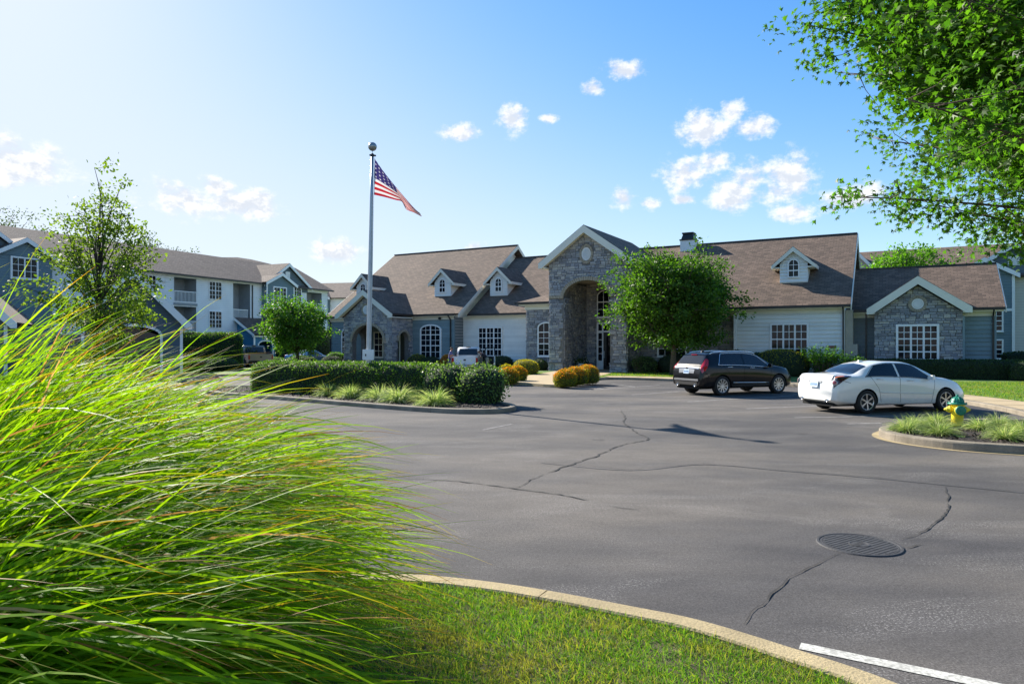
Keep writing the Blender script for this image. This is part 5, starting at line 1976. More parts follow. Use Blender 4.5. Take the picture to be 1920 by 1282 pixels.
# small tree by the parked cars
tree('maple_tree', 'small bright green round tree with forked trunk in front of the parked blue car', (-15.9, 50.6), 5.4, .12, 1.0, (-.2, 0, 3.55), (2.35, 2.2, 1.75), 60, 4, 60, LM['small'], .17, LEAF_OVAL,
     M['bark_dark'], 5, spread=.27, shell=.45)
# sweetgum reaching in from the right
tree('sweetgum_tree', 'large sweetgum with star shaped leaves overhanging the planted kerb nose', (12.6, 12.4), 14.0, .26, 3.8, (0, 0, 9.05), (7.15, 5.7, 5.25), 170, 25, 36, LM['gum'], .135, LEAF_STAR,
     M['bark'], 17, spread=.22, shell=.26, droop=.10, inner=72000, singles=220, up=.8, limb_r=.16, env=lambda e, rg: np.array([1, 1, 1]) * rg.uniform(.72, 1.08))
# trees behind the roofs
tree('ash_tree', 'thin crowned tree showing over the roof of the long apartment block', (-50.5, 99), 17.5, .3, 6, (0, 0, 13.2), (4.2, 4, 3.9), 40, 4, 40, LM['far'], .3, LEAF_DIAMOND, M['bark_dark'], 23, spread=.6,
     env=lambda e, rg: np.array([1, 1, 1]) * rg.uniform(.7, 1.15))
tree('ash_tree', 'dark tree top showing over the left end of the long apartment roof', (-58, 77), 17.4, .3, 6, (0, 0, 12.6), (5.5, 5, 4.3), 46, 4, 46, LM['far'], .3, LEAF_DIAMOND, M['bark_dark'], 29, spread=.6)
tree('birch_tree', 'light green tree rising behind the ridge of the right hand wing', (*cb(21.6, 12.6),), 8.6, .15, 3, (0, 0, 6.7), (2.6, 2.0, 2.1), 50, 4, 50, LM['lime'], .2, LEAF_OVAL, M['bark'], 31, spread=.3)
tree('ash_tree', 'slender tree at the gap between the white block and the clubhouse', (-27.0, 84), 6.0, .12, 1.5, (0, 0, 3.8), (2.2, 2, 2.0), 30, 4, 40, LM['far'], .22, LEAF_DIAMOND, M['bark_dark'], 33, spread=.35)

# --- flagpole island planting
hp_ = densify([(-10.0, 27.6), (-8.2, 26.5), (-5.2, 24.75), (-2.6, 23.1)], .45)
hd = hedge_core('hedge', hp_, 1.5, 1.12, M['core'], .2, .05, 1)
tag(hd, 'long clipped green hedge behind the flagpole', 'hedge')
leafy(hd, 30000, .06, LM['hedge'], 41, .035, LEAF_OVAL)
for (x_, y_, rx_, h_, sd, lb_) in ((-2.15, 22.6, .95, 1.12, 2, 'loose leafy shrub joining the end of the clipped hedge'), (-.95, 21.75, .8, 1.1, 3, 'loose leafy shrub at the tip of the flagpole island')):
    s_ = ball_core('shrub', rx_ * .85, rx_ * .8, h_, M['core'], (x_, y_, .1), 0, .12, sd, .55)
    tag(s_, lb_, 'shrub')
    leafy(s_, 4200, .075, LM['loro'], 50 + sd, .10, LEAF_OVAL, tilt=1.0)


def lirio_mesh(seed, n=420, h=.46):
    rng = np.random.default_rng(seed)
    a = rng.uniform(0, 2 * math.pi, n)
    r = .09 * np.sqrt(rng.random(n))
    base = np.stack([r * np.cos(a), r * np.sin(a), np.zeros(n)], 1)
    a2 = a + rng.normal(0, .4, n)
    el = rng.uniform(.55, 1.5, n)
    d0 = np.stack([np.cos(a2) * np.cos(el), np.sin(a2) * np.cos(el), np.sin(el)], 1)
    P = bend_paths(base, d0, rng.uniform(.75, 1.25, n) * h * 1.15, 7, rng.uniform(.4, 1.0, n), np.zeros(3), rng, .03)
    P[:, :, 2] = np.maximum(P[:, :, 2], .012)
    o = blades_mesh('liriope_clump', P, rng.uniform(.008, .015, n), LM['lirio'], None, rng=rng)
    me = o.data
    bpy.data.objects.remove(o)
    return me


LIR = [lirio_mesh(100 + i) for i in range(4)]
isl_l = [(520, 733, .8), (575, 737, .9), (617, 742, 1.0), (657, 746, 1.05), (712, 750, 1.1), (746, 754, 1.15), (786, 751, .95), (815, 760, 1.15)]
for i, (x, y, s) in enumerate(isl_l):
    g = gpx(x, y, .1)
    o = link_mesh('liriope_clump', LIR[i % 4], None, None, (*g, .1), (0, 0, i * 1.3))
    o.scale = (s * 1.3, s * 1.3, s * 1.0)
    tag(o, 'pale green variegated liriope clump in the mulch in front of the long hedge', 'plant', 'liriope clumps on the flagpole island')
nose_l = [(1700, 810, 1.0), (1762, 815, 1.0), (1755, 797, .95), (1838, 806, .95), (1885, 824, 1.0), (1872, 801, .95), (1918, 812, 1.0), (1716, 799, .85), (1945, 826, 1.05), (1960, 808, 1.0)]
for i, (x, y, s) in enumerate(nose_l):
    g = gpx(x, y, .13)
    o = link_mesh('liriope_clump', LIR[(i + 1) % 4], None, None, (*g, .13), (0, 0, i * 1.7))
    o.scale = (s * .92, s * .92, s * .66)
    tag(o, 'pale green variegated liriope clump in the kerbed bed round the hydrant', 'plant', 'liriope clumps round the hydrant')

# mulch chips
for nm, poly, par in (('mulch_chips', nose, bed_r), ('mulch_chips', [tuple(p) for p in offset_path(isl_path, .2, True)], bed_i)):
    rng = np.random.default_rng(5)
    pa = np.array(poly)
    lo, hi = pa.min(0), pa.max(0)
    hi = np.minimum(hi, [14, 99])
    q = rng.uniform(lo, hi, (26000, 2))
    ins = np.zeros(len(q), bool)
    j = len(pa) - 1
    for i in range(len(pa)):
        xi, yi, xj, yj = *pa[i], *pa[j]
        c = ((yi > q[:, 1]) != (yj > q[:, 1])) & (q[:, 0] < (xj - xi) * (q[:, 1] - yi) / (yj - yi + 1e-12) + xi)
        ins ^= c
        j = i
    q = q[ins][:9000]
    n = len(q)
    P = np.column_stack([q, np.full(n, (.132 if par is bed_r else .105))])
    V = leaf_verts(P, rand_unit(n, rng) * np.array([1, 1, .3]), rand_unit(n, rng) * .5 + np.array([0, 0, 1.]), rng.uniform(.03, .08, n), np.array([(-.2, 0), (.2, 0), (.17, 1), (-.22, 1)]))
    tag(soup(nm, V, None, M['chip'], par), kind='stuff')

# --- shrubs by the walk
M['lawn_tip'] = M['lawn']


def mound(name, label, px, rx, h, leafm, seed, size=.05, n=4500, tips=None, core='core_gold', amp=.05, group=None, flat=.42, z=.12, pos=None):
    g = pos or gpx(*px, z)
    s = ball_core(name, rx, rx * .95, h, M[core], (*g, z), seed, amp, seed, flat)
    tag(s, label, 'shrub', group)
    leafy(s, n, size, LM[leafm], seed + 200, .03, LEAF_DIAMOND, tilt=.9)
    if tips:
        leafy(s, int(n * 1.0), size * 1.05, LM[tips], seed + 300, .035, LEAF_DIAMOND, name='tips', tilt=.9, keep=lambda P, N, rng: (P[:, 2] / h + rng.normal(0, .12, len(P))) > .5)
    return s


mound('shrub', 'rounded shrub with orange tips, left one of the pair by the walk', (953, 717), .52, .68, 'goldgreen', 1, tips='orange')
mound('shrub', 'rounded shrub with orange tips, right one of the pair by the walk', (970, 713.5), .50, .72, 'goldgreen', 2, tips='orange')
mound('shrub', 'small yellow green ball shrub behind the orange tipped pair', (950, 707), .42, .68, 'gold', 3)
mound('shrub', 'large yellow green ball shrub on the lawn left of the entrance', (986, 701), .8, .88, 'gold', 4, n=6000)
mound('shrub', 'orange topped shrub at the drive end of the row of three', (1060, 722), .52, .68, 'goldgreen', 5, tips='orange')
mound('shrub', 'orange topped shrub in the middle of the row of three', (1080, 719), .54, .74, 'goldgreen', 6, tips='orange')
mound('shrub', 'orange topped shrub at the entrance end of the row of three', (1102, 716.5), .55, .80, 'goldgreen', 7, tips='orange')
mound('shrub', 'low green shrub at the foot of the orange tipped pair', (934, 713), .55, .6, 'hedge', 8, core='core')
# foundation planting, left to right
fnd = [('green mound shrub under the porch wall of the clubhouse', (-20.6, .9), .9, 1.1, 'lime', .07), ('dark clipped shrub left of the porch arch', (-19.6, -.6), .9, .85, 'dark', .06),
       ('golden mound under the arched window of the blue wall', (-12.3, 1.3), .75, 1.0, 'goldgreen', .06), ('dark mound between the golden mounds', (-10.9, 1.2), .8, .8, 'dark', .06),
       ('upright rust tinted shrub beside the white truck', (-9.6, 1.4), .45, 1.0, 'orange', .06), ('dark shrub under the wide window of the white wall', (-7.9, 2.6), .8, 1.2, 'dark', .07),
       ('dark shrub at the corner of the stone bay', (-5.2, 2.4), .9, .95, 'dark', .07), ('low dark shrub against the stone bay', (-2.6, 1.0), .8, .7, 'dark', .06),
       ('dark low shrub left of the entrance pier', (-1.2, .7), .7, .75, 'dark', .06),
       ('pale leafed shrub right of the entrance tower', (6.7, .5), .75, 1.0, 'loro', .08), ('dark clipped shrub under the shaded double window', (8.4, 1.5), 1.2, 1.2, 'dark', .06),
       ('dark clipped shrub behind the black car', (10.6, 1.2), 1.0, 1.1, 'dark', .06), ('dark round shrub at the corner of the white wall', (12.4, .7), .95, 1.45, 'dark', .06),
       ('dark shrub beside the gold topped shrub', (13.6, .2), .8, 1.35, 'dark', .06)]
for i, (lb_, (u_, w_), r_, h_, lm_, sz) in enumerate(fnd):
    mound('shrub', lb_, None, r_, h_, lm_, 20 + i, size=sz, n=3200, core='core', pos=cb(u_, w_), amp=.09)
s_ = mound('shrub', 'broad dark shrub with a golden top under the right hand triple window', None, 1.25, 1.5, 'dark', 44, n=5200, core='core', pos=cb(15.0, .1), tips='gold', amp=.08)
s_.scale = (1.25, .9, 1)
s_.rotation_euler = (0, 0, -CB_A)


def spray(name, label, pos, n, h, spread, leafm, seed, size=.11, per=26, z=.12):
    """upright leafy shrub: stems fanning out of the ground, leaves all along"""
    rng = np.random.default_rng(seed)
    root = empty(name, (*pos, z))
    tag(root, label, 'shrub')
    b = MB()
    Ps, Ds = [], []
    for i in range(n):
        a = rng.uniform(0, 6.283)
        r = spread * math.sqrt(rng.random())
        e = np.array([r * math.cos(a), r * math.sin(a), h * rng.uniform(.6, 1.05) * (1 - .25 * (r / spread) ** 2)])
        s0 = np.array([e[0] * .25, e[1] * .25, 0])
        pts = [s0 + (e - s0) * t + np.array([0, 0, .15 * h * math.sin(math.pi * t)]) + rng.normal(0, .03, 3) * (t > 0) for t in np.linspace(0, 1, 5)]
        b.tube(pts, [.016, .012, .009, .006, .003], 4, False)
        for k in range(per):
            t = rng.uniform(.12, 1.0) * 4
            j = min(int(t), 3)
            Ps.append(pts[j] + (pts[j + 1] - pts[j]) * (t - j) + rng.normal(0, .05, 3))
            Ds.append(rng.normal(0, 1, 3) * np.array([1, 1, .4]) + np.array([0, 0, .2]))
    b.build('stems', M['bark'], root)
    P, D = np.array(Ps), np.array(Ds)
    V = leaf_verts(P, D, rand_unit(len(P), rng) * .6 + np.array([0, 0, 1.]), size * rng.uniform(.6, 1.3, len(P)), LEAF_OVAL, .3)
    tag(soup('foliage', V, None, LM[leafm], root), kind='stuff')
    return root


spray('shrub', 'bright lime green leafy shrub between the golden shrub and the right wing', cb(17.2, -.2), 130, 1.95, 1.25, 'lime', 61)
spray('shrub', 'bright lime green spreading shrub beside the exterior chimney', cb(18.6, -.1), 90, 1.35, 1.0, 'lime', 62)
spray('rose_bush', 'loose pale leafed bush right of the stone pier at the entrance', cb(6.4, -.1), 40, 1.2, .6, 'loro', 63, .09)
# hedge along the right wing and beyond
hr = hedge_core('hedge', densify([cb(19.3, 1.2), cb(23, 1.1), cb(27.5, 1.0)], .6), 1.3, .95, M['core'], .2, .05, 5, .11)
tag(hr, 'dark clipped hedge below the gabled stone bay of the right wing', 'hedge')
leafy(hr, 16000, .065, LM['dark'], 71, .03)
hr2 = hedge_core('hedge', densify([cb(25.9, .6), cb(29, .3), cb(34, -.2)], .6), 1.6, .95, M['core'], .2, .05, 6, .11)
tag(hr2, 'dark clipped hedge running on past the right wing of the clubhouse', 'hedge')
leafy(hr2, 12000, .065, LM['dark'], 72, .03)
hr3 = hedge_core('hedge', densify([cb(26.5, 9), cb(34, 8)], .6), 2.0, 1.3, M['core'], .2, .05, 7, .11)
tag(hr3, 'far dark hedge in front of the blue gabled apartment block', 'hedge')
leafy(hr3, 6000, .09, LM['dark'], 73, .04)
# rounded hedge by the garage and planting near the flats
hb = hedge_core('hedge', densify([(-24.3, 48.6), (-22.0, 49.4), (-19.9, 50.2)], .5), 2.2, 2.65, M['core'], .46, .10, 8, .1)
tag(hb, 'tall rounded clipped hedge beside the garage', 'hedge')
leafy(hb, 15000, .09, LM['hedge'], 74, .04)
mound('shrub', 'low green shrub at the foot of the rounded hedge', (425, 692), 1.5, .95, 'hedge', 81, size=.08, core='core', pos=(-20.6, 47.6))
mound('shrub', 'low dark shrub beside the garage wall', None, 1.6, .9, 'dark', 82, size=.08, core='core', pos=(-21.4, 45.3))


def cone_tree(label, pos, r, h, seed):
    b = MB().lathe([(r * .7, 0), (r, h * .15), (r * .97, h * .4), (r * .75, h * .68), (r * .42, h * .88), (.05, h)], 20)
    me = b.mesh('arborvitae')
    noisy(me, .15, 1.2, seed)
    o = link_mesh('arborvitae', me, M['core'], None, (*pos, .1), (0, 0, 0), True)
    tag(o, label, 'evergreen')
    leafy(o, 5000, .12, LM['dark'], seed, .05, LEAF_DIAMOND)


cone_tree('dark pointed evergreen right of the bright blue porch', ap(1.0, -2.0), 1.35, 3.4, 91)
cone_tree('dark pointed evergreen near the corner of the white block', ap(8.6, -2.2), 1.3, 3.6, 92)
cone_tree('dark conical evergreen left of the clubhouse porch wall', cb(-25.4, 3.6), 1.2, 3.7, 93)
mound('shrub', 'bright green low shrub left of the clubhouse corner', None, 1.0, 1.0, 'lime', 94, core='core', pos=cb(-24.2, .6), size=.08)
mound('shrub', 'low clipped green shrub in front of the porch of the clubhouse', None, 1.3, .85, 'hedge', 95, core='core', pos=cb(-22.3, -1.4), size=.07)
mound('shrub', 'low clipped green shrub right of the small forked tree', None, 1.2, .7, 'hedge', 96, core='core', pos=cb(-25.0, -2.0), size=.07)

# --- lawns near enough to show blades


def in_poly(q, pa):
    ins = np.zeros(len(q), bool)
    j = len(pa) - 1
    for i in range(len(pa)):
        xi, yi, xj, yj = *pa[i], *pa[j]
        c = ((yi > q[:, 1]) != (yj > q[:, 1])) & (q[:, 0] < (xj - xi) * (q[:, 1] - yi) / (yj - yi + 1e-12) + xi)
        ins ^= c
        j = i
    return ins


def turf(parent, q, z, h, wd, m, seed, S=4):
    rng = np.random.default_rng(seed)
    n = len(q)
    base = np.column_stack([q, np.full(n, z)])
    d0 = np.column_stack([rng.normal(0, .55, (n, 2)), np.ones(n)])
    P = bend_paths(base, d0, h * rng.uniform(.5, 1.4, n), S, rng.uniform(.1, .9, n), np.zeros(3), rng, .08)
    o = blades_mesh('grass', P, wd * rng.uniform(.7, 1.3, n), m, parent, rng=rng)
    tag(o, kind='stuff')
    return o


rng = np.random.default_rng(77)
pa = np.array([tuple(p) for p in offset_path(near_path, .2)] + [(-20, -12), (3.6, -12)])
q = np.column_stack([rng.uniform(-2.4, 3.0, 190000), rng.uniform(2.6, 5.5, 190000)])
q = q[in_poly(q, pa)]
# thin, yellowing patches here and there
th = np.sin(q[:, 0] * 3.1 + 1) * np.sin(q[:, 1] * 2.7) + np.sin(q[:, 0] * 7.3 + q[:, 1] * 5.1) * .5
q = q[rng.random(len(q)) < np.clip(.95 - .35 * (th > .75), 0, 1)][:78000]
turf(near_lawn, q, .10, .055, .0042, LM['turf'], 78)
pa2 = np.array([tuple(p) for p in offset_path(side_path, .3)] + [(140, 5), (140, 150), (-34, 150)])
q = np.column_stack([rng.uniform(12.5, 26, 60000), rng.uniform(19, 33, 60000)])
q = q[in_poly(q, pa2)]
dk = np.array([tuple(p) for p in offset_path(side_path[12 * 6:21 * 6 + 1], 1.6)])
dmin = np.min(np.linalg.norm(q[:, None, :] - dk[None, ::3], axis=2), axis=1)
inside = np.array([True] * len(q))
walkpa = np.array([tuple(p) for p in offset_path(side_path[12 * 6:21 * 6 + 1], .1)] + [tuple(p) for p in offset_path(side_path[12 * 6:21 * 6 + 1], 1.57)][::-1])
q = q[~in_poly(q, walkpa)][:42000]
turf(club_lawn, q, .11, .07, .014, LM['turf'], 79, 3)
q = np.column_stack([rng.uniform(-2, 13, 26000), rng.uniform(34, 44, 26000)])
q = q[in_poly(q, pa2) & ~in_poly(q, walkpa) & ~in_poly(q, np.array(walkpoly))]
turf(club_lawn, q, .11, .07, .02, LM['turf'], 80, 3)

# --- ornamental grass in the near left corner


MOUND = ([-3.6, -2.5, -1.75, -.96, -.48, -.20, .05, .4], [2.62, 2.34, 1.92, 1.52, 1.22, .98, .7, .3])   # outline of the wind-bowed mass: x -> height


def fountain(label, cx, cy, rr_, n, seed, nsing, lmin, lmax, elr, wd=.0075, low=0.0):
    rng = np.random.default_rng(seed)
    root = empty('ornamental_grass', (cx, cy, .1))
    tag(root, label, 'ornamental grass', 'ornamental grass clumps')
    N = n * 9
    a = rng.uniform(0, 2 * math.pi, N)
    r = rr_ * np.sqrt(rng.random(N))
    base = np.stack([r * np.cos(a), r * np.sin(a), rng.random(N) * .9], 1)
    el = R(1) * rng.uniform(*elr, N)
    az = rng.normal(0, .36, N)
    d0 = np.stack([np.cos(az) * np.cos(el), np.sin(az) * np.cos(el), np.sin(el)], 1)
    L = rng.uniform(lmin, lmax, N) * (.72 + .28 * np.sin(np.abs(el)))
    P = bend_paths(base, d0, L, 13, rng.uniform(.02, .17, N), np.array([.05, 0, 0]), rng, .018)
    P[:, :, 2] = np.maximum(P[:, :, 2], .02)
    lim = np.interp(P[:, :, 0] + cx, *MOUND) - .1 - low + rng.normal(0, .05, N)[:, None]
    over = (P[:, :, 2] - lim).max(1)
    keep = (over < 0) | ((over < .42) & (rng.random(N) < .018))       # a few blades stand clear of the mass
    P = P[keep][:n]
    n = len(P)
    W_ = wd * rng.uniform(.5, 1.4, n)
    # nearest, broadest blades are pieces of their own
    order = np.argsort(-(W_ / (cy + P[:, 8, 1])))
    sel, rest = order[:nsing], order[nsing:]
    for i in sel:
        blades_mesh('blade', P[i:i + 1], W_[i:i + 1], LM['dry'] if rng.random() < .06 else LM['fount'], root, rng=rng)
    nd = int(len(rest) * .06)
    rest = rng.permutation(rest)
    tag(blades_mesh('blades', P[rest[nd:]], W_[rest[nd:]], LM['fount'], root, rng=rng), kind='stuff')
    tag(blades_mesh('dry_blades', P[rest[:nd]], W_[rest[:nd]] * .8, LM['dry'], root, rng=rng), kind='stuff')
    return root


FL = 'long bladed ornamental grass bowing over the lawn beside the kerb'
fountain(FL, -2.75, 3.4, .6, 2700, 301, 110, 1.5, 3.0, (-4, 78), .0185)
fountain(FL, -2.95, 4.5, .6, 1700, 302, 50, 1.6, 3.1, (-2, 74), .0185, .30)
fountain(FL, -2.45, 2.5, .5, 2000, 303, 60, 1.2, 2.4, (-8, 70), .016)
fountain(FL, -3.5, 3.7, .6, 2000, 304, 60, 2.0, 3.2, (15, 78), .0185, .06)

# ------------------------------------------------------------------ vehicles
M['tyre'] = mat('tyre_rubber', (0.013, 0.013, 0.013), 0.8, 0.2, 9, bump=.2)
M['alloy'] = mat('alloy', (0.55, 0.55, 0.56), 0.28, 0.06, 8, metal=.9)
M['chrome'] = mat('chrome', (0.75, 0.75, 0.76), 0.1, 0.03, 5, metal=1.0)
M['carglass'] = glass_mat('car_glass', (0.006, 0.008, 0.012), .02, .5)
M['plastic'] = mat('black_plastic', (0.015, 0.015, 0.016), 0.55, 0.2, 9)
M['well'] = mat('wheel_well', (0.006, 0.006, 0.006), 0.95, 0.2, 9)
M['red_lens'] = paint_mat('red_lens', (0.42, 0.008, 0.012), .12)
M['dark_lens'] = paint_mat('dark_lens', (0.05, 0.018, 0.02), .1)
M['amber_lens'] = paint_mat('amber_lens', (0.70, 0.17, 0.02), .15)
M['clear_lens'] = paint_mat('clear_lens', (0.55, 0.56, 0.58), .08)
M['plate'] = mat('licence_plate', (0.50, 0.62, 0.74), 0.4, .15, 14)
M['plate_print'] = mat('plate_print', (0.05, 0.16, 0.36), 0.5, .2, 30)
M['silver'] = paint_mat('silver_trim', (0.42, 0.42, 0.43), .3, .7)


def pchip(cp, x):
    xs = np.array([p[0] for p in cp], float)
    ys = np.array([p[1] for p in cp], float)
    h = np.diff(xs)
    d = np.diff(ys) / h
    m_ = np.zeros(len(xs))
    m_[0], m_[-1] = d[0], d[-1]
    for i in range(1, len(xs) - 1):
        if d[i - 1] * d[i] > 0:
            w1, w2 = 2 * h[i] + h[i - 1], h[i] + 2 * h[i - 1]
            m_[i] = (w1 + w2) / (w1 / d[i - 1] + w2 / d[i])
    x = np.clip(np.asarray(x, float), xs[0], xs[-1])
    i = np.clip(np.searchsorted(xs, x) - 1, 0, len(xs) - 2)
    t = (x - xs[i]) / h[i]
    return (ys[i] * (1 + 2 * t) * (1 - t) ** 2 + m_[i] * h[i] * t * (1 - t) ** 2 + ys[i + 1] * t * t * (3 - 2 * t) + m_[i + 1] * h[i] * t * t * (t - 1))


class CarShape:
    """body surface lofted through lengthwise curves (0 under, 1 sill, 2 flank, 3 belt, 4 roof rail, 5 crown, 6 centre line)"""
    def __init__(s, keys, L):
        s.k, s.L = keys, L

    def S(s, x, v, side=1.0):
        x, v = np.broadcast_arrays(np.asarray(x, float), np.asarray(v, float))
        Y = [pchip(k[0], x) for k in s.k]
        Z = [pchip(k[1], x) for k in s.k]
        # crown between rail and centre line
        Y.insert(5, Y[4] * .55)
        Z.insert(5, Z[4] + (Z[5] - Z[4]) * .78)
        Y, Z = np.array(Y), np.array(Z)
        i = np.clip(np.floor(v).astype(int), 0, 5)
        t = v - i
        ix = np.indices(v.shape)
        g = lambda A, q: np.take_along_axis(A, np.clip(q, 0, 6)[None], 0)[0]

        def herm(A):
            a0, a1, a2, a3 = g(A, i - 1), g(A, i), g(A, i + 1), g(A, i + 2)
            m1, m2 = (a2 - a0) / 2 * .75, (a3 - a1) / 2 * .75
            return a1 * (1 + 2 * t) * (1 - t) ** 2 + m1 * t * (1 - t) ** 2 + a2 * t * t * (3 - 2 * t) + m2 * t * t * (t - 1)
        return np.stack([x, herm(Y) * side, herm(Z)], -1)

    def N(s, x, v, side=1.0):
        e = .004
        dx = s.S(np.minimum(np.asarray(x) + e, s.L), v, side) - s.S(np.maximum(np.asarray(x) - e, 0), v, side)
        dv = s.S(x, np.minimum(np.asarray(v) + e, 6), side) - s.S(x, np.maximum(np.asarray(v) - e, 0), side)
        return unit(np.cross(dx, dv)) * -side

    def body(s, name, m, parent, axles, wr, y_in, xs=None):
        xs = xs if xs is not None else np.unique(np.concatenate([np.linspace(0, .25, 16), np.linspace(.25, s.L - .3, 62), np.linspace(s.L - .3, s.L, 14)]))
        vs = np.concatenate([np.linspace(0, 6, 43)])
        X, V = np.meshgrid(xs, vs, indexing='ij')
        A = s.S(X, V, 1)
        B = s.S(X, V, -1)[:, -2::-1]
        G = np.concatenate([A, B], 1)
        n, k = G.shape[:2]
        vv = [tuple(p) for p in G.reshape(-1, 3)]
        ff = [(i * k + j, (i + 1) * k + j, (i + 1) * k + j + 1, i * k + j + 1) for i in range(n - 1) for j in range(k - 1)]
        ff += [(i * k, i * k + k - 1, (i + 1) * k + k - 1, (i + 1) * k) for i in range(n - 1)]
        ff += [tuple(range(k)), tuple((n - 1) * k + j for j in range(k - 1, -1, -1))]
        me = MB().add(vv, ff).mesh(name)
        me.materials.append(m)
        me.materials.append(M['well'])
        ob = bpy.data.objects.new(name + '_tmp', me)
        COL.objects.link(ob)
        cut = MB()
        for ax in axles:
            for sd in (-1, 1):
                pr = [(wr, sd * y_in), (wr, sd * 1.4)]
                cut.lathe(pr, 36, 'y', (ax, 0, 0))
        cut.v = [(x, y, z + wr * .0) for x, y, z in cut.v]
        cm = cut.mesh('cut')
        zc = s.wz
        for v in cm.vertices:
            v.co.z += zc
        cm.materials.append(M['well'])
        co_ = bpy.data.objects.new('cut_tmp', cm)
        COL.objects.link(co_)
        md = ob.modifiers.new('b', 'BOOLEAN')
        md.operation = 'DIFFERENCE'
        md.object = co_
        md.solver = 'EXACT'
        try:
            md.material_mode = 'TRANSFER'
        except Exception:
            pass
        dg = bpy.context.evaluated_depsgraph_get()
        me2 = bpy.data.meshes.new_from_object(ob.evaluated_get(dg))
        bpy.data.objects.remove(ob)
        bpy.data.objects.remove(co_)
        o = link_mesh(name, me2, None, parent)
        autosmooth(o, 40)
        return o

    def patch(s, name, parent, m, vs, xa, xb, sides=(1, -1), off=.004, nx=10, nv=8, smooth=True):
        """sheet lying on the body between x = xa(v) and xb(v); vs from low to high; sheets that reach the centre line join across it"""
        vv = np.linspace(vs[0], vs[-1], nv)
        a = np.interp(vv, vs, xa) if hasattr(xa, '__len__') else np.full(nv, xa)
        c = np.interp(vv, vs, xb) if hasattr(xb, '__len__') else np.full(nv, xb)
        t = np.linspace(0, 1, nx)
        X = a[:, None] + (c - a)[:, None] * t[None]
        V = np.broadcast_to(vv[:, None], X.shape)
        b = MB()
        objs = []
        join = vs[-1] >= 6
        for sd in sides:
            P = s.S(X, V, sd) + s.N(X, V, sd) * off
            g = MB() if not join else b
            g.add([tuple(p) for p in P.reshape(-1, 3)], [(i * nx + j, i * nx + j + 1, (i + 1) * nx + j + 1, (i + 1) * nx + j) for i in range(nv - 1) for j in range(nx - 1)])
            if not join:
                o = g.build(name, m, parent, smooth)
                objs.append(o)
        if join:
            objs.append(b.build(name, m, parent, smooth))
        return objs

    def line(s, name, parent, m, pts, r=.005, sides=(1, -1), off=.0, closed=False, n=6, joined=True):
        for sd in sides:
            b = MB()
            P = []
            q = pts + ([pts[0]] if closed else [])
            for (p0, p1) in zip(q[:-1], q[1:]):
                for t in np.linspace(0, 1, n, endpoint=False):
                    P.append((p0[0] + (p1[0] - p0[0]) * t, p0[1] + (p1[1] - p0[1]) * t))
            P.append(q[-1])
            X = np.array([p[0] for p in P])
            V = np.array([p[1] for p in P])
            W3 = s.S(X, V, sd) + s.N(X, V, sd) * off
            b.tube([tuple(p) for p in W3], r, 5)
            b.build(name, m, parent, True)


def wheel_proto(r, wd, rim_r, spokes, m_rim, twin=True):
    """tyre with rim and spokes, axis along y, outer face towards -y"""
    h = wd / 2
    ty = MB().lathe([(rim_r * .98, h * .75), (rim_r * 1.04, h * .98), (r * .93, h), (r * .985, h * .8), (r, h * .4), (r, -h * .4), (r * .985, -h * .8), (r * .93, -h), (rim_r * 1.04, -h * .98), (rim_r * .98, -h * .75)], 40, 'y')
    t = ty.build('wheel', M['tyre'], None, True)
    rm = MB().lathe([(rim_r * 1.0, -h * .82), (rim_r * 1.03, -h * .93), (rim_r * .95, -h * .9), (rim_r * .9, -h * .55), (rim_r * .9, h * .7)], 40, 'y')
    o = rm.build('rim', m_rim, t, True)
    # drop the caps so that the barrel stays open towards the hub
    bm = bmesh.new()
    bm.from_mesh(o.data)
    bmesh.ops.delete(bm, geom=[f for f in bm.faces if len(f.verts) > 10], context='FACES')
    bm.to_mesh(o.data)
    bm.free()
    MB().lathe([(rim_r * .9, -h * .1), (rim_r * .9, h * .3)], 24, 'y').build('brake', M['well'], t)
    sp = MB()
    for i in range(spokes):
        a = 2 * math.pi * i / spokes
        for k in ((-.06, .06) if twin else (0,)):
            a1, a2 = a + k * 2.2, a + k * 1.3
            p0 = (math.cos(a1) * rim_r * .14, -h * .72, math.sin(a1) * rim_r * .14)
            p1 = (math.cos(a2) * rim_r * .97, -h * .8, math.sin(a2) * rim_r * .97)
            sp.bar(p0, p1, rim_r * (.075 if twin else .13), .03, (0, 1, 0))
    sp.lathe([(rim_r * .12, -h * .86), (rim_r * .19, -h * .8), (rim_r * .2, -h * .5)], 16, 'y')
    sp.build('spokes', m_rim, t)
    return t


def add_wheels(root, proto, axles, track, r):
    first = True
    for ax in axles:
        for sd in (-1, 1):
            wl = proto if first else copy_tree(proto, root)
            wl.parent = root
            wl.location = (ax, sd * track / 2, r)
            wl.rotation_euler = (0, random.uniform(0, 1), 0 if sd < 0 else math.pi)
            first = False


def car_root(name, label, pos, heading, L, cat):
    """root on the ground under the car's middle; parts are built from the rear bumper (x=0) so shift by half a length"""
    r = empty(name, (pos[0], pos[1], 0), heading)
    tag(r, label, cat)
    return r


def shift_children(root, dx):
    for c in root.children:
        c.location.x += dx


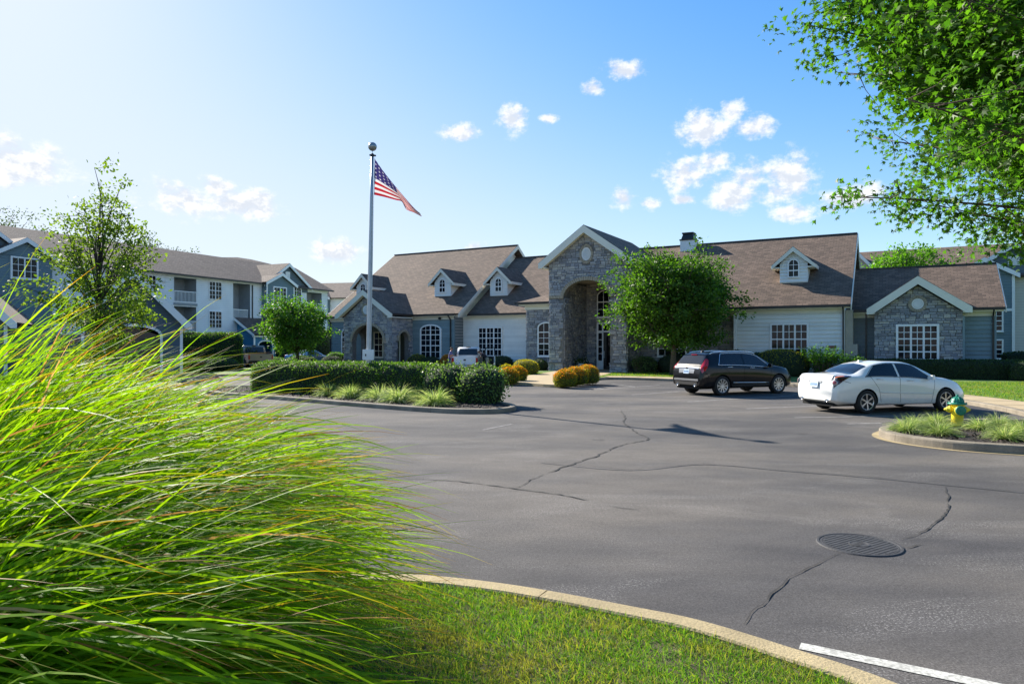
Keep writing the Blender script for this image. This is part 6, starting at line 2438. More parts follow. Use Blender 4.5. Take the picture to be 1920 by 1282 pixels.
SEDAN = [
    ([(0, .55), (.12, .66), (4.7, .6), (4.82, .45)], [(0, .36), (.3, .24), (4.4, .22), (4.82, .3)]),
    ([(0, .66), (.12, .80), (.5, .86), (2, .875), (4.3, .85), (4.68, .70), (4.82, .5)], [(0, .40), (.5, .33), (1.5, .27), (3.4, .25), (4.4, .27), (4.82, .32)]),
    ([(0, .70), (.1, .82), (.45, .885), (1.3, .905), (3, .90), (4.1, .885), (4.5, .80), (4.72, .66), (4.82, .52)], [(0, .56), (.15, .66), (.6, .70), (2.4, .66), (3.8, .62), (4.6, .54), (4.82, .46)]),
    ([(0, .67), (.06, .74), (.14, .78), (.5, .845), (1.3, .875), (3, .865), (3.7, .83), (4.3, .76), (4.62, .62), (4.82, .46)],
     [(0, .68), (.05, .88), (.12, .98), (.35, 1.01), (1.2, 1.005), (2.2, .965), (3.4, .905), (3.8, .90), (4.25, .83), (4.6, .70), (4.82, .52)]),
    ([(0, .56), (.08, .64), (.5, .66), (.9, .64), (1.3, .59), (1.8, .565), (2.5, .565), (3.0, .60), (3.6, .72), (4.2, .64), (4.6, .5), (4.82, .36)],
     [(0, .70), (.05, .93), (.12, 1.045), (.4, 1.075), (.75, 1.10), (1.1, 1.235), (1.5, 1.35), (2.0, 1.405), (2.5, 1.395), (2.9, 1.32), (3.3, 1.14), (3.62, .985), (3.9, .955), (4.3, .87), (4.62, .74), (4.82, .54)]),
    ([(0, 0), (4.82, 0)],
     [(0, .71), (.05, .95), (.12, 1.065), (.4, 1.09), (.7, 1.12), (1.05, 1.27), (1.45, 1.405), (2.0, 1.468), (2.5, 1.455), (2.9, 1.38), (3.3, 1.19), (3.62, 1.02), (3.9, .985), (4.3, .90), (4.62, .77), (4.82, .55)]),
]
SUVK = [
    ([(0, .58), (.12, .68), (4.7, .62), (4.81, .5)], [(0, .40), (.3, .29), (4.4, .27), (4.81, .36)]),
    ([(0, .74), (.1, .84), (.5, .90), (4.3, .90), (4.66, .74), (4.81, .56)], [(0, .42), (.4, .37), (1, .32), (3.8, .32), (4.5, .34), (4.81, .38)]),
    ([(0, .78), (.1, .875), (.4, .935), (1, .955), (3.9, .95), (4.35, .90), (4.66, .76), (4.81, .6)], [(0, .58), (.2, .74), (1, .78), (3.8, .76), (4.6, .66), (4.81, .52)]),
    ([(0, .74), (.06, .80), (.2, .865), (.5, .905), (1.2, .92), (3, .915), (3.7, .885), (4.3, .82), (4.62, .68), (4.81, .5)],
     [(0, .70), (.06, .98), (.14, 1.08), (.4, 1.13), (1.2, 1.12), (2.4, 1.08), (3.4, 1.03), (3.8, 1.03), (4.25, .97), (4.6, .84), (4.81, .60)]),
    ([(0, .62), (.08, .70), (.25, .70), (.5, .655), (.75, .63), (1.5, .64), (2.6, .63), (3.1, .68), (3.7, .77), (4.25, .72), (4.62, .58), (4.81, .42)],
     [(0, .72), (.06, 1.02), (.14, 1.14), (.30, 1.34), (.46, 1.50), (.6, 1.545), (.9, 1.58), (1.5, 1.61), (2.2, 1.605), (2.7, 1.55), (3.05, 1.44), (3.4, 1.25), (3.68, 1.11), (3.9, 1.085), (4.3, 1.02), (4.62, .89), (4.81, .62)]),
    ([(0, 0), (4.81, 0)],
     [(0, .73), (.06, 1.04), (.14, 1.16), (.30, 1.37), (.46, 1.56), (.58, 1.605), (.9, 1.64), (1.5, 1.672), (2.2, 1.67), (2.7, 1.615), (3.05, 1.50), (3.4, 1.30), (3.68, 1.15), (3.9, 1.12), (4.3, 1.05), (4.62, .92), (4.81, .63)]),
]


def door_set(cs, root, xs_doors, vtop, paint_gap):
    for i, pts in enumerate(xs_doors):
        cs.line('door_gap', root, paint_gap, pts, .0055, off=-.001)


def mirrors(root, x, y, z, m):
    for sd in (-1, 1):
        b = MB().tbox(x - .07, x + .05, sd * y - .1, sd * y + .1, z, z + .13, .015, .02).bar((x, sd * (y - .13), z + .02), (x, sd * (y - .05), z + .03), .05)
        b.build('wing_mirror', m, root, bevel=.012)


def plate_obj(root, x, z, w_=.31, h_=.155, tilt=.12):
    b = MB().prism([(x, -w_ / 2, z - h_ / 2), (x, w_ / 2, z - h_ / 2), (x + h_ * tilt, w_ / 2, z + h_ / 2), (x + h_ * tilt, -w_ / 2, z + h_ / 2)], (-.012, 0, 0))
    o = b.build('licence_plate', M['plate'], root)
    pr = MB()
    for i in range(6):
        yy = -w_ * .36 + i * w_ * .145
        d = .035 * tilt
        pr.prism([(x - .0118 + h_ * tilt / 2 - d, yy - .014, z - .035), (x - .0118 + h_ * tilt / 2 - d, yy + .014, z - .035), (x - .0118 + h_ * tilt / 2 + d, yy + .014, z + .035), (x - .0118 + h_ * tilt / 2 + d, yy - .014, z + .035)], (-.003, 0, 0))
    tag(pr.build('plate_characters', M['plate_print'], o), kind='stuff')
    return o


# ---- white saloon
wp = paint_mat('paint_white_pearl', (0.78, 0.78, 0.75), .3)
r_ = car_root('parked_car', 'white four door saloon parked beside the fire hydrant bed', (11.05, 20.35), R(15.5), 4.82, 'car')
cs = CarShape(SEDAN, 4.82)
cs.wz = .33
cs.body('body', wp, r_, (1.02, 3.80), .375, .60)
gl = M['carglass']
cs.patch('side_window', r_, gl, [3.16, 3.5, 3.9], [1.02, 1.22, 1.50], [2.12, 2.14, 2.17], nx=14)
cs.patch('side_window', r_, gl, [3.16, 3.5, 3.9], [2.19, 2.21, 2.24], [3.40, 3.22, 2.86], nx=14)
cs.patch('rear_window', r_, gl, [4.15, 6.0], [.62, .74], [1.28, 1.36], nx=12, nv=12)
cs.patch('windscreen', r_, gl, [4.12, 6.0], [2.86, 2.80], [3.48, 3.58], nx=12, nv=12)
cs.line('window_trim', r_, M['plastic'], [(.98, 3.12), (2.15, 3.13), (3.44, 3.13), (3.22, 3.5), (2.84, 3.93), (2.15, 3.94), (1.48, 3.93), (1.18, 3.5)], .008, off=.002, closed=True)
gapm = M['well']
cs.line('door_gap', r_, gapm, [(2.18, 3.1), (2.15, 2.5), (2.15, 1.7), (2.18, 1.15)], .005, off=-.001)
cs.line('door_gap', r_, gapm, [(3.42, 3.1), (3.40, 2.5), (3.34, 1.8), (3.28, 1.15)], .005, off=-.001)
cs.line('door_gap', r_, gapm, [(1.16, 3.1), (1.22, 2.75), (1.40, 2.1), (1.46, 1.6), (1.5, 1.15)], .005, off=-.001)
cs.line('boot_gap', r_, gapm, [(.60, 4.2), (.14, 4.08), (.055, 3.75), (.03, 3.45)], .006, off=-.001)
cs.line('bumper_gap', r_, gapm, [(.03, 3.02), (.22, 2.72), (.48, 2.5)], .005, off=-.001)
cs.line('side_moulding', r_, wp, [(1.46, 1.75), (3.3, 1.7)], .014, off=.002)
cs.patch('tail_lamp', r_, M['dark_lens'], [2.5, 2.9, 3.35, 3.75], [.03, .034, .045, .085], [.14, .40, .60, .46], off=.006)
cs.patch('tail_lamp_amber', r_, M['amber_lens'], [3.25, 3.6], [.09, .11], [.34, .36], off=.010, nx=6, nv=4)
for sd in (-1, 1):
    pc = cs.S(np.array([.06]), np.array([2.85]), sd)[0]
    nn_ = cs.N(np.array([.06]), np.array([2.85]), sd)[0]
    for (rr_, mm_, off_) in ((.075, M['clear_lens'], .010), (.055, M['red_lens'], .016)):
        b = MB().lathe([(rr_, 0), (rr_ * .9, .012), (rr_ * .5, .016)], 18, 'z')
        o = b.build('round_lamp', mm_, r_, True, loc=tuple(pc + nn_ * off_))
        o.rotation_euler = Vector(nn_).to_track_quat('Z', 'Y').to_euler()
cs.patch('lip_spoiler', r_, wp, [4.0, 6.0], [.055, .075], [.20, .22], off=.028, nx=6, nv=12)
cs.patch('boot_garnish', r_, M['silver'], [5.2, 6.0], [.026, .028], [.04, .042], off=.018, nx=4, nv=6)
plate_obj(r_, -.028, .80, .33, .16, .2)
for sd in (-1, 1):
    MB().lathe([(.036, -.05), (.042, -.06), (.042, .1)], 16, 'x', (.03, sd * .52, .37)).build('exhaust', M['chrome'], r_, True)
    for hx in (1.35, 2.42):
        p = cs.S(np.array([hx, hx + .2]), np.array([2.86, 2.86]), sd)
        n_ = cs.N(np.array([hx, hx + .2]), np.array([2.86, 2.86]), sd)
        MB().tube([tuple(p[0] + n_[0] * .0), tuple(p[0] + n_[0] * .03), tuple(p[1] + n_[1] * .03), tuple(p[1])], .013, 6).build('door_handle', wp, r_, True)
mirrors(r_, 3.2, .97, .93, wp)
MB().tbox(1.50, 1.68, -.035, .035, 1.40, 1.475, .03, .015).build('antenna', wp, r_)
cs.patch('sunroof', r_, gl, [5.0, 6.0], [2.05, 2.05], [2.62, 2.64], off=.005, nx=6, nv=8)
cs.patch('head_lamp', r_, M['clear_lens'], [2.9, 3.3, 3.7], [4.28, 4.25, 4.3], [4.62, 4.68, 4.62], off=.004)
MB().box(.1, 4.6, -.62, .62, .20, .30).build('underbody', M['well'], r_)
add_wheels(r_, wheel_proto(.33, .22, .225, 6, M['alloy']), (1.02, 3.80), 1.60, .33)
shift_children(r_, -2.41)
SED = r_

# ---- black crossover
bp = paint_mat('paint_black', (0.004, 0.004, 0.006), .3, 0.0, .55, .1, .08)
r_ = car_root('parked_car', 'black crossover with chrome window line and red tail lamps parked by the entrance lawn', (8.85, 27.2), R(25), 4.81, 'car')
cs = CarShape(SUVK, 4.81)
cs.wz = .375
cs.body('body', bp, r_, (.98, 3.84), .43, .62)
cs.patch('side_window', r_, gl, [3.14, 3.5, 3.9], [.86, .98, 1.12], [2.02, 2.04, 2.06], nx=14)
cs.patch('side_window', r_, gl, [3.14, 3.5, 3.9], [2.10, 2.12, 2.14], [3.46, 3.28, 2.86], nx=14)
cs.patch('rear_window', r_, gl, [4.12, 6.0], [.165, .16], [.43, .45], nx=12, nv=12)
cs.patch('windscreen', r_, gl, [4.12, 6.0], [2.82, 2.76], [3.52, 3.62], nx=12, nv=12)
cs.line('window_trim', r_, M['chrome'], [(.80, 3.1), (2.05, 3.1), (3.5, 3.1), (3.28, 3.52), (2.84, 3.95), (2.05, 3.96), (1.10, 3.95), (.94, 3.5)], .013, off=.004, closed=True)
cs.line('door_gap', r_, gapm, [(2.06, 3.06), (2.04, 2.5), (2.04, 1.7), (2.08, 1.2)], .005, off=-.001)
cs.line('door_gap', r_, gapm, [(3.46, 3.06), (3.44, 2.5), (3.38, 1.8), (3.32, 1.2)], .005, off=-.001)
cs.line('door_gap', r_, gapm, [(.98, 3.06), (1.1, 2.75), (1.34, 2.2), (1.42, 1.7), (1.46, 1.2)], .005, off=-.001)
cs.line('sill_strip', r_, M['chrome'], [(1.5, 1.42), (3.3, 1.36)], .017, off=.004)
cs.patch('tail_lamp', r_, M['red_lens'], [2.55, 3.0, 3.6, 3.95], [.07, .045, .07, .12], [.20, .30, .42, .36], off=.008)
cs.patch('chrome_bar', r_, M['chrome'], [4.1, 6.0], [.055, .058], [.068, .072], off=.016, nx=4, nv=14)
cs.patch('plate_recess', r_, M['silver'], [4.75, 6.0], [.020, .022], [.050, .052], off=.010, nx=4, nv=8)
plate_obj(r_, .012, .91, .31, .155, .2)
MB().box(-.012, .03, -.70, .70, .56, .64).build('bumper_trim', M['silver'], r_, bevel=.01)
MB().box(-.006, .06, -.64, .64, .40, .54).build('bumper_lower', M['plastic'], r_, bevel=.01)
cs.patch('sill_cladding', r_, M['plastic'], [.6, 1.3], [1.45, 1.45], [3.35, 3.35], off=.006)
cs.patch('spoiler', r_, bp, [4.05, 6.0], [.43, .44], [.60, .60], off=.022, nx=6, nv=12)
MB().box(.395, .43, -.16, .16, 1.535, 1.56).build('brake_lamp', M['red_lens'], r_)
for sd in (-1, 1):
    pts = [(x_, sd * y_, z_) for x_, y_, z_ in ((.62, .60, 1.56), (.75, .61, 1.625), (1.2, .62, 1.66), (2.0, .62, 1.672), (2.6, .61, 1.64), (2.85, .61, 1.57))]
    MB().tube([tuple(p) for p in spline(pts, 5)], .021, 8).build('roof_rail', M['chrome'], r_, True)
    for hx in (1.22, 2.32):
        p = cs.S(np.array([hx, hx + .22]), np.array([2.85, 2.85]), sd)
        n_ = cs.N(np.array([hx, hx + .22]), np.array([2.85, 2.85]), sd)
        MB().tube([tuple(p[0]), tuple(p[0] + n_[0] * .035), tuple(p[1] + n_[1] * .035), tuple(p[1])], .014, 6).build('door_handle', M['chrome'], r_, True)
    MB().lathe([(.045, -.04), (.05, -.05), (.05, .1)], 16, 'x', (.03, sd * .5, .40)).build('exhaust', M['chrome'], r_, True)
MB().lathe([(.045, 0), (.04, .012), (.0, .016)], 6, 'x', (.03, 0, 1.05)).build('emblem', M['chrome'], r_)
MB().tbox(.72, .9, -.035, .035, 1.60, 1.70, .04, .015).build('antenna', bp, r_)
mirrors(r_, 3.3, 1.02, 1.06, bp)
cs.patch('head_lamp', r_, M['clear_lens'], [2.9, 3.4, 3.9], [4.3, 4.28, 4.35], [4.5, 4.6, 4.6], off=.004)
MB().box(.1, 4.6, -.64, .64, .25, .36).build('underbody', M['well'], r_)
add_wheels(r_, wheel_proto(.375, .235, .255, 10, M['alloy'], True), (.98, 3.84), 1.64, .375)
shift_children(r_, -2.405)

# ---- two cars by the flats (same way of building, other shapes and paint)
bl = paint_mat('paint_ice_blue', (0.30, 0.40, 0.52), .25, .4)
r_ = car_root('parked_car', 'silver blue saloon parked behind the small forked tree', (-17.7, 59.4), R(72), 4.82, 'car')
cs = CarShape(SEDAN, 4.82)
cs.wz = .33
cs.body('body', bl, r_, (1.02, 3.80), .375, .60)
cs.patch('side_window', r_, gl, [3.16, 3.5, 3.9], [1.02, 1.22, 1.50], [2.12, 2.14, 2.17], nx=10)
cs.patch('side_window', r_, gl, [3.16, 3.5, 3.9], [2.19, 2.21, 2.24], [3.40, 3.22, 2.86], nx=10)
cs.patch('rear_window', r_, gl, [4.15, 6.0], [.62, .74], [1.28, 1.36])
cs.patch('windscreen', r_, gl, [4.12, 6.0], [2.86, 2.80], [3.48, 3.58])
cs.patch('tail_lamp', r_, M['red_lens'], [3.02, 3.35, 3.78], [.035, .05, .085], [.22, .34, .40], off=.006)
add_wheels(r_, wheel_proto(.33, .22, .225, 6, M['alloy']), (1.02, 3.80), 1.60, .33)
shift_children(r_, -2.41)
SPORT = []
for (yc, zc) in SEDAN:
    SPORT.append(([(x * .93, y * 1.0) for x, y in yc], [(x * .93, z * .80 if z > .5 else z) for x, z in zc]))
sp_p = paint_mat('paint_pale_blue_white', (0.62, 0.70, 0.80), .25)
r_ = car_root('parked_car', 'low pale sports car with four round tail lamps parked beside the tan pickup', (-23.6, 55.6), R(128), 4.48, 'car')
cs = CarShape(SPORT, 4.48)
cs.wz = .32
cs.body('body', sp_p, r_, (.95, 3.53), .36, .60)
cs.patch('rear_window', r_, gl, [4.15, 6.0], [.5, .6], [1.2, 1.28])
cs.patch('side_window', r_, gl, [3.16, 3.5, 3.9], [1.2, 1.32, 1.5], [3.1, 2.95, 2.66], nx=10)
for yy in (-.6, -.4, .4, .6):
    MB().lathe([(.07, -.012), (.075, .0), (.075, .05)], 14, 'x', (.012, yy, .68)).build('tail_lamp', M['red_lens'], r_)
add_wheels(r_, wheel_proto(.32, .24, .21, 5, M['alloy'], False), (.95, 3.53), 1.56, .32)
shift_children(r_, -2.24)


# ---- pickups
def pickup(name, label, pos, heading, paint, Wd=1.9, L=5.5, crew=True, tailm=None, door_open=False, hgt=1.82):
    r = car_root(name, label, pos, heading, L, 'pickup')
    h = Wd / 2
    ax = (1.15, L - 1.05)
    wr = .385
    bed = 1.95

    def arcpts(cx, rad, n=9):
        return [(cx + rad * math.cos(t), .38 + rad * math.sin(t)) for t in [math.pi - math.pi * i / n for i in range(n + 1)]]
    zt = 1.12
    # bed: two sides with wheel arches, floor, front wall, tailgate
    for sd in (-1, 1):
        prof = [(.06, .48)] + arcpts(ax[0], .46) + [(bed, .48), (bed, zt), (.06, zt)]
        b = MB().prism([(x, sd * h, z) for x, z in prof], (0, -sd * .10, 0))
        b.build('bed_side', paint, r)
        MB().box(.1, bed, min(sd * (h - .1), sd * (h - .02)), max(sd * (h - .1), sd * (h - .02)), zt, zt + .025).build('bed_rail', M['plastic'], r)
        # lamp at the corner
        MB().box(.045, .12, min(sd * (h - .13), sd * (h + .006)), max(sd * (h - .13), sd * (h + .006)), .72, 1.06).build('tail_lamp', M['red_lens'], r, bevel=.01)
    MB().box(.12, bed, -h + .1, h - .1, .62, .68).build('bed_floor', M['plastic'], r)
    MB().box(bed - .06, bed, -h + .1, h - .1, .62, zt).build('bed_wall', paint, r)
    tg = MB().box(.04, .10, -h + .135, h - .135, .62, zt + .01).build('tailgate', tailm or paint, r, bevel=.015)
    MB().box(.025, .045, -.075, .075, .86, .96).build('tailgate_handle', M['plastic'], tg)
    MB().box(-.10, .06, -h + .02, h - .02, .45, .60).build('rear_bumper', M['chrome'] if tailm is None else M['plastic'], r, bevel=.02)
    plate_obj(r, -.10, .53, .31, .12, 0)
    # cab and nose
    prof = [(bed + .02, .42), (L - 1.55, .42)] + arcpts(ax[1], .47) + [(L - .12, .42), (L, .52), (L - .02, .98), (L - .25, 1.08), (L - 1.45, 1.14), (bed + .02, 1.14)]
    b = MB().prism([(x, -h, z) for x, z in prof], (0, 2 * h, 0))
    me = b.mesh('cab')
    bm = bmesh.new()
    bm.from_mesh(me)
    bmesh.ops.triangulate(bm, faces=[f for f in bm.faces if len(f.verts) > 4])
    bm.to_mesh(me)
    bm.free()
    link_mesh('cab', me, paint, r)
    # greenhouse: pillars and roof round real openings are kept as a tapered shell with glass set on it
    x0, x1 = bed + .04, L - 1.42
    zr = hgt - .02
    tx0, tx1, ty = .16, .62, .13
    V = [(x0, -h + .02, 1.135), (x1, -h + .02, 1.135), (x1, h - .02, 1.135), (x0, h - .02, 1.135), (x0 + tx0, -h + ty, zr), (x1 - tx1, -h + ty, zr), (x1 - tx1, h - ty, zr), (x0 + tx0, h - ty, zr)]
    gb = MB().add(V, [(0, 1, 5, 4), (1, 2, 6, 5), (2, 3, 7, 6), (3, 0, 4, 7), (4, 5, 6, 7), (3, 2, 1, 0)])
    gb.build('cab_roof', paint, r, True, bevel=.05)

    def quad_on(a, b_, c, d, s0, s1, t0, t1, nm, mm, off):
        a, b_, c, d = [Vector(q) for q in (a, b_, c, d)]
        P = lambda s, t: (a * (1 - s) + b_ * s) * (1 - t) + (d * (1 - s) + c * s) * t
        q = [P(s0, t0), P(s1, t0), P(s1, t1), P(s0, t1)]
        n = (q[1] - q[0]).cross(q[3] - q[0]).normalized()
        cen = sum(q, Vector()) / 4
        if n.dot(cen - Vector(((x0 + x1) / 2, 0, 1.4))) < 0:
            n = -n
        MB().prism([p + n * off for p in q], -n * .01).build(nm, mm, r)
    quad_on(V[3], V[0], V[4], V[7], .09, .91, .12, .82, 'rear_window', gl, .012)
    quad_on(V[1], V[2], V[6], V[5], .06, .94, .06, .92, 'windscreen', gl, .012)
    spl = (.05, .50, .54, .96) if crew else (.10, .42, .47, .95)
    for (a, b_, c, d) in ((V[0], V[1], V[5], V[4]), (V[3], V[2], V[6], V[7])):
        quad_on(a, b_, c, d, spl[0] + .02, spl[1], .10, .84, 'side_window', gl, .012)
        quad_on(a, b_, c, d, spl[2], spl[3], .10, .84, 'side_window', gl, .012)
    for sd in (-1, 1):
        for hx in (bed + .55, bed + 1.25):
            MB().box(hx, hx + .16, min(sd * h, sd * (h + .025)), max(sd * h, sd * (h + .025)), .98, 1.02).build('door_handle', M['plastic'], r)
        MB().box(x1 - .25, x1 - .12, sd * (h + .12) - .1, sd * (h + .12) + .1, 1.12, 1.32).build('wing_mirror', M['plastic'], r, bevel=.02)
    MB().box(x0 + tx0 - .03, x0 + tx0 + .06, -.15, .15, zr - .01, zr + .035).build('brake_lamp', M['dark_lens'], r)
    MB().box(L - .03, L + .02, -h + .1, h - .1, .45, .62).build('front_bumper', M['chrome'], r, bevel=.02)
    MB().box(.3, L - .4, -h + .35, h - .35, .34, .46).build('chassis', M['well'], r)
    if door_open:
        b = MB().box(0, 1.05, -.05, .0, .45, 1.14)
        o = b.build('door', paint, r, bevel=.012, loc=(x1 - .05, -h - .01, 0), rot=(0, 0, R(180 + 62)))
        MB().box(.05, .95, -.085, -.053, .5, 1.1).build('door_lining', M['plastic'], o)
        MB().bar((.05, -.02, 1.14), (.3, -.02, 1.7), .05).bar((.3, -.02, 1.7), (.98, -.02, 1.72), .05).bar((.98, -.02, 1.72), (1.0, -.02, 1.14), .05).build('door_window_frame', M['plastic'], o)
    add_wheels(r, wheel_proto(wr, .25, .24, 5, M['alloy'], False), ax, Wd - .24, wr)
    shift_children(r, -L / 2)
    return r


tan = paint_mat('paint_tan', (0.30, 0.25, 0.19), .3, .3)
tan2 = paint_mat('paint_tan_gate', (0.40, 0.31, 0.22), .35)
hd_ = R(125)
pickup('pickup_truck', 'tan crew cab pickup parked near the bright blue porch', (-20.3 + 2.75 * math.cos(hd_), 55.2 + 2.75 * math.sin(hd_)), hd_, tan, 1.95, 5.6, True, tan2, hgt=1.85)
wt = paint_mat('paint_white_work', (0.74, 0.75, 0.76), .35)
hd_ = R(87)
pickup('pickup_truck', 'white pickup with its door open standing in front of the clubhouse', (-3.1 + 2.5 * math.cos(hd_), 44.7 + 2.5 * math.sin(hd_)), hd_, wt, 1.7, 5.0, False, None, True, hgt=1.76)

# ------------------------------------------------------------------ flagpole, flag
M['pole'] = mat('brushed_pole', (0.42, 0.44, 0.46), 0.38, 0.08, 3, metal=.55)
M['ball'] = mat('pole_ball', (0.30, 0.31, 0.30), 0.3, 0.1, 4, metal=.6)
PX, PY = -5.15, 24.4
fp = empty('flagpole', (PX, PY, .1), 0)
fp.rotation_euler = (0, R(1.05), 0)                         # the pole stands a little out of plumb
tag(fp, 'tall grey tapered flagpole in front of the long hedge', 'flagpole')
MB().tube([(0, 0, z) for z in (0, 1, 3, 5, 7, 8.55)], [.095, .093, .085, .074, .062, .052], 18).build('pole', M['pole'], fp, True)
MB().lathe([(.20, 0), (.19, .03), (.11, .06), (.1, .1)], 20).build('collar', M['pole'], fp, True)
tr_ = MB().lathe([(.05, 8.55), (.075, 8.57), (.075, 8.62), (.03, 8.66)], 14).bar((-.1, 0, 8.6), (.13, 0, 8.58), .05)
tr_.build('truck', M['black'], fp)
MB().tube([(0, 0, 8.65), (0, 0, 8.76)], .012, 8).build('spindle', M['pole'], fp)
pf = [(.155 * math.sin(math.pi * i / 14) + .001, 8.90 - .155 * math.cos(math.pi * i / 14)) for i in range(15)]
MB().lathe(pf, 24).build('ball_finial', M['ball'], fp, True)
bx_ = MB().box(-.19, .22, -.17, -.09, 1.28, 1.66).build('control_box', M['louvre'], fp, bevel=.015)
MB().box(-.09, -.05, -.178, -.17, 1.42, 1.5).build('box_latch', M['black'], bx_)
MB().tube([(.075, -.06, 1.5), (.09, -.05, 4), (.085, -.02, 8.55)], .005, 5).build('halyard', M['wtrim'], fp)


def flag_mat():
    m = bpy.data.materials.new('flag_cloth')
    m.use_nodes = True
    t = NT(m.node_tree)
    b = m.node_tree.nodes['Principled BSDF']
    out = m.node_tree.nodes['Material Output']
    uv = t.n('ShaderNodeTexCoord').outputs['UV']
    s = t.n('ShaderNodeSeparateXYZ')
    t.link(uv, s.inputs[0])
    u, v = s.outputs[0], s.outputs[1]                       # v = 0 at the foot
    st = t.math('GREATER_THAN', t.math('MODULO', t.math('MULTIPLY', v, 13.0), 2.0), 1.0)
    col = t.mix(st, (0.42, 0.012, 0.022, 1), (0.70, 0.68, 0.66, 1))
    can = t.math('MULTIPLY', t.math('LESS_THAN', u, 0.42), t.math('GREATER_THAN', v, 6 / 13))
    # stars: small dots in staggered rows
    cu = t.math('MULTIPLY', u, 11 / .42 / 2)
    cv = t.math('MULTIPLY', t.math('SUBTRACT', v, 6 / 13), 9 / (7 / 13) / 2)
    fu = t.math('SUBTRACT', t.math('FRACT', cu), .5)
    fv = t.math('SUBTRACT', t.math('FRACT', cv), .5)
    d2 = t.math('ADD', t.math('MULTIPLY', fu, fu), t.math('MULTIPLY', fv, fv))
    star = t.math('LESS_THAN', d2, 0.035)
    blue = t.mix(star, (0.045, 0.035, 0.15, 1), (0.6, 0.58, 0.6, 1))
    col = t.mix(can, col, blue)
    t.link(col, b.inputs['Base Color'])
    b.inputs['Roughness'].default_value = .8
    tr = t.n('ShaderNodeBsdfTranslucent')
    t.link(col, tr.inputs['Color'])
    mx = t.n('ShaderNodeMixShader')
    mx.inputs[0].default_value = .45
    t.link(b.outputs[0], mx.inputs[1])
    t.link(tr.outputs[0], mx.inputs[2])
    t.link(mx.outputs[0], out.inputs['Surface'])
    return m


# cloth hanging in a light breeze: hoist at the pole, fly end dropped and folded
nu, nv = 44, 26
zt_, zb_ = 8.53, 7.22                                       # hoist top and foot
fv_, fuv_ = [], []
SCL = PY / FPX
topc = spline([(703, 298), (718, 320), (740, 348), (762, 374), (778, 392), (790, 403)], 10)
botc = spline([(702, 366), (722, 370), (742, 375), (753, 378), (759, 388), (764, 395), (776, 399), (789, 404)], 10)


def along(c, t):
    k = t * (len(c) - 1)
    i = min(int(k), len(c) - 2)
    return c[i] + (c[i + 1] - c[i]) * (k - i)


for i in range(nu + 1):
    s_ = i / nu
    a, c = along(topc, s_), along(botc, s_)
    for j in range(nv + 1):
        t = j / nv
        p = c + (a - c) * t
        x = (p[0] - 960) * SCL
        z = HC + (HOR - p[1]) * SCL
        y = .22 * s_ * math.sin(7.5 * s_ + 3.5 * t) + .10 * s_ * math.sin(15 * t + 4 * s_) + .03 * math.sin(9 * t)
        fv_.append((x - (703 - 960) * SCL, y, z - zb_))
        fuv_.append((s_, t))
me = bpy.data.meshes.new('flag')
K = nv + 1
me.from_pydata(fv_, [], [(i * K + j, (i + 1) * K + j, (i + 1) * K + j + 1, i * K + j + 1) for i in range(nu) for j in range(nv)])
l = me.uv_layers.new(name='UVMap')
for lp in me.loops:
    l.data[lp.index].uv = fuv_[lp.vertex_index]
fl = link_mesh('flag', me, flag_mat(), None, ((703 - 960) * SCL, PY - .06, zb_), (0, 0, 0), True)
tag(fl, 'red white and blue striped flag hanging from the flagpole', 'flag')

# ------------------------------------------------------------------ fire hydrant
M['hyd_y'] = mat('hydrant_yellow', (0.80, 0.62, 0.03), .5, .12, 7, bump=.15, bscale=40)
M['hyd_g'] = mat('hydrant_green', (0.012, 0.20, 0.13), .42, .14, 7, bump=.15, bscale=40)
hx_, hy_ = gpx(1795, 798, .13)
hy = empty('fire_hydrant', (hx_, hy_, .125), R(-14))
tag(hy, 'yellow fire hydrant with green cap standing in the liriope bed', 'fire hydrant')
MB().lathe([(.17, 0), (.17, .035), (.125, .045), (.12, .09), (.118, .30), (.135, .33), (.135, .36), (.128, .38), (.128, .46), (.155, .47), (.155, .49)], 28).build('barrel', M['hyd_y'], hy, True)
MB().lathe([(.185, .485), (.19, .495), (.185, .515), (.135, .525), (.132, .56), (.115, .60), (.08, .635), (.04, .652), (.035, .66)], 28).build('bonnet', M['hyd_g'], hy, True)
for k in range(8):
    a = k * math.pi / 4
    MB().tube([(math.cos(a) * .136, math.sin(a) * .136, .525), (math.cos(a) * .133, math.sin(a) * .133, .565), (math.cos(a) * .108, math.sin(a) * .108, .61), (math.cos(a) * .05, math.sin(a) * .05, .652)], .009, 5).build('rib', M['hyd_g'], hy, True)
    MB().lathe([(.014, .514), (.014, .53), (.008, .535)], 6, 'z', (math.cos(a + .39) * .166, math.sin(a + .39) * .166, 0)).build('bolt', M['hyd_g'], hy)
MB().lathe([(.03, .655), (.028, .69), (.02, .70)], 5).build('operating_nut', M['hyd_g'], hy)
MB().lathe([(.10, -.10), (.10, -.15), (.112, -.155), (.112, -.185), (.10, -.19)], 24, 'y', (0, 0, .36)).build('pumper_nozzle', M['hyd_y'], hy, True)
cap = MB().lathe([(.105, -.188), (.105, -.21), (.092, -.222), (.05, -.226)], 24, 'y', (0, 0, .36)).build('pumper_cap', M['hyd_g'], hy, True)
MB().lathe([(.026, -.224), (.022, -.25)], 5, 'y', (0, 0, .36)).build('cap_nut', M['hyd_g'], cap)
for s_ in (-1, 1):
    MB().lathe([(.068, s_ * .10), (.068, s_ * .145), (.078, s_ * .15), (.078, s_ * .165), (.062, s_ * .17), (.062, s_ * .195), (.05, s_ * .20), (.05, s_ * .215), (.034, s_ * .23), (.022, s_ * .235), (.022, s_ * .26)], 18, 'x', (0, 0, .37)).build('hose_nozzle', M['hyd_y'], hy, True)

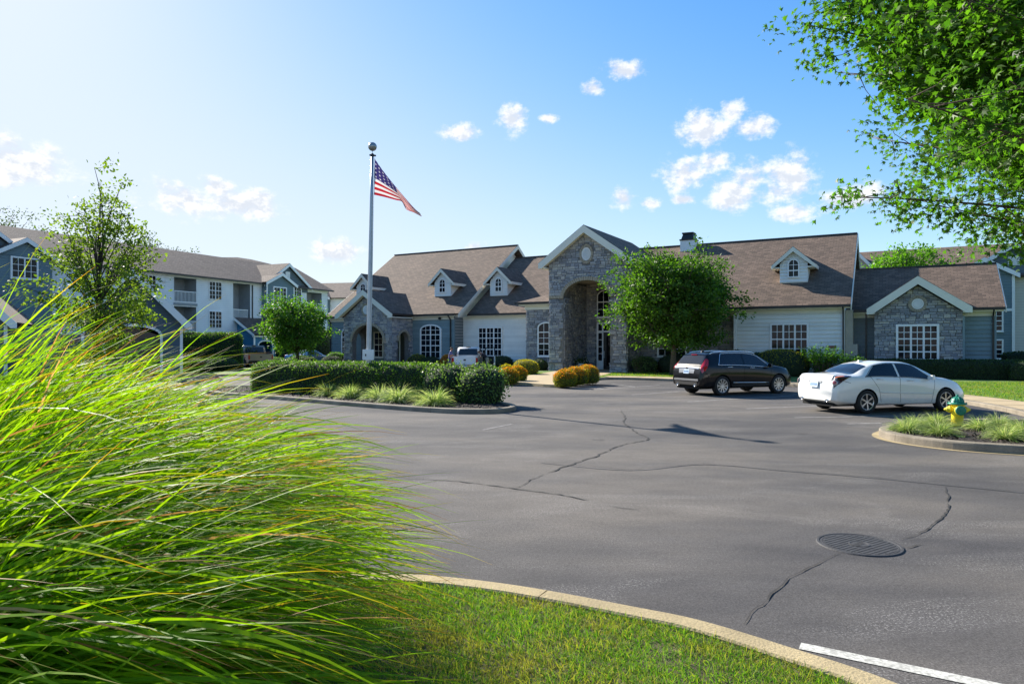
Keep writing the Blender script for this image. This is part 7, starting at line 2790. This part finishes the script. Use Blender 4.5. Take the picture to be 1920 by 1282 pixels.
# ------------------------------------------------------------------ manhole cover
M['iron'] = mat('cast_iron', (0.042, 0.042, 0.045), .75, .25, 12, bump=.3, bscale=60, metal=.1)
mx_, my_ = gpx(1611, 1021)
mh = empty('manhole_cover', (mx_, my_, 0), R(33))
mh.scale = (.88, .88, .6)
tag(mh, 'round ribbed iron manhole cover set in the asphalt', 'manhole cover')
MB().lathe([(.40, .012), (.405, .02), (.43, .02), (.44, .002)], 48).build('frame', M['iron'], mh)
MB().lathe([(.392, .006), (.392, .016), (.375, .016), (.37, .013)], 48).build('lid', M['iron'], mh)
for i in range(15):
    yy = -.35 + .05 * i
    k = math.sqrt(max(.005, .365 ** 2 - yy * yy))
    segs = [(-k, k)] if abs(yy) > .09 else [(-k, -.13), (.13, k)]
    for (a, c) in segs:
        MB().box(a, c, yy - .014, yy + .014, .013, .018).build('rib', M['iron'], mh)
MB().lathe([(.11, .012), (.11, .022), (.09, .022), (.088, .016)], 24).build('centre_boss', M['iron'], mh)
for i in range(4):
    MB().box(-.06 + i * .035, -.038 + i * .035, -.03, .03, .016, .021).build('raised_mark', M['iron'], mh)

# fallen leaf on the mulch
lx_, ly_ = gpx(1803, 818, .14)
V = leaf_verts(np.array([[0, 0, 0.]]), np.array([[1, .1, .05]]), np.array([[0, -.2, 1.]]), np.array([.2]), LEAF_OVAL, .3)[0]
me = bpy.data.meshes.new('fallen_leaf')
me.from_pydata([tuple(p) for p in V], [], [tuple(range(6))])
o = link_mesh('fallen_leaf', me, mat('yellow_leaf', (0.55, 0.55, 0.12), .6, .1, 20), None, (lx_ - .1, ly_, .15))
tag(o, 'yellow fallen leaf lying on the mulch below the hydrant', 'leaf')

# ------------------------------------------------------------------ planter at the door
ux, uy = cb(1.72, 1.5)
pl = MB().lathe([(.16, 0), (.17, .04), (.09, .08), (.08, .14), (.2, .24), (.25, .42), (.28, .46), (.27, .48), (.22, .47)], 22).build('planter', M['wtrim'], None, True, loc=(ux, uy, .13))
tag(pl, 'white urn planter with dark leaves and white flowers inside the entrance arch', 'planter')
rng = np.random.default_rng(9)
n = 420
P = np.array([0, 0, .55]) + rng.normal(0, 1, (n, 3)) * np.array([.2, .2, .16])
tag(soup('foliage', leaf_verts(P, rand_unit(n, rng) + np.array([0, 0, .4]), rand_unit(n, rng), rng.uniform(.08, .16, n), LEAF_OVAL, .2), None, LM['dark'], pl), kind='stuff')
n = 60
P = np.array([0, 0, .5]) + rng.normal(0, 1, (n, 3)) * np.array([.26, .2, .10]) + np.array([0, -.1, 0])
tag(soup('flowers', leaf_verts(P, rand_unit(n, rng), rand_unit(n, rng), rng.uniform(.05, .09, n), LEAF_OVAL, .2), None, leaf_mat('petal_white', (.7, .7, .68), (.85, .85, .83), .3), pl), kind='stuff')

# ------------------------------------------------------------------ people
M['skin'] = mat('skin', (0.42, 0.22, 0.15), .55, .08, 8)
M['tee_navy'] = mat('tee_navy', (0.014, 0.016, 0.03), .85, .15, 9)
M['tee_blue'] = mat('tee_blue_violet', (0.10, 0.10, 0.24), .85, .15, 9)
M['khaki'] = mat('khaki', (0.34, 0.30, 0.23), .85, .12, 9)
M['jeans'] = mat('jeans', (0.05, 0.07, 0.13), .85, .12, 9)
M['hair'] = mat('hair_dark', (0.02, 0.014, 0.01), .7, .2, 30)
M['shoe'] = mat('shoe', (0.03, 0.03, 0.03), .7, .2, 12)


def person(label, pos, rz, J, top, legs, bottom_z_label, short=True):
    """J: joint name -> (x, y, z, radius); body grown over the joints as one surface"""
    E_ = [('pelvis', 'waist'), ('waist', 'chest'), ('chest', 'neck'), ('neck', 'chin'), ('chin', 'head'), ('head', 'crown')]
    for s in 'LR':
        E_ += [('chest', 'sh' + s), ('sh' + s, 'el' + s), ('el' + s, 'wr' + s), ('wr' + s, 'palm' + s), ('pelvis', 'hip' + s), ('hip' + s, 'kn' + s), ('kn' + s, 'an' + s), ('an' + s, 'toe' + s)]
        wv_, pv = np.array(J['wr' + s][:3]), np.array(J['palm' + s][:3])
        d = (pv - wv_) / np.linalg.norm(pv - wv_)
        sd = np.cross(d, [0.3, .2, 1.0])
        sd /= np.linalg.norm(sd)
        dn = np.cross(d, sd)
        for k, (o_, ln) in enumerate(((-.030, .070), (-.010, .082), (.010, .078), (.030, .062))):
            a = pv + d * .035 + sd * o_
            b_ = a + d * ln * .55 + dn * .012
            c = b_ + d * ln * .35 + dn * .03
            for q, (nm, p) in enumerate((('f%d%sa' % (k, s), a), ('f%d%sb' % (k, s), b_), ('f%d%sc' % (k, s), c))):
                J[nm] = (*p, .0095 - .001 * q)
            E_ += [('palm' + s, 'f%d%sa' % (k, s)), ('f%d%sa' % (k, s), 'f%d%sb' % (k, s)), ('f%d%sb' % (k, s), 'f%d%sc' % (k, s))]
        a = pv - d * .02 + sd * .045
        b_ = a + d * .04 + sd * .02
        J['t' + s + 'a'], J['t' + s + 'b'] = (*a, .012), (*b_, .010)
        E_ += [('palm' + s, 't' + s + 'a'), ('t' + s + 'a', 't' + s + 'b')]
    names = list(J)
    ix = {n_: i for i, n_ in enumerate(names)}
    me = bpy.data.meshes.new('body')
    me.from_pydata([J[n_][:3] for n_ in names], [(ix[a], ix[b_]) for a, b_ in E_], [])
    ob = bpy.data.objects.new('body_tmp', me)
    COL.objects.link(ob)
    ob.modifiers.new('s', 'SKIN')
    sv = me.skin_vertices[0].data
    for n_, i in ix.items():
        r = J[n_][3]
        sv[i].radius = (r * (1.25 if n_ in ('chest', 'waist', 'pelvis') else 1), r)
        sv[i].use_root = n_ == 'pelvis'
    sb = ob.modifiers.new('u', 'SUBSURF')
    sb.levels = sb.render_levels = 2
    dg = bpy.context.evaluated_depsgraph_get()
    m2 = bpy.data.meshes.new_from_object(ob.evaluated_get(dg))
    bpy.data.objects.remove(ob)
    for mm in (M['skin'], top, legs, M['shoe']):
        m2.materials.append(mm)
    seg = [(np.array(J[a][:3]), np.array(J[b_][:3]), a, b_) for a, b_ in E_]

    def kind(a, b_, t):
        if a in ('pelvis',) and b_ == 'waist':
            return 2 if t < .5 else 1
        if a in ('waist', 'chest') and b_ in ('chest',) or (a == 'chest' and b_.startswith('sh')):
            return 1
        if a == 'chest' and b_ == 'neck':
            return 1 if t < .7 else 0
        if a.startswith('sh'):
            return 1 if t < .65 else 0
        if b_.startswith('hip') or a.startswith('hip'):
            return 2
        if a.startswith('kn'):
            return (2 if t < .12 else 0) if short else 2
        if a.startswith('an'):
            return 3
        return 0
    for p in m2.polygons:
        c = np.array(p.center)
        best = None
        for (a, b_, na, nb) in seg:
            ab = b_ - a
            t = float(np.clip((c - a) @ ab / (ab @ ab), 0, 1))
            d = np.linalg.norm(a + ab * t - c)
            if best is None or d < best[0]:
                best = (d, na, nb, t)
        p.material_index = kind(best[1], best[2], best[3])
        p.use_smooth = True
    o = link_mesh('person', m2, None, None, (pos[0], pos[1], 0), (0, 0, rz))
    tag(o, label, 'person')
    hp_, cr = np.array(J['head'][:3]), np.array(J['crown'][:3])
    up_ = (cr - hp_) / np.linalg.norm(cr - hp_)
    b = MB().lathe([(.095, .0), (.102, .03), (.092, .075), (.058, .104), (.01, .114)], 18)
    h = b.build('hair', M['hair'], o, True, loc=tuple(hp_))
    h.rotation_euler = Vector(up_).to_track_quat('Z', 'Y').to_euler()
    # face: nose and eyes on the side the head looks towards
    f = Vector((-1, 0, 0)) - Vector(up_) * Vector((-1, 0, 0)).dot(Vector(up_))
    f.normalize()
    sdv = f.cross(Vector(up_))
    hv = Vector(hp_)
    MB().tube([hv + f * .085 + Vector(up_) * .0, hv + f * .118 - Vector(up_) * .035], [.01, .017], 6).build('nose', M['skin'], o, True)
    for s in (-1, 1):
        MB().lathe([(.012, -.006), (.013, 0), (.008, .006)], 8, 'z', tuple(hv + f * .097 + sdv * s * .034 + Vector(up_) * .008)).build('eye', M['shoe'], o)
        MB().tube([hv + sdv * s * .095 + Vector(up_) * .02, hv + sdv * s * .107 - Vector(up_) * .03], [.018, .012], 6).build('ear', M['skin'], o, True)
    return o


# local frame: the figure leans and looks towards -x
J1 = dict(pelvis=(.10, 0, .95, .135), waist=(-.02, 0, 1.10, .125), chest=(-.20, 0, 1.26, .15), neck=(-.36, 0, 1.34, .058), chin=(-.42, 0, 1.36, .075), head=(-.47, 0, 1.40, .098), crown=(-.51, 0, 1.48, .07),
          shL=(-.24, -.19, 1.28, .075), elL=(-.40, -.24, 1.04, .052), wrL=(-.66, -.16, 1.02, .034), palmL=(-.74, -.14, 1.02, .032),
          shR=(-.24, .19, 1.28, .075), elR=(-.42, .25, 1.06, .052), wrR=(-.68, .14, 1.06, .034), palmR=(-.76, .12, 1.06, .032),
          hipL=(.10, -.11, .90, .115), knL=(.02, -.13, .50, .072), anL=(.10, -.14, .09, .045), toeL=(-.10, -.15, .04, .04),
          hipR=(.10, .11, .90, .115), knR=(.10, .13, .50, .072), anR=(.22, .14, .09, .045), toeR=(.02, .15, .04, .04))
person('person in navy t-shirt and khaki shorts leaning in at the white pickup', (-1.75, 46.3), R(0), J1, M['tee_navy'], M['khaki'], 0)
J2 = dict(pelvis=(0, 0, .95, .135), waist=(-.02, 0, 1.12, .125), chest=(-.06, 0, 1.34, .15), neck=(-.10, 0, 1.50, .058), chin=(-.12, 0, 1.55, .075), head=(-.13, 0, 1.62, .098), crown=(-.13, 0, 1.71, .07),
          shL=(-.07, -.2, 1.40, .075), elL=(-.18, -.26, 1.14, .052), wrL=(-.40, -.2, 1.10, .034), palmL=(-.48, -.18, 1.10, .032),
          shR=(-.07, .2, 1.40, .075), elR=(-.14, .26, 1.14, .052), wrR=(-.34, .24, 1.02, .034), palmR=(-.42, .22, 1.0, .032),
          hipL=(0, -.11, .90, .115), knL=(-.03, -.12, .50, .072), anL=(.02, -.13, .09, .045), toeL=(-.18, -.14, .04, .04),
          hipR=(0, .11, .90, .115), knR=(-.02, .12, .50, .072), anR=(.06, .13, .09, .045), toeR=(-.14, .14, .04, .04))
person('person in violet blue shirt half hidden on the far side of the white pickup', (-4.25, 46.6), R(180), J2, M['tee_blue'], M['jeans'], 0, False)
